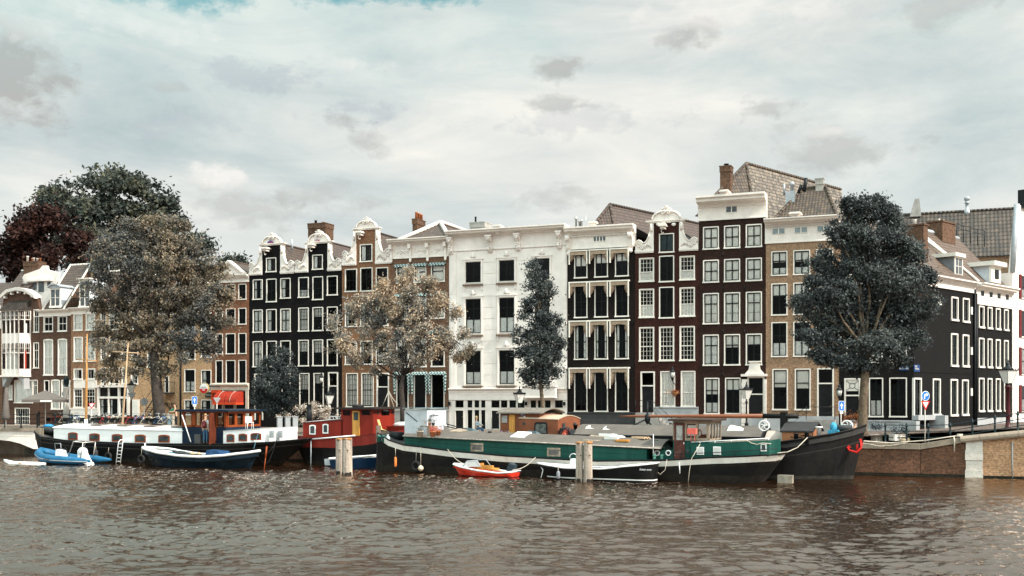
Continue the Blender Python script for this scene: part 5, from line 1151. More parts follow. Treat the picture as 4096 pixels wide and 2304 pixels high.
text_obj('lettering', 'RUE', .2, FRAMEW, o, (x - .15, -.045, z + .12), ext=.003); text_obj('lettering', 'PARADIS', .16, FRAMEW, o, (x, -.045, z - .06), ext=.003)
for (px, py) in ((3884, 1243), (3884, 1404), (3884, 1568)): mb = MB(); x, z = s.u(px), s.z(px, py); mb.box(x - .14, x + .14, -.08, -.002, z - .3, z + .3); side_part(mb, 'wall_light', FRAMEW)
# second black house in the side street
s2 = SP.sub(3903, zb=ZS); r2 = s2.root('canal_house', 'narrow black side street house with white attic band next to the corner house', 'house')
L2 = s2.u(4048); zt2 = s2.z(3905, 1215); sh = []
cl = [(3914, 3935), (3949, 3967), (3982, 4000), (4015, 4032)]
for (t, b) in ((1224, 1312), (1352, 1470), (1512, 1647)):
 for (l, rr) in cl: h = (s2.u(l), s2.u(rr), s2.z(3925, b), s2.z(3925, t)); sh.append(h); window(r2, h, 'd', 2, 3, .15, cur='left', proud=.06, rec=.09, meet=.6)
mb = MB(); block(mb, 0, L2, -.3, zt2, 9, sh); mb.build('wall', [BLACK2, ROOM], r2)
zt3 = s2.z(3905, 1131); cornice(r2, 0, L2, zt2 - .02, s2.z(3905, 1160), zt3, .7, back=.3)
for px in (3927, 3961, 3993, 4026): mb = MB(); x = s2.u(px); mb.box(x - .3, x + .3, -.08, -.061, s2.z(3925, 1183), s2.z(3925, 1163)); mb.build('frieze_window', SASHD, r2)
mb = MB(); zz = s2.z(3905, 1131); quad_uv(mb, (0.05, .2, zz), (L2, .2, zz), (L2, 4.6, s2.z(3960, 985, 4.6)), (.05, 4.6, s2.z(3960, 985, 4.6))); zq = s2.z(3960, 985, 4.6)
quad_uv(mb, (L2, 9, zz), (.05, 9, zz), (.05, 4.6, zq), (L2, 4.6, zq)); mb.face([(L2, .2, zz), (L2, 9, zz), (L2, 4.6, zq)], m=1); mb.tube([(.05, 4.6, zq), (L2, 4.6, zq)], .18, 5, 1); mb.build('roof', [TILE_P, LEAD], r2)
mb, a, b, z0, z1 = side_dormer(s2, r2, 3958, 3992, 1062, 1128, .3, 3.6, None, None); dm = mb.build('dormer', mat('pale_zinc', (.50, .53, .56)), r2)
mb = MB(); mb.box(a - .3, b + .5, -.25, 3.8, z1, z1 + .35); mb.box(a - .1, b + .1, .1, .3, z0, z1); mb.build('dormer_roof', FRAMEW, dm)
mb = MB(); mb.box((a + b) / 2 - .3, (a + b) / 2 + .45, .05, .099, z0 + .3, z1 - .3); mb.build('pane', SASHD, dm)
mb = MB()
for i in range(5):
 x = s2.u(3826 + i * 28, 4.6); mb.tube([(x, 4.6, zq - .2), (x, 4.6, zq + 1.3)], .04, 5)
for k in (.9, 1.25): mb.tube([(s2.u(3826, 4.6), 4.6, zq + k), (s2.u(3940, 4.6), 4.6, zq + k)], .03, 5)
mb.build('roof_railing', BLACKM, r2)
mb = MB(); mb.box(.05, L2, -.1, -.001, -.2, s2.z(3925, 1672)); mb.build('plinth', GREYP, r2)
# white house at the right edge
s3 = SP.sub(4050, zb=ZS); r3 = s3.root('canal_house', 'white plastered house with red shutters at the right edge of the photo', 'house')
L3 = s3.u(4400); zt4 = s3.z(4050, 1090); sh = []
for (t, b) in ((1100, 1195), (1240, 1350), (1390, 1500), (1540, 1650)):
 for (l, rr) in ((4084, 4130),): h = (s3.u(l), s3.u(rr), s3.z(4090, b), s3.z(4090, t)); sh.append(h); w = window(r3, h, 'd', 2, 2, .12); mb = MB(); mb.box(h[0] - .5, h[0] - .06, -.1, -.04, h[2], h[3]); mb.build('shutter', mat('red_shutter', (.12, .012, .012), .5), w)
mb = MB(); block(mb, 0, L3, -.3, zt4, 10, sh); mb.build('wall', [STUCCO, ROOM], r3)
mb = MB(); zr_ = s3.z(4072, 836); mb.prism([(-.0, zt4), (L3, zt4), (L3, zr_), (s3.u(4074, 0), zr_ + .4)], .02, .35); mb.build('gable', STUCCO, r3)
mb = MB(); mb.tube([(0.1, .05, zt4), (s3.u(4070), .05, zr_ + .4)], .25, 4); mb.build('verge', LEAD, r3)
mb = MB(); x = s3.u(4080); mb.box(x + .3, x + 2.2, -.3, .3, zr_ + .2, s3.z(4080, 757)); mb.build('chimney', BLACKM, r3)
# big roof behind
d = 9.0; q9 = FP.sub(3560, zb=ZS, d=27); r9 = q9.root('tall_building', 'building behind the corner houses seen only as a long mottled pantile roof', 'building')
a, b = 0, q9.u(4076); z0, z1 = q9.z(3600, 1040), q9.z(3840, 846, 4)
mb = MB(); quad_uv(mb, (a, 0, z0), (b, 0, z0), (b, 4, z1), (a, 4, z1)); quad_uv(mb, (b, 8, z0), (a, 8, z0), (a, 4, z1), (b, 4, z1)); ridge_cap(mb, (a, 4, z1), (b, 4, z1), .16); mb.build('roof', tiles('roof_pantiles_big', (.070, .048, .033), (.024, .018, .013), (.008, .006, .005), w=.36, h=.52), r9)
mb = MB(); mb.box(a, b, .3, 7.7, 0, z0 - .02); mb.face([(b, 0, z0), (b, 8, z0), (b, 4, z1)]); mb.face([(a, 8, z0), (a, 0, z0), (a, 4, z1)]); mb.build('wall', TAN2, r9)
mb = MB(); x = q9.u(3868, 4); mb.lathe([(.3, -.4), (.3, .1), (.15, .12), (.15, .75), (.26, .77), (.26, .82), (.18, .84), (.18, 1.05), (.26, 1.07), (.26, 1.35), (.2, 1.4)], (x, 4, z1), 12); mb.build('roof_vent', LEAD, r9)
mb = MB(); x = q9.u(3660, 4); mb.hexa([(x - .5, 3.6, z1 - .3), (x + .6, 3.6, z1 - .3), (x + .6, 4.6, z1 - .3), (x - .5, 4.6, z1 - .3), (x, 3.8, z1 + 1.5), (x + .4, 3.8, z1 + 1.5), (x + .4, 4.4, z1 + 1.5), (x, 4.4, z1 + 1.5)]); mb.build('chimney', STONE, r9)
# ------------------------------------------------------------ trees
def leafmat(name, c1, c2, c3, scale=.35, rough=.55):
 m = bpy.data.materials.new(name); m.use_nodes = True; nt = m.node_tree; N = nt.nodes; L = nt.links
 b = N['Principled BSDF']; b.inputs['Roughness'].default_value = rough; b.inputs['Specular IOR Level'].default_value = .12
 geo = N.new('ShaderNodeNewGeometry'); n = N.new('ShaderNodeTexNoise'); n.inputs['Scale'].default_value = scale; n.inputs['Detail'].default_value = 5
 n.inputs['Roughness'].default_value = .6; L.new(geo.outputs['Position'], n.inputs['Vector'])
 r = N.new('ShaderNodeValToRGB'); e = r.color_ramp.elements; e.new(.5)
 for el, p, c in zip(e, (.36, .5, .64), (c1, c2, c3)): el.position = p; el.color = (*c, 1)
 ad = N.new('ShaderNodeMath'); ad.operation = 'MULTIPLY_ADD'; ad.inputs[1].default_value = .22; ad.inputs[2].default_value = -.11
 L.new(geo.outputs['Random Per Island'], ad.inputs[0]); a2 = N.new('ShaderNodeMath'); a2.operation = 'ADD'; L.new(ad.outputs[0], a2.inputs[0]); L.new(n.outputs['Fac'], a2.inputs[1])
 L.new(a2.outputs[0], r.inputs[0])
 mr = N.new('ShaderNodeMapRange'); mr.inputs[3].default_value = .7; mr.inputs[4].default_value = 1.3; L.new(geo.outputs['Random Per Island'], mr.inputs[0])
 mm = N.new('ShaderNodeMix'); mm.data_type = 'RGBA'; mm.blend_type = 'MULTIPLY'; mm.inputs[0].default_value = 1; L.new(r.outputs[0], mm.inputs[6]); L.new(mr.outputs[0], mm.inputs[7])
 L.new(mm.outputs[2], b.inputs['Base Color'])
 tl = N.new('ShaderNodeBsdfTranslucent'); L.new(mm.outputs[2], tl.inputs[0]); mx = N.new('ShaderNodeMixShader'); mx.inputs[0].default_value = .25
 L.new(b.outputs[0], mx.inputs[1]); L.new(tl.outputs[0], mx.inputs[2]); L.new(mx.outputs[0], N['Material Output'].inputs[0]); return m
BARK = mat('bark', (.05, .04, .034), .9, .35, 3, .6, 12); BARK_L = mat('bark_light', (.13, .095, .065), .9, .35, 4, .6, 12)
def P3(px, py, Z): return Vector(((px - CX) / F * Z, Z, HC + (YH - py) / F * Z))
def leaf_cloud(rng, cent, rad, n, size, clump, up=.3, fill=.55, gap=13):
 """cent, rad: arrays of lobes; leaves grow in twig clumps through the lobes, denser near their skins"""
 cent = np.array(cent); rad = np.array(rad); vol = np.prod(rad, axis=1) ** (2 / 3); pr = vol / vol.sum()
 nc = max(8, n // clump); nb = nc * 7; k = rng.choice(len(cent), nb, p=pr)
 d = rng.normal(size=(nb, 3)); d /= np.linalg.norm(d, axis=1)[:, None]; rr = fill + (1.02 - fill) * rng.random(nb) ** .8 + .16 * (rng.random(nb) < .22) * rng.random(nb)
 tw = cent[k] + d * rad[k] * rr[:, None]; g = np.zeros(nb); wl = size * gap
 for q_ in range(14): v = rng.normal(size=3); v *= 2 * math.pi / (np.linalg.norm(v) * wl * rng.uniform(.5, 1.5)); g += np.sin(tw @ v + rng.uniform(0, 6.28))
 keep = np.argsort(-(g + rng.normal(size=nb) * .55))[:nc]; tw = tw[keep]; d = d[keep]
 cs = size * rng.uniform(1.2, 2.9, nc)
 idx = rng.integers(0, nc, n); p = tw[idx] + rng.normal(size=(n, 3)) * cs[idx][:, None] * np.array([1, 1, .72])
 nrm = rng.normal(size=(n, 3)) * .8 + d[idx] * .5 + np.array([0, 0, up]); nrm /= np.linalg.norm(nrm, axis=1)[:, None]
 a = np.cross(nrm, rng.normal(size=(n, 3))); a /= np.linalg.norm(a, axis=1)[:, None] + 1e-9; b = np.cross(nrm, a)
 s = size * rng.uniform(.6, 1.25, n)[:, None]
 V = np.stack([p - a * s, p - b * s * .5 , p + a * s, p + b * s * .5], axis=1).reshape(-1, 3)
 return V, tw
def quads(name, V, m, parent, loc):
 n = len(V) // 4; me = bpy.data.meshes.new(name); V = V - np.array(loc); me.vertices.add(4 * n); me.vertices.foreach_set('co', V.astype(np.float32).ravel())
 me.loops.add(4 * n); me.loops.foreach_set('vertex_index', np.arange(4 * n, dtype=np.int32)); me.polygons.add(n)
 me.polygons.foreach_set('loop_start', np.arange(0, 4 * n, 4, dtype=np.int32)); me.materials.append(m); me.update(calc_edges=True); me.validate()
 o = bpy.data.objects.new(name, me); COL.objects.link(o); o.parent = parent; return o
def tree(name, label, base, Z, lobes, n, size, lm, trunk, bm=BARK, seed=1, clump=26, limbs=9, group=None, dscale=.8, cat='tree', fill=.5, zb=None, twigs=90, gap=13):
 """base (px, py) of the trunk; lobes (px, py, rx, ry) of the crown in photo pixels at distance Z; trunk: [(px, py, radius_px)]"""
 rng = np.random.default_rng(seed); k = Z / F
 loc = P3(base[0], base[1], Z); loc.z = ZS if zb is None else zb
 root = empty(name, loc, 0, label, cat, group)
 c = []; r = []
 for (px, py, rx, ry) in lobes:
  off = rng.uniform(-.5, .5) * (rx + ry) * .5 * k
  p = P3(px, py, Z); c.append((p.x, p.y + off, p.z)); r.append((rx * k, (rx + ry) / 2 * k * dscale, ry * k))
 V, tw = leaf_cloud(rng, c, r, n, size, clump, fill=fill, gap=gap)
 mb = MB(); pts = [P3(a, b, Z) - loc for a, b, q in trunk]; pts[0].z = -.1; mb.tube(pts, [q * k for a, b, q in trunk], 9)
 fork = pts[-1]; fr = trunk[-1][2] * k
 order = sorted(range(len(c)), key=lambda i: -r[i][0])[:limbs]; hubs = []
 for i in order:
  e = Vector(c[i]) - loc; s0 = pts[-1].lerp(pts[-2], rng.uniform(0, .45)); mid = s0.lerp(e, .5) + Vector(rng.uniform(-.3, .3, 3)) + Vector((0, 0, -.08 * (e - s0).length + .1))
  q1 = s0.lerp(mid, .5) + Vector(rng.uniform(-.15, .15, 3)); mb.tube([s0, q1, mid, mid.lerp(e, .6) + Vector(rng.uniform(-.2, .2, 3)), e], [fr * .62, fr * .5, fr * .36, fr * .24, fr * .12], 6); hubs += [mid, mid.lerp(e, .6), e]
 for i in rng.choice(len(tw), min(twigs, len(tw)), replace=False):
  e = Vector(tw[i]) - loc; h = min(hubs, key=lambda q: (q - e).length); mb.tube([h, h.lerp(e, .5) + Vector(rng.uniform(-.15, .15, 3)), e], [fr * .13 + .012, fr * .08 + .01, .008], 4)
 mb.build('trunk', bm, root); quads('crown', V, lm, root, loc); return root
L_T3 = leafmat('leaves_elm', (.095, .104, .108), (.135, .122, .10), (.22, .17, .115), .24)
L_T5 = leafmat('leaves_pale_elm', (.15, .16, .165), (.29, .25, .20), (.42, .31, .21), .26)
L_T7 = leafmat('leaves_dark', (.036, .043, .044), (.055, .064, .064), (.10, .11, .105), .4)
L_T2 = leafmat('leaves_deep_green', (.030, .037, .032), (.055, .066, .058), (.085, .085, .055), .22)
L_T1 = leafmat('leaves_copper', (.018, .010, .009), (.030, .014, .012), (.055, .024, .018), .3)
L_T4 = leafmat('leaves_blue_black', (.030, .038, .040), (.05, .059, .059), (.085, .095, .09), .8)
tree('copper_tree', 'copper beech with dark purple leaves behind the roofs at the far left', (120, 1300), 150, [(100, 925, 105, 75), (225, 905, 110, 70), (40, 1010, 110, 100), (190, 1010, 140, 110), (310, 1000, 60, 90), (-40, 980, 80, 90), (110, 1080, 160, 60), (290, 1060, 80, 50)], 30000, .34, L_T1, [(120, 1300, 22), (125, 1120, 16)], seed=2, clump=30)
tree('dark_tree', 'huge dark green tree rising behind the houses at the left', (460, 1300), 165, [(440, 800, 130, 105), (290, 850, 120, 95), (565, 830, 120, 105), (650, 920, 120, 120), (430, 930, 180, 130), (190, 805, 62, 36), (245, 770, 40, 40), (735, 985, 75, 90), (310, 970, 130, 120), (570, 1000, 180, 120), (440, 720, 48, 42), (560, 735, 44, 40), (780, 1060, 50, 60), (790, 965, 40, 40)], 70000, .36, L_T2, [(460, 1300, 34), (470, 1050, 24)], seed=3, clump=30)
tree('far_tree', 'small dark treetop showing above the roof beside the white pediment', (930, 1300), 160, [(905, 1062, 22, 18), (945, 1058, 16, 13), (985, 1066, 14, 8), (880, 1085, 26, 18), (920, 1080, 34, 14)], 3500, .3, L_T2, [(930, 1300, 8), (935, 1090, 6)], seed=4)
tree('elm_tree', 'largest quayside elm with greyish brown crown hiding the tan brick building', (634, 1700), 86, [(500, 935, 95, 70), (420, 1010, 60, 60), (640, 925, 110, 75), (745, 985, 85, 75), (480, 1040, 120, 90), (640, 1050, 150, 110), (800, 1080, 100, 85), (880, 1100, 50, 50), (410, 1150, 85, 75), (530, 1180, 130, 90), (700, 1190, 150, 100), (850, 1180, 95, 80), (915, 1200, 40, 45), (385, 1240, 50, 50), (470, 1290, 100, 80), (620, 1300, 130, 80), (780, 1320, 110, 75), (870, 1290, 60, 60), (395, 1360, 45, 55), (480, 1400, 75, 50), (590, 1400, 90, 60), (740, 1400, 90, 50), (835, 1410, 50, 45), (440, 1480, 38, 48), (500, 1500, 30, 30), (640, 1470, 50, 60), (540, 1465, 48, 30), (820, 1450, 25, 28), (700, 1445, 50, 25)], 80000, .115, L_T3, [(640, 1715, 27), (636, 1640, 23), (628, 1560, 22), (620, 1460, 20), (612, 1360, 15)], seed=5, limbs=16, twigs=160, fill=.35)
tree('spreading_elm_tree', 'spreading elm with a pale orange tan crown and forked dark trunk behind the grey shed', (1612, 1700), 79, [(1630, 1105, 62, 42), (1560, 1165, 85, 50), (1700, 1160, 75, 55), (1430, 1215, 75, 50), (1505, 1250, 105, 60), (1640, 1240, 110, 70), (1765, 1235, 75, 55), (1372, 1300, 62, 50), (1345, 1370, 42, 42), (1400, 1390, 80, 40), (1345, 1430, 28, 20), (1540, 1350, 120, 65), (1700, 1350, 100, 60), (1800, 1350, 85, 50), (1862, 1395, 42, 30), (1460, 1440, 70, 32), (1560, 1440, 75, 38), (1655, 1430, 60, 38), (1840, 1425, 38, 20), (1740, 1430, 60, 30), (1480, 1480, 36, 18)], 46000, .095, L_T5, [(1612, 1715, 11), (1610, 1620, 11), (1604, 1560, 11), (1612, 1500, 7)], seed=6, limbs=13, twigs=170, fill=.3)
tree('round_tree', 'small round blue black tree in front of the twin black houses', (1104, 1690), 83, [(1108, 1425, 40, 40), (1090, 1475, 58, 48), (1125, 1500, 62, 50), (1095, 1550, 78, 58), (1135, 1575, 60, 52), (1085, 1610, 66, 42), (1140, 1620, 50, 32), (1050, 1560, 36, 34), (1045, 1520, 20, 18)], 20000, .105, L_T4, [(1112, 1700, 5), (1112, 1640, 5), (1110, 1560, 3)], seed=7, gap=8, limbs=5, twigs=40)
tree('slender_tree', 'slender upright dark tree in front of the white building', (2167, 1690), 76, [(2130, 1062, 24, 36), (2150, 1110, 34, 40), (2112, 1130, 24, 34), (2185, 1110, 24, 34), (2165, 1180, 42, 55), (2195, 1160, 22, 40), (2165, 1270, 48, 55), (2112, 1225, 26, 50), (2098, 1270, 20, 30), (2125, 1340, 50, 45), (2190, 1340, 52, 50), (2078, 1340, 24, 34), (2232, 1300, 20, 36), (2150, 1420, 80, 50), (2225, 1400, 34, 45), (2250, 1370, 16, 26), (2085, 1415, 30, 34), (2140, 1490, 66, 45), (2200, 1480, 50, 40), (2160, 1540, 44, 22)], 21000, .095, L_T4, [(2170, 1700, 8), (2170, 1620, 8), (2163, 1540, 7), (2160, 1350, 4), (2150, 1150, 2)], BARK_L, seed=8, gap=6, limbs=12, twigs=80, fill=.2)
tree('plane_tree', 'big dense blue black tree with a pale knotty trunk beside the black bow', (3448, 1768), 65.5, [(3510, 790, 24, 34), (3455, 805, 26, 34), (3402, 815, 22, 34), (3480, 860, 70, 55), (3400, 875, 50, 50), (3560, 850, 34, 40), (3606, 835, 18, 22), (3330, 905, 26, 26), (3350, 950, 55, 44), (3450, 960, 95, 70), (3570, 950, 75, 65), (3262, 985, 24, 26), (3640, 1010, 44, 50), (3640, 1090, 80, 66), (3310, 1040, 70, 46), (3430, 1080, 120, 80), (3570, 1120, 120, 85), (3700, 1130, 40, 60), (3290, 1130, 60, 40), (3245, 1200, 70, 42), (3345, 1180, 90, 60), (3210, 1270, 40, 36), (3340, 1270, 120, 66), (3480, 1250, 130, 80), (3610, 1250, 110, 75), (3712, 1240, 44, 46), (3745, 1200, 22, 26), (3270, 1345, 90, 38), (3390, 1370, 120, 56), (3520, 1380, 105, 56), (3640, 1340, 66, 46), (3290, 1420, 50, 24), (3370, 1450, 80, 24), (3450, 1470, 70, 22), (3550, 1450, 55, 24), (3620, 1430, 34, 20)], 115000, .095, L_T7, [(3450, 1775, 26), (3450, 1720, 20), (3453, 1600, 17), (3462, 1480, 17), (3466, 1380, 12)], BARK_L, seed=9, gap=11, limbs=22, twigs=200, fill=.3)
L_FL = leafmat('pale_blossom', (.16, .12, .07), (.42, .34, .28), (.62, .56, .50), 3)
L_PL = leafmat('planter_leaves', (.05, .06, .06), (.13, .15, .16), (.3, .33, .36), 4)
L_OR = leafmat('orange_flowers', (.12, .08, .05), (.3, .1, .05), (.5, .2, .08), 5)
def bush(name, label, px, py, Z, lobes, n, size, lm, seed, group=None, cat='shrub', zb=None, parent=None):
 rng = np.random.default_rng(seed); k = Z / F; loc = P3(px, py, Z)
 if zb is not None: loc.z = zb
 c = [tuple(P3(a, b, Z)) for a, b, _, _ in lobes]; r = [(x * k, (x + y) / 2 * k, y * k) for _, _, x, y in lobes]
 V, tw = leaf_cloud(rng, c, r, n, size, 14, fill=.1)
 root = empty(name, loc, 0, label, cat, group); mb = MB()
 for i in rng.choice(len(tw), min(14, len(tw)), replace=False): e = Vector(tw[i]) - loc; mb.tube([(0, 0, 0), e * .5 + Vector((.03, 0, .02)), e], [.02, .015, .006], 4)
 mb.build('stem', BARK, root); quads('foliage', V, lm, root, loc); return root
bush('flowering_shrub', 'pale blossoming shrub on the quay behind the red barge', 1255, 1720, 79, [(1210, 1650, 38, 34), (1260, 1640, 46, 36), (1310, 1655, 36, 34), (1240, 1680, 50, 24), (1340, 1650, 22, 24)], 6000, .06, L_FL, 11, zb=ZS)
# ------------------------------------------------------------ street things
def on_street(px, Z, zb=ZS): return (((px - CX) / F * Z), Z, zb)
def lamp(px, Z, ytop, label, post_m=BLACKM, zb=ZS, post_r=.06, big=1.0, base=True):
 """crown lantern on a post; ytop is the photo row of the lantern's tip"""
 loc = on_street(px, Z, zb); r = empty('street_lamp', loc, R(20), label, 'street lamp', 'crown lanterns along the quay')
 top = HC + (YH - ytop) / F * Z - zb; h = top - 1.15 * big; s = big
 mb = MB(); mb.lathe([(.2, 0), (.2, .1), (.14, .14), (.12, .8), (.15, .85), (post_r * 1.2, .95), (post_r, 1.4), (post_r * .8, h - .3), (post_r * 1.5, h - .25), (post_r * 1.5, h - .18), (post_r * .7, h - .1), (post_r, h)] if base else [(post_r, 0), (post_r * .8, h)], n=10)
 mb.tube([(-.3 * s, 0, h - .32), (.3 * s, 0, h - .32)], .018, 5); mb.build('post', post_m, r)
 mb = MB(); a, b = .14 * s, .30 * s; z0, z1 = h + .02, h + .62 * s
 for k in range(4):
  p0 = Vector(((a if k in (0, 3) else -a), (a if k < 2 else -a), z0)); p1 = Vector(((b if k in (0, 3) else -b), (b if k < 2 else -b), z1)); mb.tube([p0, p1], .014, 4)
 mb.box(-b - .04, b + .04, -b - .04, b + .04, z1, z1 + .04)
 for k in range(5):
  t = -b + 2 * b * k / 4
  for (x, y) in ((t, -b - .02), (t, b + .02), (-b - .02, t), (b + .02, t)): mb.lathe([(.03, 0), (.035, .03), (.004, .1)], (x, y, z1 + .03), 5)
 mb.lathe([(b * .95, 0), (b * .6, .12 * s), (b * .3, .2 * s), (b * .3, .28 * s), (.03, .36 * s), (.05, .42 * s), (.01, .52 * s)], (0, 0, z1 + .04), 10); lan = mb.build('lantern', BLACKM, r)
 mb = MB(); V = [(-a, -a, z0), (a, -a, z0), (a, a, z0), (-a, a, z0), (-b, -b, z1), (b, -b, z1), (b, b, z1), (-b, b, z1)]
 mb.mesh(V, [(0, 1, 5, 4), (1, 2, 6, 5), (2, 3, 7, 6), (3, 0, 4, 7)]); mb.build('lamp_glass', mat('milky_lamp_glass', (.62, .60, .56), .3, .04, 4), lan)
 return r
lamp(525, 90, 1515, 'crown lantern on a thin dark post in front of the shop house')
lamp(1318, 80, 1552, 'crown lantern on a short pale post above the pale blossoming shrub', post_m=FRAMEW)
lamp(2078, 76, 1546, 'crown lantern left of the slender tree before the white building')
lamp(2986, 74, 1468 + 60, 'crown lantern before the white door surround of the tallest house')
lamp(4032, 66, 1438, 'crown lantern on an ornate wine red post on the bridge at the right', post_m=mat('wine_red_iron', (.06, .012, .014), .35, .2, 5), zb=2.55, post_r=.12, big=1.25)
# lantern on a tall white column at the left
r = empty('street_lamp', on_street(265, 88), 0, 'tall white column with a small dark carriage lantern beside the grey parasol', 'street lamp')
mb = MB(); h = HC + (YH - 1552) / F * 88 - ZS; mb.lathe([(.26, 0), (.26, .3), (.22, .35), (.22, h), (.26, h + .02), (.26, h + .08)], n=14); mb.build('column', FRAMEW, r)
mb = MB(); mb.lathe([(.16, 0), (.2, .1), (.12, .15), (.2, .2), (.22, .55), (.27, .58), (.1, .75), (.12, .8), (.02, .92)], (0, 0, h + .08), 10); mb.build('lantern', mat('teal_black_iron', (.02, .035, .038), .35, .2, 6), r)
def pole_sign(px, Z, ytop, label, kind, zb=ZS, size=.6, pole=FRAMEW, ypole=None, rot=20, extra=None, group=None):
 loc = on_street(px, Z, zb); r = empty('traffic_sign', loc, R(rot), label, 'traffic sign', group)
 top = HC + (YH - ytop) / F * Z - zb
 mb = MB(); mb.tube([(0, 0, 0), (0, 0, top)], .028, 7); mb.build('post', pole, r)
 y = -.045; z = top
 def disc(zc, m, rr, yy, nm='sign_face', par=None, n=24):
  mb = MB(); mb.prism([(rr * math.cos(2 * math.pi * i / n), zc + rr * math.sin(2 * math.pi * i / n)) for i in range(n)], yy - .006, yy + .006); return mb.build(nm, m, par or r)
 def tri(zc, m, s_, yy, nm='sign_face', par=None):
  mb = MB(); mb.prism([(-s_, zc + s_ * .58), (s_, zc + s_ * .58), (0, zc - s_ * 1.15)], yy - .006, yy + .006); return mb.build(nm, m, par or r)
 BL = mat('sign_blue', (.012, .12, .42), .4, .04); RD = mat('sign_red', (.45, .015, .015), .4, .04); GR = mat('sign_back_grey', (.30, .31, .31), .5, .1, 3, metal=.3); WH = mat('sign_white', (.75, .75, .75), .4, .03)
 for what in kind:
  s = size * (1.0 if what[0] != 'plate' else .5)
  if what[0] == 'arrow':
   mb = MB(); mb.box(-s * .42, s * .42, y - .006, y + .006, z - s * 1.25, z); o = mb.build('sign_face', WH, r); mb = MB(); mb.box(-s * .38, s * .38, y - .009, y - .006, z - s * 1.21, z - .04 * s); o2 = mb.build('blue_field', BL, o)
   mb = MB(); c = z - s * .62; mb.prism([(-.07 * s, c - .38 * s), (.07 * s, c - .38 * s), (.07 * s, c + .02 * s), (.22 * s, c - .02 * s), (0, c + .4 * s), (-.22 * s, c - .02 * s), (-.07 * s, c + .02 * s)], y - .012, y - .009); mb.build('arrow', WH, o); z -= s * 1.3
  elif what[0] == 'right':
   o = disc(z - s * .5, WH, s * .5, y); o2 = disc(z - s * .5, BL, s * .45, y - .006, 'blue_field', o); c = z - s * .5
   mb = MB(); mb.prism([(-.2 * s, c - .3 * s), (-.08 * s, c - .3 * s), (-.08 * s, c + .02 * s), (-.02 * s, c + .08 * s), (.08 * s, c + .08 * s), (.08 * s, c - .06 * s), (.33 * s, c + .13 * s), (.08 * s, c + .32 * s), (.08 * s, c + .2 * s), (-.06 * s, c + .2 * s), (-.2 * s, c + .08 * s)], y - .016, y - .012); mb.build('arrow', WH, o); z -= s * 1.02
  elif what[0] == 'yield':
   o = tri(z - s * .32, RD, s * .55, y); tri(z - s * .30, WH, s * .34, y - .008, 'white_field', o); z -= s
  elif what[0] == 'yieldback': tri(z - s * .32, GR, s * .5, y); z -= s
  elif what[0] == 'back': disc(z - s * .5, GR, s * .5, y); z -= s
  elif what[0] == 'plate':
   mb = MB(); mb.box(-s * .5, s * .5, y - .006, y + .006, z - s * .62, z); o = mb.build('plate', WH, r); z -= s * .7
 return r
pole_sign(778, 84, 1586, 'blue one way sign with white arrow and small plate above the dark blue cabin roof', [('arrow',), ('plate',)], size=.47)
pole_sign(868, 84, 1590, 'back of a grey triangular sign right of the left blue arrow sign', [('yieldback',)], size=.55)
pole_sign(262, 88.5, 1562, 'grey round sign seen from behind near the grey parasol', [('back',)], size=.55)
pole_sign(577, 88, 1592, 'grey round sign seen from behind left of the big elm trunk', [('back',)], size=.6)
pole_sign(366, 86, 1612, 'red and white yield sign behind the yellow mast', [('yield',)], size=.5)
pole_sign(3700, 61.5, 1564, 'blue right turn disc above a red yield triangle on the quay', [('right',), ('yield',)], size=.55, zb=1.95)
pole_sign(3364, 63.5, 1604, 'blue one way sign with white arrow beside the pale tree trunk', [('arrow',), ('plate',)], size=.45)
pole_sign(527, 89.5, 1570, 'dark triangular sign seen from behind on the lantern post', [('yieldback',)], size=.7, pole=BLACKM)
# round beer sign on the tan wall and board
q = FP.sub(818, zb=0); r = q.root('pub_sign', 'round white and red illuminated pub sign hanging over the pavement', 'sign'); u, z = q.at(818, 1554, -1.3)
mb = MB(); mb.prism([(u + .5 * math.cos(i * math.pi / 12), z + .5 * math.sin(i * math.pi / 12)) for i in range(24)], -1.4, -1.2); mb.build('sign_box', mat('gold_rim', (.35, .27, .13), .5), r)
mb = MB(); mb.prism([(u + .45 * math.cos(i * math.pi / 12), z + .45 * math.sin(i * math.pi / 12)) for i in range(24)], -1.42, -1.4); f_ = mb.build('white_face', MATS['sign_white'], r)
mb = MB(); mb.prism([(u + .44 * math.cos(math.pi + i * math.pi / 12), z - .02 + .42 * math.sin(math.pi + i * math.pi / 12)) for i in range(13)], -1.43, -1.421); mb.build('red_field', MATS['sign_red'], f_)
text_obj('lettering', 'AMSTEL', .2, mat('gold_letters', (.25, .18, .10), .5), f_, (u, -1.43, z + .1)); text_obj('lettering', 'BIER', .16, MATS['sign_white'], f_, (u, -1.436, z - .14))
mb = MB(); mb.tube([(u + .45, -1.3, z + .2), (u + .9, -.02, z + .2)], .03, 5); mb.build('bracket', BLACKM, r)
q = FP.sub(837, zb=0); r = q.root('pub_board', 'small dark arched name board under the round pub sign', 'sign'); u, z = q.at(836, 1580, -.1)
mb = MB(); mb.prism([(u - .45, z - .2), (u + .45, z - .2), (u + .45, z + .1), (u + .2, z + .24), (u - .2, z + .24), (u - .45, z + .1)], -.12, -.06); mb.build('board', mat('board_green', (.02, .03, .027), .5), r); text_obj('lettering', 'De Ysbreeker' if False else 'A.B. Amstel', .15, FRAMEW, r, (u, -.125, z))
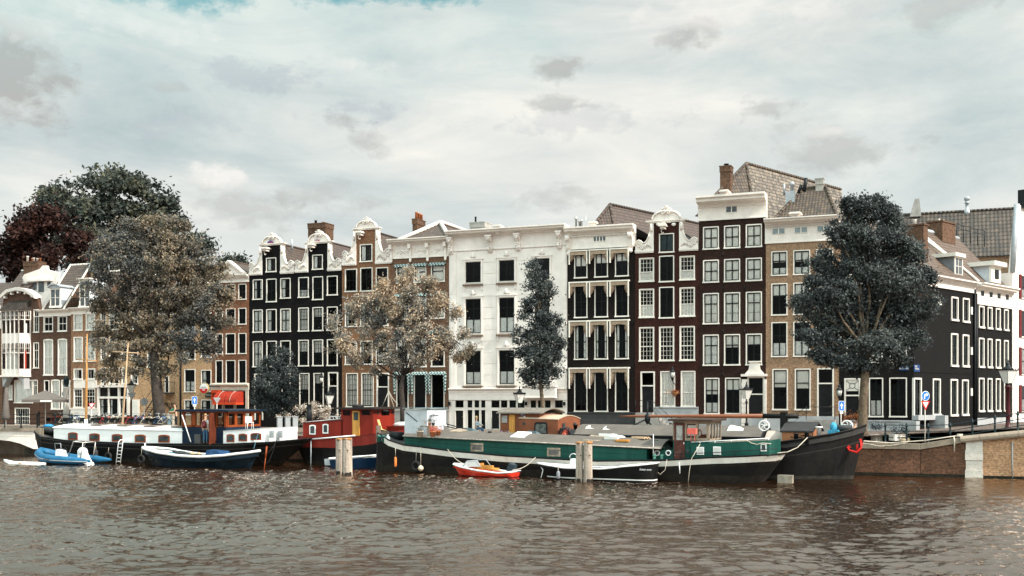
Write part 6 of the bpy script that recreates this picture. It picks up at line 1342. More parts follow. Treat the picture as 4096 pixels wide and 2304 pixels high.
# parasols
def parasol(px, Z, yt, ye, half, label, closed=False, zb=ZS):
 r = empty('parasol', on_street(px, Z, zb), R(12), label, 'parasol'); top = HC + (YH - yt) / F * Z - zb; e = HC + (YH - ye) / F * Z - zb
 mb = MB(); mb.tube([(0, 0, 0), (0, 0, top)], .03, 6); mb.build('pole', FRAMEW, r); cm = mat('parasol_taupe', (.11, .095, .085), .9, .1, 3)
 mb = MB()
 if closed: mb.lathe([(.24, .7), (.3, .9), (.24, 1.5), (.1, top - .1), (.03, top)], n=10)
 else:
  w = half; C = [(-w, -w), (w, -w), (w, w), (-w, w)]
  for i in range(4):
   a, b = C[i], C[(i + 1) % 4]; mb.face([(a[0], a[1], e), (b[0], b[1], e), (0, 0, top)]); mb.face([(a[0], a[1], e - .22), (b[0], b[1], e - .22), (b[0], b[1], e), (a[0], a[1], e)])
 c = mb.build('canopy', cm, r)
 if not closed:
  mb = MB(); mb.box(-.1, .75, -half - .012, -half - .004, e - .17, e - .05); mb.build('white_band', FRAMEW, c)
parasol(182, 85.5, 1561, 1598, 1.45, 'open square taupe parasol left of the yellow mast')
parasol(24, 84, 1550, 1640, .3, 'closed taupe parasol at the left edge above the arched bridge', True, zb=2.1)
# railings
def railing(pl, px0, px1, zf, n, label, y=.35, m=None, rails=(.32, .68, 1.02), name='railing'):
 m = m or mat('railing_iron', (.014, .026, .030), .4, .2, 6); q = pl.sub(px0, zb=0); r = q.root(name, label, 'railing'); U = q.u(px1);
 zz = lambda u: zf(u / U)
 for i in range(n + 1):
  u = U * i / n; mb = MB(); mb.lathe([(.085, 0), (.085, .08), (.05, .12), (.05, .5), (.07, .53), (.05, .56), (.045, .9), (.075, .93), (.075, 1.02), (.05, 1.04), (.06, 1.08), (.01, 1.16)], (u, y, zz(u)), 8); mb.build('post', m, r)
 for hgt in rails:
  mb = MB(); mb.tube([(U * i / n, y, zz(U * i / n) + hgt) for i in range(n + 1)], .026, 6); mb.build('rail', m, r)
 return r
railing(QP, 3540, 4260, lambda t: 1.85 + max(0, t - .35) * 1.75, 8, 'dark iron three bar railing rising toward the bridge at the right')
railing(BLQ, -120, 138, lambda t: BLZ, 4, 'dark iron railing on the arched bridge at the left edge')
railing(QP, 142, 410, lambda t: ZS + .45 - .3 * t, 4, 'dark iron quay railing with parked bicycles behind the white cabin boat')
q = FP.sub(1830, zb=0, d=-14); r = q.root('gangway', 'black iron gangway rail sloping down behind the grey roof of the green barge', 'gangway')
for nm, off in (('upper_rail', 0), ('lower_rail', 9)):
 mb = MB(); mb.tube([(lambda a: (a[0], 0, a[1]))(q.at(px, py + off)) for px, py in ((1762, 1690), (1850, 1712), (1930, 1728), (2010, 1738))], .035, 5); mb.build(nm, BLACKM, r)
for px, a_, b_ in ((1775, 1692, 1720), (1850, 1712, 1745), (1930, 1728, 1760), (2000, 1737, 1760)): mb = MB(); u, z0 = q.at(px, b_); mb.tube([(u, 0, z0), (u, 0, q.z(px, a_))], .03, 5); mb.build('post', BLACKM, r)
# bicycles
def bicycle(label, fm):
 r = empty('bicycle', (0, 0, 0), 0, label, 'bicycle', 'bicycles parked along the quay'); tm = mat('tyre_rubber', (.02, .02, .02), .8)
 for x in (-.52, .52):
  mb = MB(); mb.torus((x, 0, .34), .33, .022, 'y', 20, 5);
  for k in range(6): a = math.pi * k / 6; mb.tube([(x - .32 * math.cos(a), 0, .34 - .32 * math.sin(a)), (x + .32 * math.cos(a), 0, .34 + .32 * math.sin(a))], .004, 3)
  mb.build('wheel', tm, r)
 mb = MB();
 for a, b in (((-.52, .34), (-.1, .3)), ((-.1, .3), (-.22, .82)), ((-.52, .34), (-.2, .72)), ((-.1, .3), (.38, .78)), ((-.2, .72), (.36, .86)), ((.52, .34), (.36, .9))): mb.tube([(a[0], 0, a[1]), (b[0], 0, b[1])], .018, 5)
 mb.build('frame', fm, r)
 mb = MB(); mb.tube([(.36, 0, .88), (.33, 0, 1.05)], .016, 5); mb.tube([(.18, -.28, 1.03), (.33, -.2, 1.08), (.36, 0, 1.07), (.33, .2, 1.08), (.18, .28, 1.03)], .014, 5); mb.build('handlebar', LEAD, r)
 mb = MB(); mb.ball((-.24, 0, .9), (.13, .07, .045), 8); mb.tube([(-.22, 0, .8), (-.24, 0, .9)], .014, 4); mb.build('saddle', BLACKM, r)
 mb = MB(); mb.box(-.78, -.36, -.07, .07, .68, .7); mb.box(-.75, -.4, .07, .14, .4, .68); mb.build('carrier', BLACKM, r)
 return r
rb = random.Random(8); cols_b = [('black', BLACKM), ('red', mat('bike_red', (.35, .02, .02), .4)), ('cream', mat('bike_cream', (.5, .46, .38), .4)), ('blue', mat('bike_blue', (.02, .12, .3), .4))]
protos = []
for nm, m_ in cols_b: protos.append(bicycle(nm + ' bicycle in the row parked behind the quay railing at the left', m_))
cn = [0] * 4; ORD = 'first second third fourth fifth sixth seventh eighth ninth tenth eleventh twelfth thirteenth fourteenth fifteenth'.split()
for i in range(26):
 k = rb.choice([0, 0, 0, 1, 2, 3]) if i > 3 else i; o = protos[i] if i < 4 else copy_tree(protos[k])
 cn[k] += 1; o['label'] = ORD[cn[k] - 1] + ' ' + cols_b[k][0] + ' bicycle from the left in the row behind the quay railing'; px = 150 + i * 18 + rb.uniform(-5, 5); u = QP.u(px); d = rb.uniform(1.2, 2.6)
 o.location = (QP.O[0] + QP.U[0] * u + QP.D[0] * d, QP.O[1] + QP.U[1] * u + QP.D[1] * d, ZS + .38); o.rotation_euler = (rb.uniform(-.12, .12), 0, R(rb.uniform(20, 80)))
mbk = MB(); q = QP.sub(135, zb=0); mbk.box(0, q.u(625), .85, 4.4, 1.7, ZS + .36); o = mbk.build('bicycle_terrace', mat('street_brick', (.16, .125, .10))); q.place(o); struct(o); o.name = 'pavement'
# stacked chairs, utility cabinets, planters
q = QP.sub(640, zb=0)
def cabinet(px0, px1, yt, d, label, m, panel=None, zb=ZS):
 q = QP.sub(px0, zb=zb, d=d); r = q.root('utility_cabinet', label, 'cabinet'); U = q.u(px1); zt = q.z(px0, yt); mb = MB(); mb.box(0, U, 0, .5, 0, zt); mb.box(-.04, U + .04, -.04, .54, zt, zt + .06); mb.build('casing', m, r)
 if panel: mb = MB(); mb.box(U * .2, U * .85, -.015, -.002, zt * .15, zt * .9); mb.build('poster', panel, r)
 else: mb = MB(); mb.box(.06, U - .06, -.012, -.002, .15, zt - .1); mb.build('door', m, r)
cabinet(648, 665, 1660, 3.0, 'narrow grey utility cabinet right of the big elm trunk', mat('cabinet_taupe', (.16, .13, .105), .7))
cabinet(668, 690, 1662, 3.0, 'pale utility cabinet with a blue and orange poster on its door', mat('cabinet_pale', (.42, .37, .30), .7), mat('poster', (.30, .42, .48), .6, .45, 4))
def planter(px, py, Z, w, h, label, lm, seed, lob, m=None, grp='white planters on the quay', n=1400):
 loc = P3(px, py, Z); r = empty('planter_box', loc, R(20), label, 'planter', grp); mb = MB(); mb.box(-w / 2, w / 2, -.25, .25, 0, h); mb.box(-w / 2 - .03, w / 2 + .03, -.28, .28, h, h + .05); mb.build('box', m or FRAMEW, r)
 rng = np.random.default_rng(seed); V, tw = leaf_cloud(rng, [(loc.x + a * w, loc.y, loc.z + h + b) for a, b, _ in lob], [(c, c * .7, c * .8) for _, _, c in lob], n, .045, 12, fill=.1); quads('flowers', V, lm, r, (0, 0, 0)); fl = r.children[-1]
 fl.matrix_parent_inverse = Matrix.LocRotScale(loc, Matrix.Rotation(R(20), 3, 'Z'), None).inverted()
planter(3506, 1764, 64, .42, .32, 'small white planter with blue grey flowers right of the pale tree trunk', L_PL, 1, [(-.3, .3, .35), (.3, .35, .4), (0, .6, .3)])
planter(3592, 1762, 63, .85, .3, 'long white planter with blue grey flowers before the corner house', L_PL, 2, [(-.35, .25, .35), (0, .3, .4), (.35, .3, .4)])
planter(3400, 1762, 66, .8, .5, 'planter with brown and orange flowers left of the pale tree trunk', L_OR, 5, [(-.5, .8, .4), (.1, .85, .4), (.5, .8, .35)], STONE)
for i, (px, c) in enumerate(((1118, 'left'), (1150, 'middle'), (1180, 'right'))):
 planter(px, 1725, 77, .34, .98, c + ' of three tall white planters behind the white bow cabin', L_FL, 20 + i, [(0, .06, .2)], GREYP, 'tall white planters', 220)
# hanging wall lanterns
def wall_lantern(px, py, label, s=1.0):
 q = FP.sub(px, zb=0); r = q.root('wall_lantern', label, 'wall lantern'); u, z = q.at(px, py, -.7)
 mb = MB(); mb.lathe([(.03, -.75), (.1, -.55), (.1, -.5), (.17, -.45)], (u, -.7, z), 8); mb.lathe([(.25, 0), (.2, .06), (.08, .2), (.12, .3), (.02, .45)], (u, -.7, z), 8)
 for k in range(6): a = k * math.pi / 3; mb.tube([(u + .15 * math.cos(a), -.7 + .15 * math.sin(a), z - .45), (u + .23 * math.cos(a), -.7 + .23 * math.sin(a), z)], .014, 4)
 mb.tube([(u, -.7, z - .7), (u + .1, -.5, z - .95), (u + .25, -.02, z - .8)], .03, 5); mb.build('lantern', BLACKM, r)
 mb = MB(); mb.lathe([(.14, -.45), (.21, 0)], (u, -.7, z), 6); mb.build('lamp_glass', MATS['milky_lamp_glass'], r)
wall_lantern(2690, 1488, 'black iron lantern on a bracket above a flower basket on the oxblood house')
wall_lantern(3357, 1560, 'small black lantern between the tan brick house and the black corner house')
wall_lantern(1286, 1510, 'pale lantern on the facade of the right twin black house')
q = FP.sub(2700, zb=0); u, z = q.at(2700, 1572, -.4); r = q.root('flower_basket', 'hanging basket with dry flowers under the black iron lantern', 'flower basket')
mb = MB(); mb.lathe([(.06, -.28), (.24, 0), (.26, .03)], (u, -.45, z), 10); mb.build('basket', mat('straw', (.36, .17, .08), .9), r); rng = np.random.default_rng(3); V, tw = leaf_cloud(rng, [(u - .2, -.45, z + .05)], [(.4, .25, .16)], 400, .05, 10, fill=.1); o = quads('flowers', V, L_OR, r, (0, 0, 0))
# ------------------------------------------------------------ boats
HBLK = mat('hull_black', (.006, .0058, .006), .5, .35, 1.2, .15, 6, stain=.35, stain_col=(.022, .018, .015), streak=True)
HBLK2 = mat('hull_black_worn', (.0065, .006, .0062), .6, .45, 1.0, .25, 5, stain=.5, stain_col=(.024, .021, .019))
HWHT = mat('hull_white_strake', (.62, .58, .53), .5, .1, 1.4, stain=.4, stain_col=(.30, .22, .16), streak=True)
CABW = mat('cabin_white', (.74, .73, .72), .4, .04, 1.0, stain=.12, stain_col=(.5, .46, .42))
GREEN = mat('cabin_sea_green', (.009, .064, .050), .45, .22, .8, .1, 5, stain=.4, stain_col=(.06, .15, .12), streak=True)
DECKG = mat('deck_grey_felt', (.115, .10, .088), .9, .14, 1.1, .25, 12, stain=.3, stain_col=(.10, .085, .075))
DECKD = mat('deck_dark', (.05, .05, .052), .8, .25, 2)
WOODV = mat('varnished_wood', (.22, .045, .011), .35, .25, 4, streak=True)
WOODO = mat('ochre_wood', (.52, .25, .06), .5, .25, 4, stain=.4, stain_col=(.2, .08, .02), streak=True)
WOODG = mat('weathered_wood', (.30, .24, .18), .9, .3, 3, .5, 14, stain=.6, stain_col=(.09, .06, .04), streak=True)
NAVY = mat('navy_paint', (.008, .018, .035), .35, .2, 2)
RED = mat('cabin_red', (.20, .018, .010), .5, .18, 1.2, .1, 6, stain=.3, stain_col=(.16, .02, .018), streak=True)
REDB = mat('hull_red', (.24, .03, .022), .55, .25, 1.2, stain=.4, stain_col=(.12, .03, .022), streak=True)
BROWNP = mat('cabin_red_brown', (.19, .065, .032), .5, .16, 1.5, .1, 5, stain=.25, stain_col=(.2, .07, .035))
PORT = mat('porthole_glass', (.05, .06, .062), .12, .5, 1.5)
RUSTW = mat('waterline_grime', (.016, .013, .010), .8, .4, 3)
def interp(pts, x):
 if x <= pts[0][0]: return pts[0][1]
 for (a, za), (b, zb) in zip(pts, pts[1:]):
  if x <= b:
   t = (x - a) / (b - a); t = t * t * (3 - 2 * t) * .35 + t * .65
   return za + (zb - za) * t
 return pts[-1][1]
def hull(r, B, sheer, levels, mats, xl, xr, pa=.18, pb=.18, bl=.12, br=.12, kw=.82, n=44, drop=.12, deckm=None, rail=None, rail_r=.05, name='hull', open_to=None, pw=.8):
 """sheer [(x, z)]; levels [(kind, value, material below it)] from the top down; xl / xr = (waterline x, deck x)"""
 mb = MB(); rows = []; yc = B / 2
 for i in range(n + 1):
  t = i / n; f = 1.0
  if t < pa: f = bl + (1 - bl) * math.sin(math.pi / 2 * t / pa) ** pw
  if t > 1 - pb: f = min(f, br + (1 - br) * math.sin(math.pi / 2 * (1 - t) / pb) ** pw)
  xd = xl[1] + (xr[1] - xl[1]) * t; s = interp(sheer, xd); col = []
  for kind, val, _ in levels:
   z = s - val if kind == 't' else val
   v = max(-.3, z / s); x = (xl[0] + (xl[1] - xl[0]) * v) * (1 - t) + (xr[0] + (xr[1] - xr[0]) * v) * t
   w = max(.02, f * (1 - (1 - kw) * (1 - min(1, v)) * (1 + 1.6 * (1 - f))))
   col.append((x, w * B / 2, z))
  rows.append(col)
 k = len(levels)
 for sgn in (-1, 1):
  V = [(x, yc + sgn * w, z) for c in rows for (x, w, z) in c]
  for i in range(n):
   for j in range(k - 1):
    a, b, c, d = i * k + j, (i + 1) * k + j, (i + 1) * k + j + 1, i * k + j + 1
    q_ = [V[a], V[b], V[c], V[d]]
    mb.mesh(q_ if sgn > 0 else q_[::-1], [(0, 1, 2, 3)], m=levels[j][2], sm=False)
 for c, rev in ((rows[0], 0), (rows[-1], 1)):
  for j in range(k - 1):
   (x0, w0, z0), (x1, w1, z1) = c[j], c[j + 1]; p = [(x0, yc - w0, z0), (x0, yc + w0, z0), (x1, yc + w1, z1), (x1, yc - w1, z1)]
   mb.mesh(p if rev else p[::-1], [(0, 1, 2, 3)], m=levels[j][2])
 h = mb.build(name, mats, r)
 mb = MB()
 for i in range(n):
  (x0, w0, z0), (x1, w1, z1) = rows[i][0], rows[i + 1][0]; e = .03
  a = max(.01, w0 - e); b = max(.01, w1 - e)
  mb.face([(x0, yc - a, z0 - drop), (x1, yc - b, z1 - drop), (x1, yc + b, z1 - drop), (x0, yc + a, z0 - drop)])
  if drop > .1:
   for s_ in (-1, 1):
    p = [(x0, yc + s_ * a, z0), (x1, yc + s_ * b, z1), (x1, yc + s_ * b, z1 - drop), (x0, yc + s_ * a, z0 - drop)]; mb.face(p if s_ < 0 else p[::-1], m=1)
 mb.build('deck', [deckm or DECKD, mats[0]], r)
 if rail:
  mb = MB()
  for s_ in (-1, 1): mb.tube([(c[0][0], yc + s_ * c[0][1], c[0][2]) for c in rows], rail_r, 6)
  for c in (rows[0], rows[-1]): mb.tube([(c[0][0], yc - c[0][1], c[0][2]), (c[0][0], yc + c[0][1], c[0][2])], rail_r, 6)
  mb.build('gunwale', rail, r)
 return h, rows
def SH(q, pts, d=0.0, dl=None, dr=None):
 out = []
 for i, (px, py) in enumerate(pts):
  dd = dl if (i == 0 and dl is not None) else (dr if (i == len(pts) - 1 and dr is not None) else d); out.append(q.at(px, py, dd))
 return out
def bwin(r, q, l, rr, t, b, y, fm, arch=0.0, fw=.07, pane=None, off=.03, name='window', shear=0.0, label=None):
 """small framed cabin window on the near side of a boat"""
 m = (l + rr) / 2; u0, u1, z0, z1 = q.u(l, y), q.u(rr, y), q.z(m, b, y), q.z(m, t, y); mb = MB(); c = (u0 + u1) / 2
 top = [(u1, z1), (c + (u1 - c) * .5, z1 + arch * .8), (c, z1 + arch), (c - (c - u0) * .5, z1 + arch * .8), (u0, z1)] if arch else [(u1, z1), (u0, z1)]
 mb.prism([(u0, z0), (u1, z0)] + top, y - off, y - .002); w = mb.build(name, fm, r, label); mb = MB()
 top = [(u1 - fw, z1 - fw), (c + (u1 - c) * .4, z1 - fw + arch * .8), (c, z1 - fw + arch), (c - (c - u0) * .4, z1 - fw + arch * .8), (u0 + fw, z1 - fw)] if arch else [(u1 - fw, z1 - fw), (u0 + fw, z1 - fw)]
 mb.prism([(u0 + fw, z0 + fw), (u1 - fw, z0 + fw)] + top, y - off - .008, y - off); mb.build('pane', pane or PORT, w); return w
def coach(r, name, x0, x1, y0, y1, z0, zl, zr, m, roofm=None, camber=.12, over=.06, z0r=None, round_r=0.0, rt=.05, roofname='cabin_roof'):
 z0r = z0 if z0r is None else z0r; mb = MB()
 mb.hexa([(x0, y0, z0), (x1, y0, z0r), (x1, y1, z0r), (x0, y1, z0), (x0, y0, zl), (x1, y0, zr), (x1, y1, zr), (x0, y1, zl)]);
 n = 8
 for (xx, zz, rv) in ((x0, zl, 0), (x1, zr, 1)):
  p = [(xx, y0 + (y1 - y0) * i / n, zz + camber * math.sin(math.pi * i / n)) for i in range(n + 1)]; mb.face(p if rv else p[::-1])
 c = mb.build(name, m, r); mb = MB()
 a0, a1 = x0 - over, x1 + over; b0, b1 = y0 - over, y1 + over; T = [];
 for i in range(n + 1):
  y = b0 + (b1 - b0) * i / n; cz = camber * math.sin(math.pi * i / n) + .004
  T += [(a0, y, zl + cz), (a1, y, zr + cz), (a0, y, zl + cz + rt), (a1, y, zr + cz + rt)]
 Fc = []
 for i in range(n):
  o = 4 * i; Fc += [(o, o + 4, o + 5, o + 1), (o + 2, o + 3, o + 7, o + 6), (o, o + 2, o + 6, o + 4), (o + 1, o + 5, o + 7, o + 3)]
 Fc += [(0, 1, 3, 2), (4 * n, 4 * n + 2, 4 * n + 3, 4 * n + 1)]
 mb.mesh(T, Fc); mb.build(roofname, roofm or m, c if roofm else r); return c
def rope(label, pts, r_=.018, sag=0.0, m=None, zb=0):
 P = [Vector(p) for p in pts]
 if len(P) == 2 and sag: P = [P[0].lerp(P[1], i / 10) + Vector((0, 0, -sag * math.sin(math.pi * i / 10))) for i in range(11)]
 mb = MB(); o0 = P[0].copy(); mb.tube([p - o0 for p in P], r_, 5); o = mb.build('mooring_rope', m or ROPE); o.location = o0; return tag(o, label, 'rope')
def W_(q, u, d, z): return Vector((q.O[0] + q.U[0] * u + q.D[0] * d, q.O[1] + q.U[1] * u + q.D[1] * d, z + q.zb))
def Wpx(q, px, py, d=0.0): u, z = q.at(px, py, d); return W_(q, u, d, z)
def fender(q, px, py, L_, rr, m, label, d=-.12, top=None):
 p = Wpx(q, px, py, d); r = empty('fender', p, 0, label, 'fender'); mb = MB()
 mb.lathe([(.01, -L_ / 2), (rr * .7, -L_ / 2 + rr * .4), (rr, -L_ / 2 + rr), (rr, L_ / 2 - rr), (rr * .7, L_ / 2 - rr * .4), (.02, L_ / 2)], n=10); mb.build('body', m, r)
 if top: t = Wpx(q, px, top, d * .5) - p; mb = MB(); mb.tube([(0, 0, L_ / 2), tuple(t)], .014, 4); mb.build('line', ROPE, r)
 return r
def tyre(q, px, py, rr, label, d=-.1, top=None):
 p = Wpx(q, px, py, d); r = empty('tyre_fender', p, -q.th, label, 'tyre', 'old tyres hung as fenders'); mb = MB(); mb.torus((0, 0, 0), rr * .74, rr * .26, 'y', 18, 8); mb.build('tyre', mat('old_tyre', (.022, .022, .022), .7, .3, 6), r)
 if top: mb = MB(); mb.tube([(0, 0, rr * .9), (0, .05, Wpx(q, px, top, d).z - p.z)], .014, 4); mb.build('line', ROPE, r)
# ---- white cabin barge
q = PL(470, 74.5, TH).sub(143, zb=0); r = q.root('barge', 'long black barge with white cabins, wooden wheelhouse and yellow mast', 'boat'); B1 = q
B = 4.9; sh = SH(q, [(141, 1713), (146, 1735), (158, 1748), (276, 1763), (552, 1775), (889, 1777), (1050, 1771), (1190, 1757), (1233, 1758)], dl=2.4, dr=2.4)
hull(r, B, sh, [('t', 0, 0), ('t', .06, 1), ('t', .12, 0), ('t', .34, 1), ('t', .38, 0), ('z', .32, 2), ('z', .0, 0), ('z', -.6, 0)], [HBLK, mat('hull_line_grey', (.06, .055, .05), .5), RUSTW], (q.u(184, 2.4), q.u(176, 2.4)), (q.u(1120, 2.4), q.u(1233, 2.4)), pa=.10, pb=.16, bl=.16, br=.12, pw=.62, drop=.1, rail=HBLK, kw=.8)
c0, c1 = q.u(215, .5), q.u(729, .5); zl, zr = q.z(215, 1712, .5), q.z(729, 1725, .5); zb0 = q.z(470, 1775, .5)
coach(r, 'cabin', c0, c1, .5, B - .5, zb0 - .12, zl, zr, CABW, mat('roof_white', (.78, .77, .76), .4, .03, 1), .22, .07)
for k, (a, b, t, bt) in enumerate([(273, 311, 1733, 1759), (358, 399, 1737, 1763), (448, 490, 1740, 1766), (540, 583, 1742, 1769), (634, 679, 1743, 1770)]): bwin(r, q, a, b, t, bt, .5, WOODV, .07, .09)
mb = MB()
for i in range(5): x = c0 + 2.6 + i * 2.3; mb.box(x, x + .9, 1.2, 3.6, zl + .2 + (zr - zl) * (x - c0) / (c1 - c0), zl + .3 + (zr - zl) * (x - c0) / (c1 - c0))
mb.build('roof_hatches', mat('hatch_brown_grey', (.16, .13, .11), .8), r)
# wheelhouse
w0, w1, wy0, wy1 = q.u(728, .5), q.u(906, .5), .5, 4.3
zA, zS, zT = q.z(810, 1778, .5), q.z(810, 1708, .5), q.z(810, 1646, .5)
mb = MB(); mb.box(w0, w1, wy0, wy1, zA, zS); wh = mb.build('wheelhouse', NAVY, r)
mb = MB(); zt_ = zT; rr = lambda a, b: mb.box(q.u(a, .5), q.u(b, .5), wy0 - .02, wy0 + .1, zS, zT)
for a, b in ((728, 738), (768, 783), (812, 826), (852, 868), (898, 906)): rr(a, b)
mb.box(w0, w1, wy0 - .02, wy0 + .1, zT - .09, zT); mb.box(w0, q.u(826, .5), wy0 - .02, wy0 + .1, zS, zS + .12)
dy = (wy1 - wy0 - .1) / 4
for i in range(5): y = wy0 + .1 + i * dy; mb.box(w1 - .1, w1 + .02, max(wy0 + .101, y - .13), min(wy1, y + .13), zS, zT)
mb.box(w1 - .1, w1 + .015, wy0 + .101, wy1, zT - .14, zT - .002); mb.box(w1 - .1, w1 + .015, wy0 + .101, wy1, zS, zS + .14)
for i in range(5): y = wy0 + .1 + i * dy; mb.box(w0, w0 + .1, max(wy0 + .101, y - .08), min(wy1, y + .08), zS, zT)
for x in (w0 + .5, w0 + 1.3, w0 + 2.0): mb.box(x, x + .2, wy1 - .1, wy1, zS, zT)
mb.box(w0, w1, wy1 - .1, wy1, zS, zS + .1); mb.build('window_frames', WOODV, wh)
mb = MB(); mb.face([(w0, wy0 + .05, zS), (q.u(826, .5), wy0 + .05, zS), (q.u(826, .5), wy0 + .05, zT), (w0, wy0 + .05, zT)]); mb.build('pane', GLASS_W, wh); mb = MB(); mb.face([(w1 - .04, wy0 + .1, zS), (w1 - .04, wy1, zS), (w1 - .04, wy1, zT), (w1 - .04, wy0 + .1, zT)]); mb.build('pane', GLASS_W, wh); mb = MB(); mb.face([(q.u(868, .5), wy0 + .05, zS), (w1, wy0 + .05, zS), (w1, wy0 + .05, zT), (q.u(868, .5), wy0 + .05, zT)]); mb.build('pane', GLASS_W, wh)
mb = MB(); mb.prism([(w0 - .32, zT + .0), (w1 + .32, zT + .0), (w1 + .35, zT + .1), ((w0 + w1) / 2, zT + .16), (w0 - .35, zT + .12)], wy0 - .3, wy1 + .3); mb.build('wheelhouse_roof', NAVY, wh)
mb = MB(); xd = q.u(858, .35); mb.box(xd, xd + .05, -.25, .45, zA + .05, zT - .1); d_ = mb.build('door', mat('door_red_brown', (.10, .026, .014), .4, .2, 3), wh)
mb = MB(); mb.box(q.u(775, .5), q.u(805, .5), 1.6, 2.2, zS, zS + .45); mb.box(q.u(740, .5), q.u(765, .5), 2.4, 3, zS, zS + .5); mb.torus((w0 + 2.2, 2.2, zS + .5), .35, .03, 'x', 14, 5); mb.build('helm', WOODO, wh)
# fore cabin
f0, f1 = q.u(892, .25), q.u(1150, 1.85); za0, za1 = q.z(895, 1726, .3), q.z(1150, 1718, 1.8)
n = 12; V = []; xs = [f0 + (f1 - f0) * i / n for i in range(n + 1)]
mb = MB(); mt = MB(); T = []
for i in range(n + 1):
 t = i / n; inn = .28 + 1.6 * (max(0, t - .5) * 2) ** 1.5; T.append((xs[i], inn, B - inn, interp(sh, xs[i]) - .12, za0 + (za1 - za0) * t + .12 * t))
for i in range(n):
 a, b = T[i], T[i + 1]
 mb.face([(a[0], a[1], a[3]), (b[0], b[1], b[3]), (b[0], b[1], b[4]), (a[0], a[1], a[4])], sm=False); mb.face([(b[0], b[2], b[3]), (a[0], a[2], a[3]), (a[0], a[2], a[4]), (b[0], b[2], b[4])])
 mt.hexa([(a[0], a[1] - .04, a[4]), (b[0], b[1] - .04, b[4]), (b[0], b[2] + .04, b[4]), (a[0], a[2] + .04, a[4]), (a[0], a[1] - .04, a[4] + .05), (b[0], b[1] - .04, b[4] + .05), (b[0], b[2] + .04, b[4] + .05), (a[0], a[2] + .04, a[4] + .05)])
for a, s_ in ((T[0], 0), (T[-1], 1)): p = [(a[0], a[1], a[3]), (a[0], a[2], a[3]), (a[0], a[2], a[4]), (a[0], a[1], a[4])]; mb.face(p if s_ else p[::-1])
fc = mb.build('bow_cabin', CABW, r); mt.build('cabin_roof', mat('roof_pale_grey', (.40, .40, .40), .6, .1, 1.5), fc)
for (a, b, t, bt) in [(907, 938, 1740, 1768), (955, 989, 1738, 1764), (1003, 1046, 1735, 1760)]:
 bwin(r, q, a, b, t, bt, .275 if a < 1000 else .34, WOODV, .06, .08)
for pxv in (1088, 1122):
 dd = .82 if pxv < 1100 else 1.32; u, z = q.at(pxv, 1737, dd); mb = MB(); mb.box(u - .18, u + .18, dd - .06, dd + .1, z - .24, z + .24); v = mb.build('vent_plate', MATS['roof_pale_grey'], r); mb = MB(); mb.prism([(u + .14 * math.cos(i * .5236), z + .16 * math.sin(i * .5236)) for i in range(12)], dd - .075, dd - .061); mb.build('vent_grille', LEAD, v)
# masts
def mast(r, q, px, pyb, pyt, d, rad, m, cross=None, lean=0, white=0):
 u, z0 = q.at(px, pyb, d); z1 = q.z(px, pyt, d); mb = MB(); mb.tube([(u, d, z0), (u + lean * .5, d, (z0 + z1) / 2), (u + lean, d, z1)], [rad, rad * .8, rad * .45], 8); ms = mb.build('mast', m, r)
 if white: mb = MB(); mb.tube([(u, d, z0), (u, d, z0 + white)], rad * 1.25, 8); mb.build('mast_foot', CABW, ms)
 if cross: zc = q.z(px, cross[0], d); mb = MB(); mb.tube([(u - cross[1], d, zc + .1), (u + lean + cross[2], d, zc - .05)], .035, 5); mb.build('crosstree', m, ms)
 mb = MB();
 for s_ in (-1, 1): mb.tube([(u + lean, d, z1 - .3), (u + s_ * 1.3, d + s_ * 1.4, z0 + .2)], .008, 3)
 mb.build('stay', BLACKM, ms)
mast(r, q, 344, 1708, 1336, 2.4, .095, mat('mast_varnish', (.40, .20, .07), .5, .2, 3), (1442, .9, .9), .1, .55)
mast(r, q, 490, 1700, 1372, 2.4, .07, mat('pine_spar', (.50, .33, .20), .6, .15, 3), (1411, .9, .9), .5)
mb = MB(); u0, z0 = q.at(158, 1742, 1.0); mb.box(u0, u0 + .75, .6, .64, z0 - .3, z0 + .55); mb.box(u0 + .08, u0 + .67, .58, .6, z0 + .05, z0 + .48); mb.build('gate_board', WOODG, r)
mb = MB(); u, z = q.at(205, 1708, 1.6); mb.ball((u, 1.6, z - .2), (.9, .8, .35), 10); mb.ball((u - .5, 1.3, z - .4), (.5, .6, .4), 8); mb.build('canvas_cover', mat('dark_canvas', (.03, .035, .035), .8, .3, 5), r)
mb = MB(); mb.ball((u + .05, 1.3, z + .08), (.42, .3, .14), 8); mb.build('blue_tarp', mat('tarp_blue', (.03, .22, .45), .6, .2, 6), r)
mb = MB(); mb.tube([q.at(728, 1660, -.1)[0:1] + (-.1,) + q.at(728, 1660, -.1)[1:], q.at(763, 1768, -.1)[0:1] + (-.1,) + q.at(763, 1768, -.1)[1:]], .035, 5); mb.build('gangway_pole', CABW, r)
mb = MB(); u, z = q.at(790, 1775, .1); mb.box(u - .22, u + .25, -.05 + .1, .45, z, z + .62); mb.build('deck_crate', mat('grey_crate', (.07, .07, .07), .8), r)
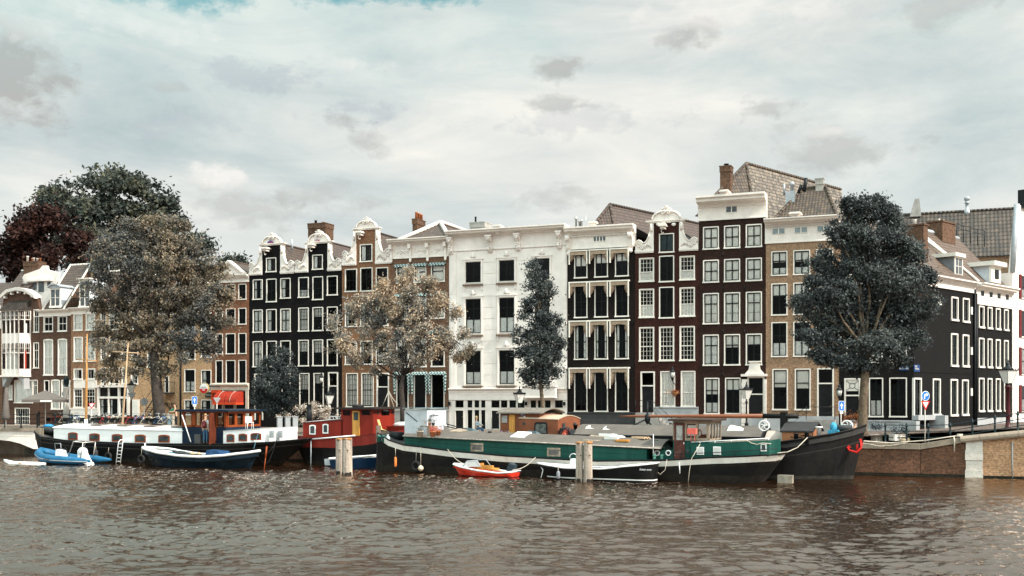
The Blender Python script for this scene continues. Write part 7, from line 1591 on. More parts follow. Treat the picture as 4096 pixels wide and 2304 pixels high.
# ladder
u, z0 = q.at(466, 1852, -.12); u1, z1 = q.at(476, 1768, -.12); r2 = q.root('ladder', 'white boarding ladder hanging on the black hull under the third cabin window', 'ladder'); mb = MB()
for dx in (0, .36): mb.tube([(u + dx, -.16, z0), (u1 + dx, -.16, z1), (u1 + dx, .0, z1 + .14), (u1 + dx + .05, .3, z1 + .12)], .028, 6)
mb.build('stringers', CABW, r2); mb = MB()
for i in range(6): t = (i + .5) / 6; x = u + (u1 - u) * t; mb.tube([(x, -.16, z0 + (z1 - z0) * t), (x + .36, -.16, z0 + (z1 - z0) * t)], .022, 5)
mb.build('rungs', CABW, r2)
tyre(q, 433, 1826, .3, 'old tyre hung on the barge hull left of the white ladder', -.14, 1790); tyre(q, 565, 1836, .3, 'old tyre hung on the barge hull just behind the bow of the navy sloop', -.14, 1790)
fender(q, 383, 1822, .85, .16, mat('fender_black', (.03, .03, .032), .5), 'black fender bundle hanging above the stern of the blue inflatable', -.2, 1785)
def loose(name, label, cat, px, py, Z, build_fn, mats, rot=0, zb=None, group=None):
 p = P3(px, py, Z);
 if zb is not None: p.z = zb
 mb = MB(); build_fn(mb); o = mb.build(name, mats); o.location = p; o.rotation_euler = (0, 0, R(rot)); return tag(o, label, cat, group)
# garden chair on the fore roof
def white_chair(mb):
 for x in (-.2, .2):
  for y in (-.2, .2): mb.tube([(x, y, 0), (x * .9, y * .9, .42)], .02, 5)
 mb.box(-.22, .22, -.22, .22, .41, .44); mb.box(-.22, .22, .19, .23, .44, .8)
loose('garden_chair', 'white garden chair on the grey roof before the wooden wheelhouse', 'chair', 998, 1716, 71.5, white_chair, CABW, 30)
# ---- people
def skin(name, V, E, rad, m, parent, sub=1, loc=(0, 0, 0)):
 me = bpy.data.meshes.new('tmp'); me.from_pydata([tuple(v) for v in V], E, []); o = bpy.data.objects.new('tmp', me); COL.objects.link(o)
 mod = o.modifiers.new('skin', 'SKIN'); mod.use_smooth_shade = True
 for i, sv in enumerate(me.skin_vertices[0].data): rr = rad[i]; sv.radius = (rr, rr) if isinstance(rr, (int, float)) else rr; sv.use_root = (i == 0)
 if sub: s2_ = o.modifiers.new('sub', 'SUBSURF'); s2_.levels = sub; s2_.render_levels = sub
 dg = bpy.context.evaluated_depsgraph_get(); m2 = bpy.data.meshes.new_from_object(o.evaluated_get(dg)); bpy.data.objects.remove(o)
 m2.materials.clear(); m2.materials.append(m); m2.name = name; p = bpy.data.objects.new(name, m2); COL.objects.link(p); p.parent = parent; return p
SKIN = mat('skin_tone', (.52, .30, .20), .55, .08, 6)
def person(loc, rz, label, h=1.75, shirt=None, trousers=None, hair=None, pack=None, arms='down', lean=0.0, sit=False, short=False):
 r = empty('person', loc, rz, label, 'person'); s = h / 1.75
 hip = .92 if not sit else .48; L = lambda x, y, z: (x * s, y * s, z * s); sh_ = hip + .52; ly = lean
 V = [L(0, 0, hip), L(0, ly * .5, hip + .22), L(0, ly, sh_ - .08), L(0, ly * 1.1, sh_ + .06), L(0, ly * 1.15 - .01, sh_ + .17), L(0, ly * 1.15 - .015, sh_ + .29)]
 E = [(0, 1), (1, 2), (2, 3), (3, 4), (4, 5)]; Rr = [(.15 * s, .11 * s), (.135 * s, .10 * s), (.15 * s, .10 * s), .052 * s, .085 * s, .078 * s]
 for sg in (-1, 1):
  i = len(V)
  if arms == 'down': P = [(.17 * sg, ly, sh_ - .04), (.22 * sg, ly + .02, sh_ - .3), (.23 * sg, ly - .05, sh_ - .54), (.22 * sg, ly - .07, sh_ - .63)]
  else: P = [(.17 * sg, ly, sh_ - .04), (.2 * sg, ly - .1, sh_ - .28), (.1 * sg, ly - .33, sh_ - .3), (.07 * sg, ly - .41, sh_ - .3)]
  V += [L(*p) for p in P]; E += [(2, i), (i, i + 1), (i + 1, i + 2), (i + 2, i + 3)]; Rr += [.055 * s, .045 * s, .03 * s, .028 * s]
  e = Vector(V[-1]); d = (e - Vector(V[-2])).normalized(); side = Vector((sg, 0, 0)); j = i + 3
  for k, (off, ln) in enumerate(((-.03, .07), (-.012, .085), (.006, .08), (.024, .065))):
   a = len(V); b0 = e + d * .03 * s + Vector((0, off, 0)) * s; V += [tuple(b0), tuple(b0 + d * ln * s + Vector((-.012 * sg, -.01, 0)))]; E += [(j, a), (a, a + 1)]; Rr += [.010 * s, .008 * s]
  a = len(V); V += [tuple(e + Vector((-.02 * sg, -.045, -.02)) * s)]; E += [(i + 2, a)]; Rr += [.010 * s]
 for sg in (-1, 1):
  i = len(V)
  P = [(.09 * sg, .0, hip - .06), (.1 * sg, -.01, hip * .54), (.1 * sg, .03, .08), (.11 * sg, -.12, .03)] if not sit else [(.1 * sg, -.05, hip), (.13 * sg, -.45, hip + .02), (.13 * sg, -.48, .1), (.13 * sg, -.6, .04)]
  V += [L(*p) for p in P]; E += [(0, i), (i, i + 1), (i + 1, i + 2), (i + 2, i + 3)]; Rr += [.09 * s, .062 * s, .042 * s, .035 * s]
 skin('body', V, E, Rr, SKIN, r)
 hd = V[5]
 mb = MB(); mb.ball((hd[0], hd[1] + .015 * s, hd[2] + .03 * s), (.088 * s, .1 * s, .1 * s), 10); mb.build('hair', hair or BLACKM, r)
 mb = MB(); mb.ball((hd[0], hd[1] - .085 * s, hd[2] - .02 * s), (.012, .02, .022), 6)
 for sg in (-1, 1): mb.ball((sg * .082 * s, hd[1] - .005, hd[2] - .02 * s), (.012, .02, .028), 6)
 mb.build('nose_and_ears' if False else 'face', SKIN, r)
 TV = [L(0, 0, hip + .02), L(0, ly * .5, hip + .22), L(0, ly, sh_ - .08), L(0, ly * 1.05, sh_ - .0)]; TE = [(0, 1), (1, 2), (2, 3)]; TR = [(.175 * s, .13 * s), (.16 * s, .12 * s), (.175 * s, .12 * s), (.1 * s, .075 * s)]
 for sg in (-1, 1):
  i = len(TV); a = 6 + (0 if sg < 0 else 9); P = [V[a], V[a + 1]]
  TV += P + ([V[a + 2]] if not short else []); TE += [(2, i), (i, i + 1)] + ([(i + 1, i + 2)] if not short else []); TR += [.072 * s, .06 * s] + ([.042 * s] if not short else [])
 skin('shirt', TV, TE, TR, shirt or CABW, r)
 base = len(V) - 8; PV = [L(0, 0, hip + .04), L(0, 0, hip - .02)]; PE = [(0, 1)]; PR = [(.165 * s, .125 * s), (.17 * s, .13 * s)]
 for k in (0, 4):
  i = len(PV); PV += [V[base + k], V[base + k + 1], V[base + k + 2]]; PE += [(1, i), (i, i + 1), (i + 1, i + 2)]; PR += [.105 * s, .078 * s, .058 * s]
 skin('trousers', PV, PE, PR, trousers or NAVY, r)
 mb = MB()
 for k in (2, 6): p = V[base + k]; mb.ball((p[0], p[1] - .06 * s, p[2] - .035 * s), (.05 * s, .13 * s, .045 * s), 8)
 mb.build('shoes', mat('shoe_grey', (.12, .11, .10), .7), r)
 return r, V
JEANS = mat('blue_jeans', (.05, .11, .19), .8, .2, 8)
pp = Wpx(B1, 822, 1773, .12); pr_, V = person(pp, -TH + R(180 + 12), 'person in white shirt and jeans with a dark red backpack standing at the wheelhouse door', 1.84, mat('white_shirt', (.62, .60, .58), .8), JEANS, mat('sandy_hair', (.34, .2, .1), .8), short=True)
bp_ = empty('backpack', pp, pr_.rotation_euler.z, 'dark red patterned backpack worn by the person in jeans', 'backpack'); mb = MB(); mb.ball((0, .2, 1.24), (.17, .11, .27), 10); mb.ball((0, .29, 1.15), (.12, .06, .14), 8); mb.build('bag', mat('backpack_red', (.12, .022, .025), .8, .9, 9), bp_)
mb = MB()
for sg in (-1, 1): mb.tube([(.1 * sg, .14, 1.02), (.14 * sg, -.12, 1.2), (.12 * sg, -.08, 1.45), (.09 * sg, .1, 1.5)], .02, 5)
mb.build('strap', BLACKM, bp_)
person(on_street(705, 84, HC + (YH - 1706) / F * 84), R(-60), 'person in a dark green jacket leaning on the quay left of the wheelhouse', 1.72, mat('green_jacket', (.02, .09, .055), .8), mat('dark_trousers', (.02, .02, .022), .8), mat('dark_hair', (.05, .03, .02), .8), arms='fwd', lean=-.1)
person(on_street(1906, 78.5, HC + (YH - 1740) / F * 78.5), R(70), 'blond person in a pale jacket seated before the white building', 1.7, mat('pale_blue_jacket', (.36, .40, .42), .8), JEANS, mat('blond_hair', (.55, .38, .2), .8), arms='fwd', sit=True)
person(on_street(3421, 62.5, HC + (YH - 1700) / F * 62.5 - 1.28), R(30), 'small child with brown hair looking over the black bow', 1.4, mat('orange_shirt', (.4, .15, .08), .8), NAVY, mat('brown_hair', (.12, .05, .03), .8))
# ---- blue inflatable
q = PL(280, 72.3, TH).sub(119, zb=0); r = q.root('inflatable_boat', 'bright blue rigid inflatable with white outboard motor and console at the left', 'boat'); BLUE = mat('inflatable_blue', (.014, .10, .20), .45, .15, 2, stain=.2, stain_col=(.1, .25, .42))
Lr = q.u(303); bw = 1.9; zw = .32
mb = MB(); near = [(Lr + 1.2, .0), (Lr, 0), (Lr * .55, 0), (Lr * .25, .12), (Lr * .08, .42), (.0, .95)]; tubez = [zw, zw, zw + .03, zw + .16, zw + .38, zw + .55]
pth = [(x, y, z) for (x, y), z in zip(near, tubez)] + [(x, bw - y, z) for (x, y), z in list(zip(near, tubez))[::-1][1:]]
mb.tube(pth, [.07, .26, .27, .27, .26, .24, .26, .27, .27, .26, .07], 12); mb.build('tubes', BLUE, r)
mb = MB(); mb.tube([(p[0], p[1] - .26, p[2] - .04) for p in pth[:5]] + [(-.24, .95, zw + .5)], .035, 5); mb.build('rubbing_strake', mat('grey_rubber', (.28, .29, .30), .6), r)
mb = MB(); mb.hexa([(Lr, .3, -.1), (.6, .8, .05), (.6, 1.1, .05), (Lr, 1.6, -.1), (Lr, .2, .32), (.5, .7, .5), (.5, 1.2, .5), (Lr, 1.7, .32)]); mb.build('floor', NAVY, r)
text_obj('lettering', 'HEFIX', .2, NAVY, r, (q.u(198), -.275, zw + .06), ext=.003)
u, z = q.at(232, 1824, .9); mb = MB(); mb.hexa([(u, .6, .3), (u + .62, .6, .3), (u + .62, 1.2, .3), (u, 1.2, .3), (u + .05, .65, 1.0), (u + .45, .65, .92), (u + .45, 1.15, .92), (u + .05, 1.15, 1.0)]); cs = mb.build('console', CABW, r)
mb = MB(); mb.tube([(u + .05, .62, .9), (u + .0, .62, 1.4), (u + .5, .62, 1.4), (u + .55, .62, .9)], .022, 6); mb.build('rail', LEAD, cs); mb = MB(); mb.torus((u + .62, .9, .9), .2, .02, 'x', 14, 5); mb.build('steering_wheel', BLACKM, cs)
ue, ze = q.at(330, 1810, .9); mb = MB(); mb.tube([(ue - .75, .35, .4), (ue - .25, .35, 1.55), (ue + .55, .35, 1.5), (ue + .35, .35, .5)], .035, 6); mb.tube([(ue - .75, 1.5, .4), (ue - .25, 1.5, 1.55), (ue + .55, 1.5, 1.5), (ue + .35, 1.5, .5)], .035, 6); mb.tube([(ue + .55, .35, 1.5), (ue + .55, 1.5, 1.5)], .035, 6); mb.tube([(ue - .25, .35, 1.55), (ue - .25, 1.5, 1.55)], .035, 6); mb.build('roll_bar', mat('stainless', (.55, .5, .45), .3, .1, metal=.6), r)
mb = MB(); mb.hexa([(ue - .2, .65, .25), (ue + .65, .65, -.0), (ue + .65, 1.2, -.0), (ue - .2, 1.2, .25), (ue - .25, .7, .95), (ue + .25, .7, .75), (ue + .25, 1.15, .75), (ue - .25, 1.15, .95)]); mb.ball((ue - .0, .92, .85), (.36, .3, .32), 10); mb.hexa([(ue + .4, .8, -.2), (ue + .95, .8, -.2), (ue + .95, 1.05, -.2), (ue + .4, 1.05, -.2), (ue + .3, .75, .35), (ue + .8, .8, .15), (ue + .8, 1.05, .15), (ue + .3, 1.1, .35)]); mb.build('outboard_motor', CABW, r)
# paddle board
q = PL(95, 73.5, TH).sub(15, zb=0); mb = MB(); Lp = q.u(184); out = []; n = 14
for i in range(n + 1): t = i / n; out.append((Lp * t, .36 * math.sin(math.pi * min(1, t / .35) / 2 if t < .5 else math.pi * min(1, (1 - t) / .2) / 2) + .01, .10 + .16 * max(0, .2 - t) / .2))
for i in range(n):
 a, b = out[i], out[i + 1]; mb.hexa([(a[0], -a[1], a[2] - .08), (b[0], -b[1], b[2] - .08), (b[0], b[1], b[2] - .08), (a[0], a[1], a[2] - .08), (a[0], -a[1] * .9, a[2] + .06), (b[0], -b[1] * .9, b[2] + .06), (b[0], b[1] * .9, b[2] + .06), (a[0], a[1] * .9, a[2] + .06)])
o = mb.build('paddle_board', [CABW]); q.place(o); tag(o, 'white paddle board floating beside the blue inflatable', 'paddle board')
mb = MB(); x = Lp * .45; mb.box(x, x + .25, -.372, -.36, .07, .14); c_ = mb.build('orange_mark', mat('orange_mark', (.6, .28, .05), .6), o)
# ---- navy sloop
q = PL(800, 68.9, TH).sub(575, zb=0); r = q.root('sloop', 'dark navy open sloop with thick white gunwale and a blue tarp', 'boat'); SLN = mat('sloop_navy', (.006, .014, .022), .25, .3, 2)
sh = SH(q, [(573, 1789), (590, 1801), (640, 1812), (720, 1823), (798, 1827), (880, 1823), (960, 1813), (1028, 1799), (1036, 1800)], dl=1.1, dr=1.1)
h_, rows = hull(r, 2.25, sh, [('t', 0, 0), ('z', .25, 0), ('z', 0, 0), ('z', -.5, 0)], [SLN], (q.u(615, 1.1), q.u(573, 1.1)), (q.u(1002, 1.1), q.u(1036, 1.1)), pa=.22, pb=.24, bl=.06, br=.05, kw=.6, drop=.32, deckm=mat('sloop_floor', (.06, .055, .05), .8, .3, 3), rail=CABW, rail_r=.085, pw=.75)
mb = MB(); u, z = q.at(610, 1795, 1.1); mb.tube([(u - .6, 1.1, z), (u - .6, 1.1, z + .35)], .05, 6); mb.hexa([(u - .3, .8, z - .05), (u + 1.1, .5, z - .22), (u + 1.1, 1.7, z - .22), (u - .3, 1.4, z - .05), (u - .3, .8, z + .0), (u + 1.1, .5, z - .15), (u + 1.1, 1.7, z - .15), (u - .3, 1.4, z)]); mb.build('foredeck', CABW, r)
u, z = q.at(870, 1818, 1.1); mb = MB(); mb.hexa([(u - .6, .5, z - .35), (u + .75, .5, z - .3), (u + .85, 1.8, z - .3), (u - .6, 1.8, z - .35), (u - .58, .75, z + .28), (u + .35, .7, z + .25), (u + .5, 1.6, z + .22), (u - .55, 1.55, z + .3)]); mb.ball((u + .45, 1.0, z - .1), (.4, .5, .25), 8); mb.build('tarpaulin', mat('tarp_navy', (.012, .045, .11), .7, .3, 4, .8, 4), r)
mb = MB(); mb.ball((u + .95, .75, z - .12), (.4, .22, .13), 8); mb.build('life_jacket', mat('orange_vest', (.85, .16, .03), .6, .3, 6), r)
mb = MB(); u2, z2 = q.at(678, 1812, .9); mb.hexa([(u2 - .4, .6, z2 - .2), (u2 + .35, .6, z2 - .2), (u2 + .35, 1.0, z2 - .2), (u2 - .4, 1.0, z2 - .2), (u2 - .45, .6, z2 + .02), (u2 + .4, .6, z2 + .02), (u2 + .4, 1.05, z2 + .02), (u2 - .45, 1.05, z2 + .02)]); mb.build('crate', mat('crate_cyan', (.01, .26, .42), .5), r)
mb = MB()
for (px, py, a, b) in ((630, 1805, .5, .2), (720, 1811, .55, .22), (745, 1813, .35, .15)): uu, zz = q.at(px, py, 1.2); mb.ball((uu, 1.2, zz - .08), (a, .45, b), 8)
mb.build('bundles', mat('dark_canvas', (.03, .035, .035)), r)
mb = MB(); uu, zz = q.at(770, 1814, .8); mb.ball((uu, .8, zz), (.2, .16, .12), 8); mb.ball((uu + .45, .85, zz - .02), (.18, .16, .11), 8); mb.build('sacks', mat('tan_sack', (.45, .34, .22), .9, .2, 6), r)
u3, z3 = q.at(1021, 1830, -.05); mb = MB(); mb.tube([(u3 + .05, 1.1, z3 + .65), (u3, 1.05, z3 - .05)], .05, 6); mb.tube([(u3, 1.05, z3 - .05), (u3 - .1, 1.0, z3 - 1.0)], .03, 5); mb.build('rudder', WOODV, r)
rope('thin blue mooring line from the navy sloop up to the white bow cabin', [Wpx(q, 1015, 1795, 1.1), Wpx(B1, 1037, 1718, .6)], .012, 0, mat('rope_blue', (.1, .22, .3), .8));
for i, (a, b, s_) in enumerate((((1036, 1808), (1112, 1752), .45), ((1036, 1826), (1105, 1760), .9))): rope(('upper' if i == 0 else 'lower') + ' slack black line between the navy sloop and the barge bow', [Wpx(q, *a, 1.1), Wpx(B1, *b, .2)], .012, s_, BLACKM)
# ---- red barge
q = PL(1300, 72.6, TH).sub(1205, zb=0); r = q.root('barge', 'red barge with wheelhouse, ochre door and black lower hull behind the pilings', 'boat'); RB = q; B = 3.7
sh = SH(q, [(1195, 1744), (1230, 1750), (1330, 1752), (1450, 1742), (1560, 1725), (1640, 1715)], dl=1.8, dr=1.8)
hull(r, B, sh, [('t', 0, 0), ('t', .05, 1), ('t', .62, 1), ('t', .66, 2), ('z', .25, 3), ('z', 0, 2), ('z', -.6, 2)], [mat('rail_maroon', (.09, .02, .02), .5), REDB, HBLK2, RUSTW], (q.u(1235, 1.8), q.u(1195, 1.8)), (q.u(1600, 1.8), q.u(1640, 1.8)), pa=.12, pb=.14, bl=.3, br=.25, drop=.08)
c0, c1 = q.u(1212, .35), q.u(1372, .35); coach(r, 'cabin', c0, c1, .35, B - .35, q.z(1300, 1752, .35), q.z(1212, 1693, .35), q.z(1372, 1681, .35), RED, mat('roof_maroon', (.10, .03, .028), .7), .1, .05)
bwin(r, q, 1238, 1263, 1702, 1738, .35, CABW, .05, .08); bwin(r, q, 1291, 1314, 1698, 1734, .35, CABW, .05, .08)
mb = MB(); uu = c1 + .06; mb.prism([(0, 0), (.01, 0)], 0, .1) if False else mb.tube([(c1 + .055, 1.2, q.z(1386, 1712, 1.2)), (c1 + .1, 1.2, q.z(1386, 1712, 1.2))], .13, 12); mb.build('porthole', PORT, r)
mb = MB(); zz = q.z(1300, 1681, .4)
P = [(c0 + .3, .45, zz - .05), (c1 - .9, .45, zz + .22), (c1 - .1, .45, zz + .3)]
mb.tube([(c0 + .2, .45, q.z(1225, 1688, .4)), (c1 - .2, .45, q.z(1365, 1675, .4))], .022, 5)
for i in range(6): t = i / 5; px = 1225 + 140 * t; mb.tube([(q.u(px, .45), .45, q.z(px, 1694 - 11 * t, .4)), (q.u(px, .45), .45, q.z(px, 1687 - 12 * t, .4))], .018, 4)
x = q.u(1318, .45)
for i in range(4): mb.tube([(x + i * .25, .5, q.z(1330, 1680, .4)), (x + i * .25, .5, q.z(1330, 1666, .4))], .022, 5)
mb.tube([(x, .5, q.z(1330, 1666, .4)), (x + .75, .5, q.z(1330, 1666, .4))], .025, 5); mb.build('roof_rail', CABW, r)
mb = MB(); u, z = q.at(1237, 1688, 1.6); mb.lathe([(.19, 0), (.19, .9), (.16, .95), (.16, 1.35), (.2, 1.4)], (u, 1.6, z - .2), 10); mb.build('flue', BLACKM, r)
w0, w1 = q.u(1364, .35), q.u(1492, .35); z0, zt_ = q.z(1420, 1748, .35), q.z(1420, 1637, .35)
mb = MB(); hs = [(q.u(1372, .35), q.u(1402, .35), q.z(1420, 1662, .35), q.z(1420, 1641, .35)), (q.u(1447, .35), q.u(1480, .35), q.z(1420, 1660, .35), q.z(1420, 1640, .35))]
holed(mb, w0, w1, z0, zt_, hs, y=.35); mb.face([(w0, B - .35, z0), (w0, .35, z0), (w0, .35, zt_), (w0, B - .35, zt_)]); mb.face([(w1, B - .35, z0), (w0, B - .35, z0), (w0, B - .35, zt_), (w1, B - .35, zt_)])
# end wall with a window opening
ye0, ye1 = 1.5, 2.6; zw0, zw1 = zt_ - .42, zt_ - .06
for (a, b, c, d) in ((.35, ye0, z0, zt_), (ye1, B - .35, z0, zt_), (ye0, ye1, z0, zw0), (ye0, ye1, zw1, zt_)): mb.face([(w1, a, c), (w1, b, c), (w1, b, d), (w1, a, d)])
wh = mb.build('wheelhouse', RED, r)
mb = MB(); mb.face([(w0 + .02, B - .37, z0), (w1 - .02, B - .37, z0), (w1 - .02, B - .37, zt_), (w0 + .02, B - .37, zt_)]); mb.face([(w1 - .03, ye0, zw0), (w1 - .03, ye1, zw0), (w1 - .03, ye1, zw1), (w1 - .03, ye0, zw1)])
for h in hs: mb.face([(h[0], .38, h[2]), (h[1], .38, h[2]), (h[1], .38, h[3]), (h[0], .38, h[3])])
mb.build('panes', GLASS_W, wh)
mb = MB(); mb.hexa([(w0 - .35, -.0, zt_ + .01), (w1 + .35, -.0, zt_ + .01), (w1 + .35, B + .0, zt_ + .01), (w0 - .35, B, zt_ + .01), (w0 - .35, 0, zt_ + .12), (w1 + .35, 0, zt_ + .14), (w1 + .35, B, zt_ + .16), (w0 - .35, B, zt_ + .12)]); mb.build('wheelhouse_roof', mat('black_brown_felt', (.03, .024, .022), .8, .3, 3), wh)
d0, d1 = q.u(1409, .3), q.u(1438, .3); mb = MB(); mb.box(d0, d1, .3, .349, z0, zt_ - .1); dd_ = mb.build('door', WOODO, wh); mb = MB(); mb.box(d0 + .1, d1 - .1, .29, .3, zt_ - .72, zt_ - .2); mb.build('pane', PORT, dd_)
mb = MB();
for y in (1.0, 3.1): mb.tube([(w1 + .001, y, zt_ - .25), (w1 + .04, y, zt_ - .25)], .1, 10)
mb.build('porthole', PORT, wh)
mb = MB(); mb.torus((q.u(1432, 1.6), 1.6, zt_ + .2), .3, .11, 'z', 14, 7); o = mb.build('roof_tyre', MATS['old_tyre'], wh)
mb = MB(); u = q.u(1528, 2.2); mb.tube([(u, 2.2, zt_ + .12), (u + .5, 2.2, zt_ + 1.2)], .022, 4); mb.tube([(u + .9, 2.2, zt_ + .12), (u + .5, 2.2, zt_ + 1.2)], .022, 4); mb.tube([(u + .5, 2.2, zt_ + 1.2), (u + .8, 2.2, zt_ + .7), (u + 1.2, 2.2, zt_ + .3)], .02, 4); mb.build('roof_rack', ROPE, wh)
mb = MB(); mb.tube([(q.u(1245, -.1), -.1, q.z(1245, 1757, -.1)), (q.u(1420, -.1), -.1, q.z(1420, 1742, -.1))], .05, 6); p_ = mb.build('boat_pole', CABW, r); mb = MB(); u, z = q.at(1244, 1755, -.1); mb.tube([(u, -.1, z), (u - .02, -.1, 0.02)], .035, 6); mb.build('mooring_spud', mat('galvanised_pipe', (.40, .46, .50), .5), r)
# little red boat deck and chairs beyond
q2 = PL(1600, 72.5, TH).sub(1560, zb=0); r2 = q2.root('rowing_boat', 'small red and white dinghy lying behind the green barge bow', 'boat'); sh = SH(q2, [(1560, 1704), (1600, 1700), (1625, 1700)]); sh = [(x, z) for x, z in sh]
mb = MB(); zt2 = q2.z(1600, 1700); mb.hexa([(0, .1, zt2 - .55), (2.2, .1, zt2 - .5), (2.2, .9, zt2 - .5), (0, .9, zt2 - .55), (-.3, 0, zt2 - .1), (2.4, 0, zt2), (2.4, 1.1, zt2), (-.3, 1.1, zt2 - .1)]); mb.build('hull', RED, r2); mb = MB(); mb.ball((1.0, .55, zt2), (1.1, .45, .22), 10); mb.build('white_cover', CABW, r2)
# ---- pale blue boat behind pilings
q = PL(1400, 69.5, TH).sub(1308, zb=0); r = q.root('small_boat', 'small blue motor boat half hidden behind the left pilings', 'boat'); sh = SH(q, [(1325, 1834), (1400, 1829), (1490, 1822)])
sh = [(x, z) for x, z in sh]; hull(r, 1.5, sh, [('t', 0, 0), ('t', .08, 1), ('z', 0, 1), ('z', -.3, 1)], [CABW, mat('boat_blue', (.005, .022, .055), .3)], (q.u(1338, .75), q.u(1335, .75)), (q.u(1500, .75), q.u(1512, .75)), pa=.05, pb=.3, bl=.8, br=.1, rail=CABW, rail_r=.045)
mb = MB(); u, z = q.at(1322, 1845, .7); mb.hexa([(u - .3, .5, z - .25), (u + .25, .5, z - .25), (u + .25, .9, z - .25), (u - .3, .9, z - .25), (u - .35, .5, z + .15), (u + .25, .5, z + .2), (u + .25, .9, z + .2), (u - .35, .9, z + .15)]); mb.build('outboard_motor', LEAD, r)
# ---- pilings
def piling(px, py, Z, rad, label, seed, lean=0.0, hgt=None):
 p = P3(px, py, Z); top = p.z; loc = (p.x, p.y, 0); r = empty('mooring_piling', loc, 0, label, 'piling', 'weathered wooden mooring pilings'); rg = random.Random(seed); mb = MB(); n = 12; V = []; hh = [-.6, 0, .05, .5, 1.0, 1.5, top - .12, top]
 ph = [rg.uniform(.9, 1.1) for _ in range(n)]
 for z in hh:
  for k in range(n): a = 2 * math.pi * k / n; rr = rad * ph[k] * (1.04 - .05 * z / top) * rg.uniform(.985, 1.015); V.append((rr * math.cos(a) + lean * z, rr * math.sin(a), z))
 mb.mesh(V, [(i * n + k, i * n + (k + 1) % n, (i + 1) * n + (k + 1) % n, (i + 1) * n + k) for i in range(len(hh) - 1) for k in range(n)]); mb.face([V[(len(hh) - 1) * n + k] for k in range(n)])
 for zz in (top * .62, top * .66): mb.box(-.04 + lean * zz + rad * .3, .04 + lean * zz + rad * .3, -rad * 1.06, -rad * .9, zz, zz + .14)
 mb.build('post', mat('piling_wood', (.36, .30, .25), .95, .4, 5, .9, 9, stain=.6, stain_col=(.12, .085, .06), streak=True), r); mb = MB(); mb.lathe([(rad * 1.02, top - .1), (rad * 1.0, top + .02)], (lean * top, 0, 0), 12); mb.build('rusty_top', mat('orange_rot', (.34, .16, .06), .9, .3, 6), r)
 mb = MB(); mb.lathe([(rad * 1.07, -.5), (rad * 1.07, .14), (rad * 1.03, .2)], n=12); mb.build('wet_foot', mat('wet_wood', (.02, .017, .014), .4), r)
piling(1358, 1754, 63.8, .21, 'slimmer left piling of the pair between the red and the green barge', 1); piling(1388, 1753, 62.8, .27, 'thicker right piling of the pair between the red and the green barge', 2)
piling(2317, 1768, 57.6, .20, 'left piling of the pair in front of the black lotus sloop', 3); piling(2353, 1767, 57.4, .225, 'right piling of the pair in front of the black lotus sloop', 4)
# ---- green barge
TG = R(26)
q = PL(2048, 62.0, TG).sub(1487, zb=0); r = q.root('barge', 'long barge with sea green cabin and white rubbing strake, moored nearest the water', 'boat'); GB = q; B = 3.3
sh = SH(q, [(1487, 1719), (1505, 1738), (1560, 1763), (1620, 1780), (1850, 1807), (2026, 1823), (2372, 1843), (2626, 1841), (2902, 1827), (3128, 1814)], dl=1.2, dr=1.6)
hull(r, B, sh, [('t', 0, 0), ('t', .06, 1), ('t', .36, 0), ('t', .42, 2), ('t', .50, 0), ('z', .40, 2), ('z', .0, 0), ('z', -.6, 0)], [HBLK2, HWHT, RUSTW], (q.u(1505, 1.6), q.u(1512, 1.6)), (q.u(3050, 1.6), q.u(3132, 1.6)), pa=.10, pb=.07, bl=.10, br=.5, kw=.85, drop=.06, deckm=DECKD, rail=HBLK, rail_r=.04, pw=.6)
mb = MB(); u = q.u(3120, 1.6); mb.box(u - .1, q.u(3172, 1.6), 1.45, 1.75, -.4, .42); mb.build('rudder', mat('rudder_grey', (.30, .27, .22), .7, .3, 2, stain=.6, stain_col=(.2, .10, .05)), r)
c0, c1 = q.u(1619, .28), q.u(2586, .28); zl, zr = q.z(1619, 1746, .28), q.z(2586, 1796, .28); zb0 = q.z(2300, 1838, .28); zbl = q.z(1619, 1782, .28)
mbx = MB(); CAM = .42; n = 24; k = 8
def rz(t, s): return zl + (zr - zl) * t + CAM * math.sin(math.pi * s) * (.9 + .1 * t)
for i in range(n):
 t0, t1 = i / n, (i + 1) / n; xa, xb = c0 + (c1 - c0) * t0, c0 + (c1 - c0) * t1
 for y in (.28, B - .28):
  p = [(xa, y, interp(sh, xa) - .1), (xb, y, interp(sh, xb) - .1), (xb, y, rz(t1, 0)), (xa, y, rz(t0, 0))]; mbx.face(p if y < 1 else p[::-1])
for (xx, t) in ((c0, 0), (c1, 1)):
 p = [(xx, .28, interp(sh, xx) - .1)] + [(xx, .28 + (B - .56) * j / k, rz(t, j / k)) for j in range(k + 1)] + [(xx, B - .28, interp(sh, xx) - .1)]; mbx.face(p[::-1] if t else p)
cb = mbx.build('cabin', GREEN, r)
mb = MB(); T = []
for i in range(n + 1):
 t = i / n; x = c0 - .06 + (c1 - c0 + .9) * t
 for j in range(k + 1): T.append((x, .16 + (B - .32) * j / k, rz(t, j / k) + .005))
m_ = len(T); T2 = [(x, y, z + .06) for x, y, z in T]; Fc = []
for i in range(n):
 for j in range(k): a = i * (k + 1) + j; Fc += [(a + m_, a + k + 1 + m_, a + k + 2 + m_, a + 1 + m_), (a, a + 1, a + k + 2, a + k + 1)]
for i in range(n): a = i * (k + 1); Fc += [(a, a + k + 1, a + k + 1 + m_, a + m_), (a + k, a + k + m_, a + 2 * k + 1 + m_, a + 2 * k + 1)]
for j in range(k): Fc += [(j, j + m_, j + 1 + m_, j + 1), (n * (k + 1) + j, n * (k + 1) + j + 1, n * (k + 1) + j + 1 + m_, n * (k + 1) + j + m_)]
mb.mesh(T + T2, Fc); mb.build('cabin_roof', DECKG, cb)
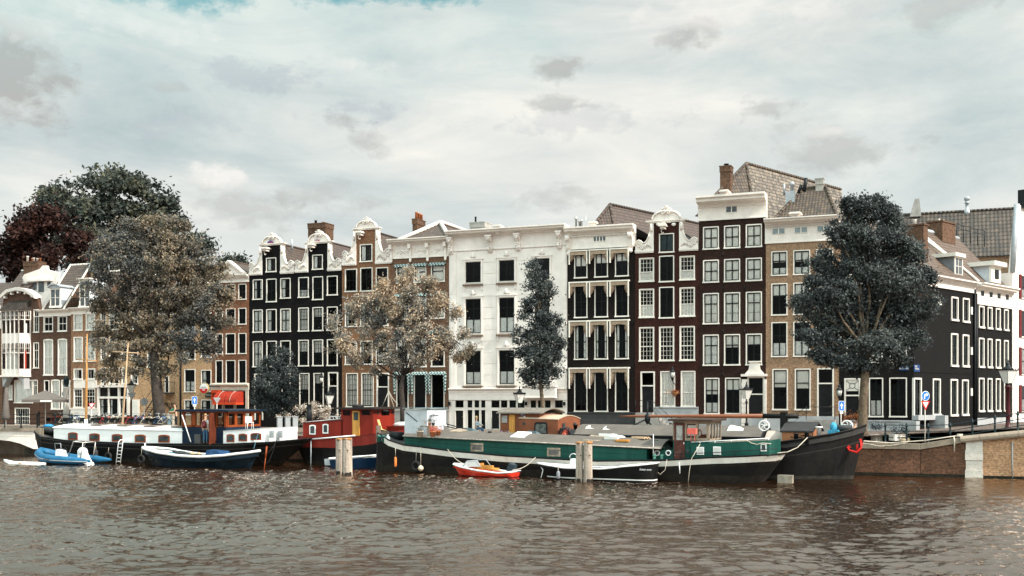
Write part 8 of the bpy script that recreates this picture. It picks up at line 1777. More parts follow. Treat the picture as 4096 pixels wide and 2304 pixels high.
mb = MB(); mb.tube([(c0 - .06, .15, rz(0, 0) + .03), (c1 + .8, .15, rz(1, 0) + .05)], .035, 5); mb.build('roof_edge', mat('edge_peeling', (.36, .32, .28), .8, .4, 8), cb)
mb = MB()
for i in range(n):
 t0, t1 = i / n, (i + 1) / n; xa, xb = c0 + (c1 - c0) * t0, c0 + (c1 - c0) * t1
 f = lambda x, t: interp(sh, x) - .05 + (rz(t, 0) - interp(sh, x)) * .62
 mb.hexa([(xa, .25, f(xa, t0)), (xb, .25, f(xb, t1)), (xb, .279, f(xb, t1)), (xa, .279, f(xa, t0)), (xa, .25, f(xa, t0) + .05), (xb, .25, f(xb, t1) + .05), (xb, .279, f(xb, t1) + .05), (xa, .279, f(xa, t0) + .05)])
mb.build('batten', GREEN, cb)
bwin(r, q, 1883, 1934, 1772, 1806, .28, WOODG, 0, .1, mat('mottled_grey_pane', (.13, .12, .115), .2, .4, 3)); bwin(r, q, 2189, 2242, 1791, 1826, .28, WOODG, 0, .1, MATS['mottled_grey_pane'])  # opaque panes in a mottled grey
def onroof(px, s): x = q.u(px, .28 + (B - .56) * s); t = (x - c0) / (c1 - c0); return x, .28 + (B - .56) * s, rz(t, s) + .066
for (l, rr_, s0, s1, m, lift) in [(1797, 1868, .25, .6, WOODG, 0), (2040, 2120, .12, .5, CABW, 0), (1862, 1905, .55, .85, mat('hatch_blue_grey', (.12, .17, .19), .6), .1), (2110, 2160, .6, .88, MATS['hatch_blue_grey'], .1), (2330, 2420, .12, .6, WOODG, .0), (2395, 2470, .55, .85, CABW, .12)]:
 a = onroof(l, s0); b = onroof(rr_, s1); x0, x1 = a[0], a[0] + (rr_ - l) / 72 * .8
 mb = MB(); mb.hexa([(x0, a[1], a[2]), (x1, a[1], a[2] - .03), (x1, b[1], b[2] + .0), (x0, b[1], b[2] + .03), (x0, a[1], a[2] + .07 + lift), (x1, a[1], a[2] + .05 + lift), (x1, b[1], b[2] + .09 + lift), (x0, b[1], b[2] + .12 + lift)]); mb.build('roof_hatch', m, cb)
DOME = mat('skylight_dome', (.60, .60, .57), .25, .06, 3)
for (px, s) in ((2452, .35), (2480, .8), (1780, .5)):
 x, y, z = onroof(px, s); rad = .38 if px > 2000 else .06; mb = MB(); mb.box(x - rad, x + rad, y - rad, y + rad, z - .05, z + .1) if px > 2000 else mb.lathe([(.07, 0), (.07, .2), (.12, .22), (.12, .3)], (x, y, z), 8); mb.ball((x, y, z + .1), (rad * .9, rad * .9, .16), 10) if px > 2000 else None; mb.build('skylight' if px > 2000 else 'vent', DOME, cb)
x, y, z = onroof(1960, .35); mb = MB(); mb.lathe([(.1, 0), (.13, .08), (.05, .12)], (x, y, z), 8); mb.build('vent', DECKD, cb)
def wood_stack(label, px, s, L_, n_, m, rot):
 x, y, z = onroof(px, s); p = W_(q, x, y, z); mb = MB(); rg = random.Random(px)
 for i in range(n_): yy = -.25 + .5 * i / n_; mb.box(-L_ / 2 + rg.uniform(-.1, .1), L_ / 2, yy, yy + .09, .0 + .05 * (i % 2), .06 + .05 * (i % 2))
 o = mb.build('plank_pile', m); o.location = p; o.rotation_euler = (0, 0, rot); tag(o, label, 'planks')
wood_stack('short stack of sawn planks on the grey roof of the green barge', 2492, .2, .75, 6, WOODO, -TG); wood_stack('longer pile of loose planks at the right end of the grey roof', 2560, .45, 1.2, 5, mat('pale_planks', (.55, .38, .25), .8, .2, 5), -TG - .5)
# aft well and green engine casing
z_ = interp(sh, q.u(2650)); x0, x1 = q.u(2612, .5), q.u(2696, .5); mb = MB(); mb.box(x0, x1 + .3, .55, B - .5, z_ - .1, z_ + .48); mb.build('aft_casing', GREEN, r)
x0, x1 = q.u(2602, 1.2), q.u(2672, 1.2); mb = MB(); mb.hexa([(x0, 1.0, z_ + .3), (x1, 1.0, z_ + .3), (x1, 2.2, z_ + .3), (x0, 2.2, z_ + .3), (x0 + .1, 1.1, z_ + 1.0), (x1 - .5, 1.1, z_ + 1.0), (x1 - .4, 2.2, z_ + 1.0), (x0 + .1, 2.2, z_ + 1.0)]); mb.build('companion_hatch', GREEN, r)
for px in (2628, 2673):
 u, z = q.at(px, 1812, .5); mb = MB(); mb.torus((u, .52, z), .13, .035, 'y', 16, 6); rg_ = mb.build('porthole', CABW, r); mb = MB(); mb.prism([(u + .11 * math.cos(i * .5236), z + .11 * math.sin(i * .5236)) for i in range(12)], .515, .545); mb.build('pane', PORT, rg_)
for px in (2617, 2647): u, z = q.at(px, 1835, .2); mb = MB(); mb.lathe([(.09, 0), (.08, .04), (.08, .17), (.1, .19), (.1, .23), (.03, .25)], (u, .22, z - .02), 10); mb.build('bollard', mat('bollard_green', (.10, .25, .20), .5), r)
mb = MB(); u, z = q.at(2612, 1838, .2); mb.tube([(u, .25, z), (u, .25, z + 1.35)], .022, 5); mb.build('pole', CABW, r)
# wheelhouse of weathered wood
w0, wm, w1 = q.u(2692, .55), q.u(2796, .55), q.u(2796, .55); y0, y1 = .55, B - .35; zb_, zs_, zt_ = z_ + .1, q.z(2745, 1762, .55), q.z(2745, 1684, .55)
w1 = w0 + 1.95
mb = MB(); mb.box(w0, w1, y0, y1, zb_, zs_); wh = mb.build('wheelhouse', GREEN, r); mb = MB()
for x in (w0, w0 + .62, w0 + 1.25, w1 - .12): mb.box(x, x + .12, y0 - .02, y0 + .08, zs_, zt_)
for i in range(5): y = y0 + .081 + (y1 - y0 - .2) * i / 4; mb.box(w1 - .06, w1 + .015, y, y + .07, zs_, zt_); mb.box(w0 - .02, w0 + .08, y, y + .1, zs_, zt_) if i % 2 == 0 else None
for x in (w0 + .6, w0 + 1.2): mb.box(x, x + .1, y1 - .08, y1, zs_, zt_)
mb.box(w0, w1, y0 - .015, y0 + .07, zt_ - .16, zt_ - .003); mb.box(w0 + .7, w1, y0 - .015, y0 + .07, zs_, zs_ + .14); mb.box(w1 - .07, w1 + .015, y0 + .081, y1, zt_ - .16, zt_ - .003); mb.box(w1 - .07, w1 + .015, y0 + .081, y1, zs_ - .0, zs_ + .1); mb.box(w0 + .08, w1 - .08, y1 - .07, y1 - .01, zs_, zs_ + .1)
mb.build('window_frames', WOODG, wh)
mb = MB(); mb.face([(w0, y0 + .03, zs_), (w1, y0 + .03, zs_), (w1, y0 + .03, zt_), (w0, y0 + .03, zt_)]); mb.face([(w1 - .03, y0 + .1, zs_), (w1 - .03, y1, zs_), (w1 - .03, y1, zt_), (w1 - .03, y0 + .1, zt_)]); mb.build('panes', GLASS_W, wh)
mb = MB(); mb.hexa([(w0 - .2, y0 - .25, zt_), (w1 + .25, y0 - .25, zt_), (w1 + .25, y1 + .2, zt_), (w0 - .2, y1 + .2, zt_), (w0 - .2, y0 - .25, zt_ + .1), (w1 + .25, y0 - .25, zt_ + .07), (w1 + .25, y1 + .2, zt_ + .12), (w0 - .2, y1 + .2, zt_ + .15)]); mb.build('wheelhouse_roof', mat('roof_dark_brown', (.05, .032, .024), .8, .3, 3), wh)
mb = MB(); dx0 = w0 + .08; mb.box(dx0, dx0 + .58, y0 - .06, y0 - .022, z_ + .02, zt_ - .1); dr_ = mb.build('door', mat('door_maroon', (.085, .028, .022), .6, .3, 4, stain=.35, stain_col=(.3, .2, .17)), wh)
mb = MB(); mb.box(dx0 + .12, dx0 + .46, y0 - .066, y0 - .06, zs_ + .02, zt_ - .24); mb.build('pane', mat('misty_pane', (.30, .29, .27), .3, .4, 5), dr_)
mb = MB(); mb.torus((w0 + 1.1, 1.8, zs_ + .25), .3, .025, 'x', 14, 5); mb.box(w0 + 1.3, w0 + 1.6, 1.2, 2.2, zs_, zs_ + .3); mb.build('helm', WOODV, wh)
# aft cabin
a0, a1 = q.u(2728, .3), q.u(3080, .45); za0, za1 = q.z(2728, 1775, .3), q.z(3084, 1761, .5); mb = MB(); mt = MB(); T = []
a0 = max(a0, w1 + .02 - .9); nn = 12
for i in range(nn + 1): t = i / nn; x = a0 + (a1 - a0) * t; T.append((x, .28 + .30 * max(0, t - .7), interp(sh, x) - .08, za0 + (za1 - za0) * t))
for a, b in zip(T, T[1:]):
 mb.face([(a[0], a[1], a[2]), (b[0], b[1], b[2]), (b[0], b[1], b[3]), (a[0], a[1], a[3])]); mb.face([(b[0], B - b[1], b[2]), (a[0], B - a[1], a[2]), (a[0], B - a[1], a[3]), (b[0], B - b[1], b[3])])
 if a[0] > w1: mb.face([(a[0], a[1], a[3]), (b[0], b[1], b[3]), (b[0], B - b[1], b[3]), (a[0], B - a[1], a[3])], m=1)
a, b = T[0], T[-1]; mb.face([(b[0], b[1], b[2]), (b[0], B - b[1], b[2]), (b[0], B - b[1], b[3]), (b[0], b[1], b[3])]); mb.face([(a[0], .55, a[2]), (a[0], a[1], a[2]), (a[0], a[1], a[3]), (a[0], .55, a[3])])
ac = mb.build('aft_cabin', [GREEN, DECKG], r)
for (l, rr_, t, b) in [(2787, 2816, 1788, 1819), (2853, 2884, 1786, 1819)]: bwin(r, q, l, rr_, t, b, .28 - .008, CABW, 0, .035, mat('white_blind_pane', (.55, .54, .52), .5, .08, 3))
bwin(r, q, 3043, 3066, 1775, 1805, .33, CABW, 0, .05)
u, z = q.at(2750, 1804, .27); mb = MB(); mb.prism([(u + .08 * math.cos(i * .5236), z + .09 * math.sin(i * .5236)) for i in range(12)], .255, .268); mb.build('porthole', PORT, r)
mb = MB()
for px in (2735, 2800, 2860, 2925, 2990, 3075): x = q.u(px, .35); zz = za0 + (za1 - za0) * (x - a0) / (a1 - a0); mb.tube([(x, .35, zz), (x, .35, zz + .09)], .02, 5)
mb.tube([(a0, .35, za0 + .09), (a1, .45, za1 + .1)], .028, 6); mb.build('roof_rail', CABW, r)
mb = MB(); P = [q.at(px, py, -.02) for px, py in ((2675, 1830), (2682, 1818), (2700, 1816), (2850, 1811), (2950, 1805), (3110, 1794))]; mb.tube([(a_, .03, b_) for a_, b_ in P], .022, 5)
for px, py in ((2726, 1815), (2849, 1811), (2938, 1806), (3040, 1799)): a_, b_ = q.at(px, py, 0); mb.tube([(a_, .03, b_), (a_, .03, interp(sh, a_))], .018, 4)
mb.build('side_rail', BLACKM, r)
mb = MB(); P = [Vector((q.u(px, .25), .24, q.z(px, py, .25))) for px, py in ((2900, 1765), (2990, 1762), (3005, 1772), (3028, 1778), (3050, 1772), (3085, 1775))]; mb.tube(P, .02, 5); mb.build('draped_rope', ROPE, r)
# red sign on the aft deck
u, z = q.at(2768, 1726, .1); mb = MB(); mb.box(u - .25, u + .22, .05, .3, z - .14, z + .16); mb.tube([(u - .08, .17, z - .14), (u - .08, .17, z - .55)], .018, 4); mb.tube([(u + .12, .17, z - .14), (u + .12, .17, z - .55)], .018, 4); mb.build('letter_box', mat('coral_red', (.62, .12, .09), .6, .1, 4), r)
# shed at the left end
s0, s1 = q.u(1618, .5), q.u(1655, .5); zsb, zst = rz(0, .2) - .25, q.z(1640, 1639, .5); s1 = s0 + 1.55
mb = MB(); mb.hexa([(s0, .5, zsb), (s1, .5, zsb), (s1, B - .5, zsb), (s0, B - .5, zsb), (s0, .5, zst - .06), (s1, .5, zst), (s1, B - .5, zst + .06), (s0, B - .5, zst)]); sd_ = mb.build('deck_shed', mat('shed_blue_grey', (.42, .45, .48), .7, .12, 1.6, stain=.25, stain_col=(.3, .28, .25)), r)
mb = MB(); mb.box(s0 - .1, s1 + .1, .4, B - .4, zst + .065, zst + .12); mb.build('shed_roof', mat('hatch_blue_grey', (.12, .17, .19)), sd_)
mb = MB(); mb.tube([(s1 + .01, .8, zst - .35), (s1 + .01, 1.8, zst - .35)], .02, 4); mb.build('hinge', BLACKM, sd_); mb = MB(); mb.tube([(s0 + .1, .49, zst - .15), (s0 + .9, .49, zst - .7)], .025, 4); mb.build('brace', BLACKM, sd_)
# pots and boxes on the roof beside the shed
def pot(px, py, Z, rad, h, m, lm, label, n=260, spread=.22, seed=1, th=.25):
 p = P3(px, py, Z); rr = empty('plant_pot', p, 0, label, 'plant pot', 'flower pots on the roof of the green barge'); mb = MB(); mb.lathe([(rad * .7, 0), (rad * .97, h * .82), (rad * 1.08, h * .84), (rad * 1.08, h), (rad * .9, h), (rad * .85, h * .9)], n=14); mb.build('pot', m, rr)
 rng = np.random.default_rng(seed); V, tw = leaf_cloud(rng, [(p.x, p.y, p.z + h + th * .5)], [(spread, spread, th)], n, .035, 10, fill=.1); quads('plant', V, lm, rr, tuple(p)); return rr
L_GREY = leafmat('grey_herb', (.06, .065, .055), (.14, .14, .12), (.25, .26, .25), 5)
L_RED = leafmat('red_flowers', (.10, .06, .04), (.5, .08, .06), (.7, .2, .16), 8)
pot(1680, 1748, 64.6, .2, .36, mat('beige_pot', (.42, .33, .26), .8), L_GREY, 'large beige pot with a grey herb in front of the pale blue shed', seed=2)
pot(1731, 1748, 64.0, .18, .34, POT, L_RED, 'left terracotta pot with red flowers right of the plank box', seed=3); pot(1753, 1743, 64.6, .16, .3, POT, L_RED, 'right terracotta pot with red flowers right of the plank box', seed=4)
p = P3(1715, 1745, 65.2); bx = empty('plank_box', p, -TG, 'slatted wooden box carrying small pots before the blue grey shed', 'box'); mb = MB()
for i in range(9): mb.box(-.42 + i * .1, -.42 + i * .1 + .09, -.2, .2, 0, .58)
mb.box(-.45, .5, -.24, .24, .58, .63); mb.build('slats', WOODG, bx)
for i, (px, m_, lb, lm) in enumerate(((1702, POT, 'smallest terracotta pot on the slatted box', L_OR), (1718, POT, 'middle terracotta pot on the slatted box', L_GREY), (1733, DECKD, 'dark pot with tall grey plant on the slatted box', L_GREY))): pot(px, 1745 - 42, 65.2, .10, .18, m_, lm, lb, 160, .16, 10 + i, .2 if i < 2 else .4)
pot(1680, 1706, 65.9, .16, .2, DECKD, L_OR, 'pot of rusty orange grasses hanging on the shed wall', 200, .28, 20)
# foredeck clutter
def deckobj(name, label, cat, px, py, d, fn, m, rot=0):
 u, z = q.at(px, py, d); mb = MB(); fn(mb); o = mb.build(name, m); o.location = W_(q, u, d, z); o.rotation_euler = (0, 0, -TG + R(rot)); return tag(o, label, cat)
deckobj('garden_chair', 'brown woven chair on the foredeck of the green barge', 'chair', 1532, 1768, 1.0, lambda mb: (mb.box(-.3, .3, -.3, .3, .25, .42), mb.box(-.34, -.26, -.3, .3, .0, 1.0), mb.box(-.3, .3, .26, .32, 0, .65), mb.box(.24, .3, -.3, -.24, 0, .42)), mat('rattan_brown', (.16, .12, .095), .8, .2, 8), 10)
deckobj('barrel', 'low black barrel on the foredeck left of the blue grey shed', 'barrel', 1588, 1762, 1.5, lambda mb: mb.lathe([(.4, 0), (.44, .25), (.44, .5), (.36, .52)], n=16), BLACKM)
deckobj('gas_bottle', 'pale gas bottle standing on the foredeck near the white strake', 'gas bottle', 1551, 1771, .45, lambda mb: mb.lathe([(.13, 0), (.15, .05), (.15, .32), (.09, .4), (.05, .42), (.07, .5)], n=12), LEAD)
deckobj('folding_chair', 'tipped yellow wooden folding chair with white frame behind the woven chair', 'chair', 1545, 1752, 2.6, lambda mb: (mb.hexa([(-.3, -.2, .5), (.25, -.2, .35), (.25, .2, .35), (-.3, .2, .5), (-.3, -.2, .55), (.25, -.2, .4), (.25, .2, .4), (-.3, .2, .55)]), mb.hexa([(-.35, -.2, .5), (-.28, -.2, .5), (-.28, .2, .5), (-.35, .2, .5), (-.55, -.2, 1.15), (-.48, -.2, 1.15), (-.48, .2, 1.15), (-.55, .2, 1.15)]), mb.tube([(.2, -.2, .35), (.1, -.2, 0)], .02, 4), mb.tube([(-.2, .2, .45), (.3, .2, 0)], .02, 4)), mat('yellow_wood', (.62, .42, .18), .7), 20)
for px, lb in ((1518, 'left green and white deck bollard near the woven chair'), (1534, 'right green and white deck bollard near the gas bottle')):
 deckobj('deck_bollard', lb, 'bollard', px, 1768, .35, lambda mb: mb.lathe([(.1, 0), (.1, .3), (.13, .31), (.13, .37), (.05, .4)], n=10), mat('bollard_teal', (.03, .13, .11), .5))
fender(q, 1582, 1848, .62, .075, mat('fender_orange', (.70, .20, .05), .5, .15, 6), 'long faded orange fender hanging on the black hull of the green barge', -.15, 1790); fender(q, 1683, 1873, .36, .17, mat('fender_cream', (.60, .47, .36), .5, .15, 6), 'round cream buoy fender beside the hanging tyre', -.2, 1788)
tyre(q, 1664, 1864, .32, 'old tyre hanging beside the cream buoy on the green barge', -.12, 1792)
mb = MB(); u, z = q.at(2720, 1860, -.05); o0 = W_(q, u, -.08, z); mb.tube([(0, 0, -.45), (-.03, 0, .15)], .03, 6); o = mb.build('fender_stick', CABW); o.location = o0; tag(o, 'white wooden fender stick hanging on the hull below the green aft cabin', 'fender')
rope('pale rope hanging from the aft rail down into the water', [Wpx(q, 2800, 1777, .1), Wpx(q, 2766, 1835, -.1), Wpx(q, 2758, 1880, -.1), Wpx(q, 2753, 1926, -.1)], .018)
rope('rope loop sagging between the green barge and the lotus sloop', [Wpx(q, 2668, 1838, -.1), Wpx(q, 2660, 1880, -.15), Wpx(q, 2640, 1898, -.2), Wpx(q, 2632, 1890, -.3)], .014)
# ---- black barge with lowered mast
q = PL(2048, 65.7, TG).sub(1960, zb=0); r = q.root('barge', 'old black barge with orange brown cabins, lowered mast and high bow at the right', 'boat'); KB = q; B = 4.4
sh = SH(q, [(1960, 1776), (2500, 1775), (2900, 1781), (3090, 1772), (3154, 1763), (3319, 1738), (3400, 1718), (3466, 1700)], dr=2.2)
h_, rows = hull(r, B, sh, [('t', 0, 0), ('t', .05, 1), ('t', .80, 0), ('t', .86, 1), ('z', .25, 2), ('z', .06, 1), ('z', -.6, 1)], [mat('rubbing_band', (.03, .028, .027), .5), HBLK2, mat('bow_foot_grime', (.03, .027, .022), .8, .4, 3)], (q.u(1990, 2.2), q.u(1950, 2.2)), (q.u(3412, 2.2), q.u(3464, 2.2)), pa=.05, pb=.20, bl=.4, br=.03, kw=.86, drop=.35, deckm=DECKD, rail=HBLK, rail_r=.05, pw=.62)
zd = interp(sh, q.u(2100)) - .1
c0, c1 = q.u(2076, .5), q.u(2232, .5); zl, zr = q.z(2076, 1674, .5), q.z(2232, 1680, .5); coach(r, 'cabin', c0, c1, .5, B - .5, zd - .3, zl, zr, BROWNP, mat('roof_tan', (.40, .30, .22), .8), .22, .03)
u0, u1 = q.u(2136, .5), q.u(2191, .5); z0, z1 = q.z(2163, 1738, .5), q.z(2163, 1688, .5); mb = MB(); mb.prism([(u0, z0), (u1, z0), (u1 - .03, z1 - .1), (u1 - .14, z1), (u0 + .14, z1), (u0 + .05, z1 - .1)], .46, .498); w_ = mb.build('window', BLACKM, r); mb = MB(); mb.prism([(u0 + .1, z0 + .1), (u1 - .1, z0 + .1), (u1 - .12, z1 - .12), (u0 + .14, z1 - .12)], .445, .46); mb.build('pane', mat('greenish_pane', (.12, .13, .12), .12, .5, 4), w_)
u, z = q.at(2097, 1694, .5); mb = MB(); mb.prism([(u + .09 * math.cos(i * .5236), z + .09 * math.sin(i * .5236)) for i in range(12)], .47, .498); mb.build('porthole', PORT, r)
mb = MB(); x = c1 + .02
for y in (1.3, 3.0): mb.box(x, x + .03, y - .16, y + .16, zr - .5, zr - .2)
mb.build('end_window', PORT, r); mb = MB(); mb.lathe([(.11, 0), (.11, .55), (.17, .56), (.17, .62)], (c1 + .5, 2.0, zr - .9), 8); mb.build('flue', BLACKM, r)
w0, w1 = q.u(2001, .7), q.u(2079, .7); zt_ = q.z(2040, 1655, .7); mb = MB(); mb.box(w0, w1 + 1.3, .7, B - .7, zd - .3, zt_); wh = mb.build('wheelhouse', BROWNP, r)
mb = MB(); nn = 8; V = []
for i in range(nn + 1):
 y = .45 + (B - .9) * i / nn; cz = .28 * math.sin(math.pi * i / nn); V += [(w0 - .15, y, zt_ + .01 + cz), (w1 + 1.6, y, zt_ + .01 + cz), (w0 - .15, y, zt_ + .08 + cz), (w1 + 1.6, y, zt_ + .08 + cz)]
Fc = []
for i in range(nn): o = 4 * i; Fc += [(o, o + 4, o + 5, o + 1), (o + 2, o + 3, o + 7, o + 6), (o, o + 2, o + 6, o + 4), (o + 1, o + 5, o + 7, o + 3)]
Fc += [(0, 1, 3, 2), (4 * nn, 4 * nn + 2, 4 * nn + 3, 4 * nn + 1)]; mb.mesh(V, Fc)
mb.build('wheelhouse_roof', mat('roof_greybrown', (.16, .14, .12), .9, .25, 5, .5, 9), wh)
mb = MB(); mb.prism([(w1 + 1.3, zt_ - .6), (w1 + 1.3, zt_)] + [(w1 + 1.3, zt_)], 0, .1) if False else mb.box(w0 + .12, w0 + .48, .66, .698, zt_ - .55, zt_ - .1); mb.build('window', mat('grey_white_pane', (.32, .31, .30), .3, .3, 3), wh)
mb = MB(); mb.box(q.u(2038, .7), q.u(2061, .7), .65, .698, zd, zt_ - .05); mb.build('door', WOODO, wh)
mb = MB(); u, z = q.at(2266, 1742, .35); mb.hexa([(u - .45, .3, z - .2), (u + .45, .3, z - .2), (u + .45, 1.2, z - .2), (u - .45, 1.2, z - .2), (u - .45, .35, z + .42), (u + .1, .35, z + .42), (u + .5, 1.2, z + .2), (u - .4, 1.2, z + .5)]); mb.build('deck_locker', BLACKM, r)
for (px, py, d, lb) in ((2101, 1668, .8, 'lilac flower pot hanging from the brown wheelhouse roof'), (2019, 1742, .2, 'lilac flowers on deck in front of the brown wheelhouse'), (2256, 1738, .1, 'small pot with red flowers beside the black deck locker')):
 u, z = q.at(px, py, d); p = W_(q, u, d, z); rr = empty('flower_pot', p, 0, lb, 'plant pot'); mb = MB(); mb.lathe([(.09, -.12), (.13, .06)], n=10); mb.build('pot', CABW if d == .8 else POT, rr); rng = np.random.default_rng(px); V, tw = leaf_cloud(rng, [(p.x, p.y, p.z + .14)], [(.24, .2, .15)], 260, .035, 8, fill=.1); quads('flowers', V, L_RED if px == 2256 else leafmat('lilac_flowers' + str(px), (.10, .10, .12), (.30, .28, .40), (.5, .46, .6), 8), rr, tuple(p))
# holds with grey covers
def hold(px0, px1, yt, d0, name, m, zlow, cam, pxref=None, peak=False):
 a, b = q.u(px0, d0), q.u(px1, d0); zt = q.z(pxref or px0, yt, d0); mb = MB(); n = 8
 S_ = [(y, zt + cam * (1 - abs(2 * i / n - 1)) if peak else zt + cam * math.sin(math.pi * i / n)) for i, y in enumerate([d0 + (B - 2 * d0) * i / n for i in range(n + 1)])]
 for (y0_, z0_), (y1_, z1_) in zip(S_, S_[1:]): mb.face([(a, y0_, z0_), (b, y0_, z0_), (b, y1_, z1_), (a, y1_, z1_)], m=1)
 mb.face([(b, y, z) for y, z in S_] + [(b, B - d0, zlow), (b, d0, zlow)][::1]); mb.face(([(a, y, z) for y, z in S_] + [(a, B - d0, zlow), (a, d0, zlow)])[::-1]); mb.face([(a, d0, zlow), (b, d0, zlow), (b, d0, zt), (a, d0, zt)]); mb.face([(b, B - d0, zlow), (a, B - d0, zlow), (a, B - d0, zt), (b, B - d0, zt)])
 return mb.build(name, [m, DECKG], r), a, b, zt
hd, a, b, zt = hold(2288, 3040, 1744, .45, 'hold_cover', BLACKM, zd - .3, .62, 2500)
mb = MB(); mb.box(a - .05, b + .05, .38, .449, zt - .02, zt + .06)
mb.build('cover_edge', BLACKM, hd)
for i in range(9): mb = MB(); x = q.u(2326 + i * 34.5, .4); mb.box(x - .045, x + .045, .40, .449, zt - .22, zt - .13); mb.build('white_stud', CABW, hd)
for (px, py, d, sx) in ((2376, 1718, 1.4, .55), (2440, 1722, 1.3, .45), (2690, 1724, 1.5, .5), (2945, 1718, 1.4, .5)):
 u, z = q.at(px, py, d); mb = MB(); mb.hexa([(u - sx, d - .3, z - .15), (u + sx, d - .3, z - .15), (u + sx, d + .4, z - .1), (u - sx, d + .4, z - .1), (u - sx * .8, d - .2, z + .12), (u + sx * .8, d - .2, z + .02), (u + sx * .8, d + .3, z + .1), (u - sx * .8, d + .3, z + .25)]); mb.build('skylight', DOME, hd)
u, z = q.at(3085, 1750, 1.0); mb = MB(); n = 8; V = []
for i in range(7):
 t = i / 6; rr = 1.05 * math.sin(math.acos(min(1, t * .98))) if i else 1.05
 for k_ in range(n + 1): a_ = math.pi * k_ / n; V.append((q.u(3060, 1.2) + 2.0 * t, 2.2 - 1.35 * math.cos(a_) * (1 - t * t) ** .5 if t < 1 else 2.2, zd - .1 + 1.15 * math.sin(a_) * max(.02, (1 - t * t)) ** .5))
mb.mesh(V, [(i * (n + 1) + k_, (i + 1) * (n + 1) + k_, (i + 1) * (n + 1) + k_ + 1, i * (n + 1) + k_ + 1) for i in range(6) for k_ in range(n)], sm=True); mb.face(V[:n + 1][::-1]); mb.build('canvas_hood', mat('canvas_greige', (.36, .31, .27), .9, .12, 2, .4, 4), r)
def spoked(px, py, d, rad, nm, m=CABW):
 u, z = q.at(px, py, d); mb = MB(); mb.torus((u, d, z), rad, .045, 'y', 20, 6)
 for k_ in range(5): a_ = k_ * 2 * math.pi / 5; mb.tube([(u, d, z), (u + rad * .5 * math.cos(a_), d, z + rad * .5 * math.sin(a_)), (u + rad * math.cos(a_ + .5), d, z + rad * math.sin(a_ + .5))], .03, 5)
 mb.ball((u, d, z), .06, 6); return mb.build(nm, m, r)
spoked(3056, 1703, .3, .27, 'spoked_wheel'); spoked(3388, 1704, 1.6, .28, 'anchor_wheel')
d0 = .75; a, b = q.u(3128, d0), q.u(3246, d0); z0 = interp(sh, a) - .4; zt = q.z(3200, 1727, d0); mb = MB(); yc = B / 2
mb.box(a, b, d0, B - d0, z0, zt); mb.prism([(0, 0)] * 3, 0, 0) if False else None
for xx, rv in ((a, 0), (b, 1)):
 p = [(xx, d0, zt), (xx, B - d0, zt), (xx, yc, zt + .4)]; mb.face(p if rv else p[::-1])
dh_ = mb.build('deckhouse', mat('deckhouse_orange', (.30, .125, .06), .6, .15, 2, stain=.3, stain_col=(.3, .13, .07)), r)
mb = MB(); mb.hexa([(a - .1, d0 - .06, zt - .02), (b + .12, d0 - .06, zt - .02), (b + .12, yc, zt + .43), (a - .1, yc, zt + .43), (a - .1, d0 - .06, zt + .06), (b + .12, d0 - .06, zt + .06), (b + .12, yc, zt + .51), (a - .1, yc, zt + .51)])
mb.hexa([(a - .1, yc, zt + .435), (b + .12, yc, zt + .435), (b + .12, B - d0 + .15, zt - .05), (a - .1, B - d0 + .15, zt - .05), (a - .1, yc, zt + .515), (b + .12, yc, zt + .515), (b + .12, B - d0 + .15, zt + .03), (a - .1, B - d0 + .15, zt + .03)]); mb.build('deckhouse_roof', mat('slate_black', (.035, .034, .034), .7), dh_)
for (px, py) in ((3184, 1760), (3226, 1754)): u, z = q.at(px, py, .25); mb = MB(); mb.lathe([(.12, -.3), (.12, .3), (.15, .31), (.15, .36)], (u, .3, z), 10); mb.tube([(u - .3, .3, z + .15), (u + .3, .3, z + .15)], .03, 5); mb.build('bollard', BLACKM, r)
u, z = q.at(3276, 1742, 1.0); mb = MB(); mb.lathe([(.13, -.3), (.12, .4), (.19, .42), (.19, .48)], (u, 1.0, z), 10); mb.build('fairlead_post', CABW, r)
u, z = q.at(3334, 1716, 1.3); mb = MB(); mb.ball((u, 1.3, z + .1), (.2, .25, .28), 8); mb.box(u - .25, u + .28, 1.0, 1.6, z - .3, z - .05); mb.build('winch_cover', mat('tarp_cyan', (.05, .28, .42), .6, .4, 7), r)
u, z = q.at(3372, 1712, 1.6); mb = MB(); mb.tube([(u - .4, 1.6, z), (u + .5, 1.6, z)], .17, 8); mb.build('windlass', DECKD, r)
# lowered mast and its supports
dm = 2.2; M0 = q.at(2475, 1665, dm); M1 = q.at(3053, 1664, dm); M2_ = q.at(3193, 1665, dm); mb = MB(); mb.tube([(M0[0], dm, M0[1]), (M0[0] + .8, dm, M0[1]), (M1[0], dm, M1[1])], [.03, .075, .135], 10); ms = mb.build('lowered_mast', mat('spar_orange', (.16, .055, .026), .4, .12, 3, streak=False), r)
mb = MB(); mb.tube([(M1[0], dm, M1[1]), (M2_[0], dm, M2_[1])], .14, 10); mb.build('mast_heel', HBLK, ms)
u = q.u(3135, dm); mb = MB();
for y in (dm - .25, dm + .17): mb.box(u - .15, u + .17, y, y + .08, zd - .2, M1[1] + .22)
mb.build('tabernacle', HBLK, r)
mb = MB(); u, z = q.at(2590, 1664, dm); mb.tube([(u - 1.75, dm - .5, zd + .75), (u - .1, dm, z - .2)], .045, 5); mb.tube([(u + .6, dm + .5, zd + .75), (u, dm, z - .3)], .045, 5); mb.tube([(u, dm, z - .45), (u, dm, z + .85)], .05, 6); mb.ball((u, dm, z - .15), (.18, .14, .35), 8); mb.tube([(u, dm, z + .8), (u + .65, dm, z), (u + 1.0, dm - .3, zd + .8)], .012, 4); mb.build('mast_crutch', BLACKM, r)
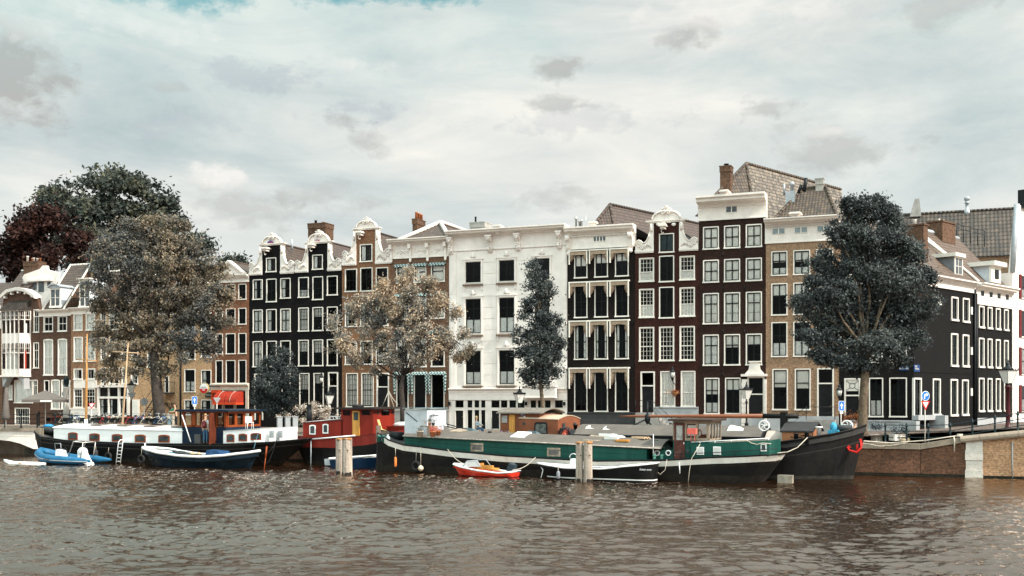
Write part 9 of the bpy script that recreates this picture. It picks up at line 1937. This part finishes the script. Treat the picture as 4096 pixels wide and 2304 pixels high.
# red anchor
an = Wpx(q, 3430, 1790, 1.55); ar = q.root('anchor', 'bright red anchor hanging on the black bow', 'anchor'); ar.location = an; RDP = mat('anchor_red', (.50, .02, .015), .5, .2, 5)
mb = MB(); mb.tube([(-.02, 0, .18), (-.02, -.04, -.15)], .06, 6); mb.build('shank', RDP, ar)
mb = MB(); mb.tube([(-.62, -.1, .14), (-.38, -.16, -.16), (-.0, -.18, -.25), (.22, -.14, .02), (.14, -.05, .42)], [.03, .06, .075, .06, .03], 6); mb.hexa([(-.66, -.12, .2), (-.44, -.14, -.06), (-.3, -.14, .0), (-.5, -.12, .2), (-.66, -.07, .2), (-.44, -.09, -.06), (-.3, -.09, .0), (-.5, -.07, .2)]); mb.hexa([(.2, -.14, .06), (.3, -.1, .16), (.2, -.06, .48), (.1, -.08, .46), (.2, -.09, .06), (.3, -.05, .16), (.2, -.01, .48), (.1, -.03, .46)]); mb.build('flukes', RDP, ar)
rope('pale mooring rope from the black barge bollard to the stern of the green barge', [Wpx(q, 3230, 1750, .2), Wpx(q, 3190, 1790, -.3), Wpx(q, 3150, 1808, -.6), Wpx(GB, 3110, 1812, 1.2)], .022)
# ---- red and white motor boat
q = PL(1940, 60.6, TG).sub(1813, zb=0); r = q.root('motor_boat', 'small red motor boat with white deck, windscreen and black outboard', 'boat'); B = 1.45; MR = mat('boat_red', (.55, .03, .012), .4, .15, 3, stain=.25, stain_col=(.45, .35, .28))
sh = SH(q, [(1812, 1857), (1850, 1871), (1920, 1883), (1990, 1892), (2074, 1886)], dl=.7)
hull(r, B, sh, [('t', 0, 1), ('t', .07, 0), ('z', .10, 2), ('z', 0, 2), ('z', -.3, 2)], [MR, CABW, mat('dark_red_foot', (.10, .012, .01), .5)], (q.u(1840, .7), q.u(1813, .7)), (q.u(2060, .7), q.u(2062, .7)), pa=.42, pb=.05, bl=.04, br=.85, kw=.75, drop=.16, deckm=mat('boat_interior_wood', (.45, .24, .08), .7, .2, 5), rail=CABW, rail_r=.05)
x0, x1 = q.u(1830, .7), q.u(1872, .3); zc = sh[1][1] + .05; mb = MB(); mb.hexa([(q.u(1816, .7), .6, zc + .1), (x1, .05, zc - .02), (x1, B - .05, zc - .02), (q.u(1816, .7), .85, zc + .1), (q.u(1816, .7), .65, zc + .16), (x1, .12, zc + .1), (x1, B - .12, zc + .1), (q.u(1816, .7), .8, zc + .16)]); mb.build('foredeck', CABW, r)
mb = MB(); a, b = q.u(1858, .2), q.u(1925, .2); z0, z1 = q.z(1880, 1866, .2), q.z(1880, 1841, .2)
mb.tube([(a - .1, .12, z0), (a + .14, .2, z1 - .05), (b - .25, .2, z1), (b, .12, z0)], .022, 6); mb.tube([(a - .1, B - .12, z0), (a + .14, B - .2, z1 - .05), (b - .25, B - .2, z1), (b, B - .12, z0)], .022, 6); mb.tube([(a + .14, .2, z1 - .05), (a + .14, B - .2, z1 - .05)], .022, 6); ws = mb.build('windscreen', LEAD, r)
mb = MB(); mb.face([(a - .1, .12, z0), (b, .12, z0), (b - .25, .2, z1), (a + .14, .2, z1 - .05)]); mb.face([(a - .1, .12, z0), (a + .14, .2, z1 - .05), (a + .14, B - .2, z1 - .05), (a - .1, B - .12, z0)]); mb.build('screen_pane', mat('milky_acrylic', (.42, .41, .40), .2, .1, 3), ws)
mb = MB(); a, b = q.u(1903, .4), q.u(1972, .4); zz = q.z(1935, 1877, .4); mb.box(a, b, .35, .5, zz, zz + .22); mb.box(a, a + .1, .35, 1.2, zz, zz + .3); mb.box(b - .3, b, .5, 1.2, zz - .05, zz + .05); mb.build('bench', WOODO, r)
u, z = q.at(2042, 1880, .6); mb = MB(); mb.hexa([(u - .2, .45, z - .1), (u + .25, .45, z - .1), (u + .25, .85, z - .1), (u - .2, .85, z - .1), (u - .1, .45, z + .25), (u + .3, .45, z + .3), (u + .3, .85, z + .3), (u - .1, .85, z + .25)]); mb.ball((u + .08, .65, z + .28), (.24, .2, .14), 8); mb.hexa([(u - .12, .5, z - .6), (u + .15, .5, z - .6), (u + .15, .75, z - .6), (u - .12, .75, z - .6), (u - .15, .5, z - .1), (u + .2, .5, z - .1), (u + .2, .75, z - .1), (u - .15, .75, z - .1)]); mb.build('outboard_motor', mat('outboard_dark', (.03, .045, .055), .35, .2, 6), r)
rope('pale rope from the green barge down to the bow of the red motor boat', [Wpx(GB, 1790, 1797, -.05), Wpx(q, 1862, 1858, .4)], .02, .15); rope('pale rope from the outboard of the red motor boat up to the green barge', [Wpx(q, 2050, 1880, .4), Wpx(GB, 2142, 1830, -.05)], .02, .18)
# ---- black open sloop
q = PL(2400, 58.0, TG).sub(2150, zb=0); r = q.root('sloop', 'black open sloop with white gunwale and waterline behind the right pilings', 'boat'); B = 1.5
sh = SH(q, [(2148, 1852), (2200, 1864), (2260, 1872), (2400, 1876), (2520, 1864), (2632, 1853)], dl=.75)
hull(r, B, sh, [('t', 0, 0), ('z', .16, 1), ('z', .1, 0), ('z', -.3, 0)], [HBLK, CABW], (q.u(2196, .75), q.u(2150, .75)), (q.u(2622, .75), q.u(2626, .75)), pa=.30, pb=.12, bl=.04, br=.55, kw=.8, drop=.14, deckm=mat('sloop_teak_grey', (.35, .33, .31), .7), rail=CABW, rail_r=.045)
mb = MB(); zc = sh[1][1]; mb.hexa([(q.u(2156, .75), .65, sh[0][1] - .02), (q.u(2300, .3), .1, zc - .13), (q.u(2300, .3), B - .1, zc - .13), (q.u(2156, .75), .85, sh[0][1] - .02), (q.u(2156, .75), .68, sh[0][1] + .03), (q.u(2300, .3), .15, zc + .0), (q.u(2300, .3), B - .15, zc + .0), (q.u(2156, .75), .82, sh[0][1] + .03)]); mb.build('foredeck', CABW, r)
u, z = q.at(2292, 1868, .7); mb = MB(); mb.box(u - .1, u + .25, .55, .95, z, z + .45); cs = mb.build('console', CABW, r); mb = MB(); mb.torus((u + .0, .75, z + .5), .22, .02, 'y', 14, 5, a0=0, a1=math.pi); mb.build('console_rail', CABW, cs)
mb = MB()
for a_, b_ in ((2396, 2460), (2468, 2510)): x0, x1 = q.u(a_, .05), q.u(b_, .05); zz = interp(sh, (x0 + x1) / 2); mb.tube([(x0, .04, zz), (x0 + .06, .04, zz + .14), (x1 - .06, .04, zz + .17), (x1, .04, zz + .04)], .016, 5)
mb.build('hand_rails', LEAD, r)
u, z = q.at(2582, 1878, 0); text_obj('lettering', 'lotus one', .17, CABW, r, (u, -.035, z), ext=.003, shear=.3)
fender(q, 2233, 1900, .46, .1, mat('fender_grey', (.20, .21, .23), .5, .1, 5), 'grey fender hanging on the black sloop left of the right pilings', -.12, 1872)
rope('white rope from the bow of the black sloop down to the water', [Wpx(q, 2160, 1862, .75), Wpx(q, 2172, 1880, .5), Wpx(q, 2164, 1912, .4)], .022, 0, CABW)
rope('thick pale rope lying along the coping from the black bow to the stone pilaster', [Wpx(KB, 3455, 1764, 2.0), Wpx(QP, 3560, 1772, -.12), Wpx(QP, 3700, 1762, -.14), Wpx(QP, 3780, 1750, -.14), Wpx(QP, 3838, 1742, .2)], .035)
rope('rope end hanging down the dark quay wall at the right', [Wpx(QP, 3815, 1747, -.14), Wpx(QP, 3818, 1765, -.16), Wpx(QP, 3817, 1806, -.16)], .04)
rope('sagging second rope from the black bow along the quay wall', [Wpx(KB, 3452, 1772, 2.0), Wpx(QP, 3520, 1785, -.2), Wpx(QP, 3580, 1780, -.16), Wpx(QP, 3630, 1770, -.12)], .025)
mbk = MB(); mbk.torus((0, 0, 0), .14, .05, 'z', 12, 6); mbk.torus((.05, 0, .07), .12, .05, 'z', 12, 6); o = mbk.build('rope_coil', ROPE); p = Wpx(QP, 3836, 1744, .15); o.location = p; tag(o, 'coil of pale rope on the coping at the right', 'rope')
o = MB(); o.ball((0, 0, .08), (.3, .22, .16), 9); o = o.build('sack', mat('tan_sack', (.45, .34, .22))); o.location = Wpx(QP, 3620, 1766, .5); tag(o, 'tan sack lying behind the railing beside the long white planter', 'sack')
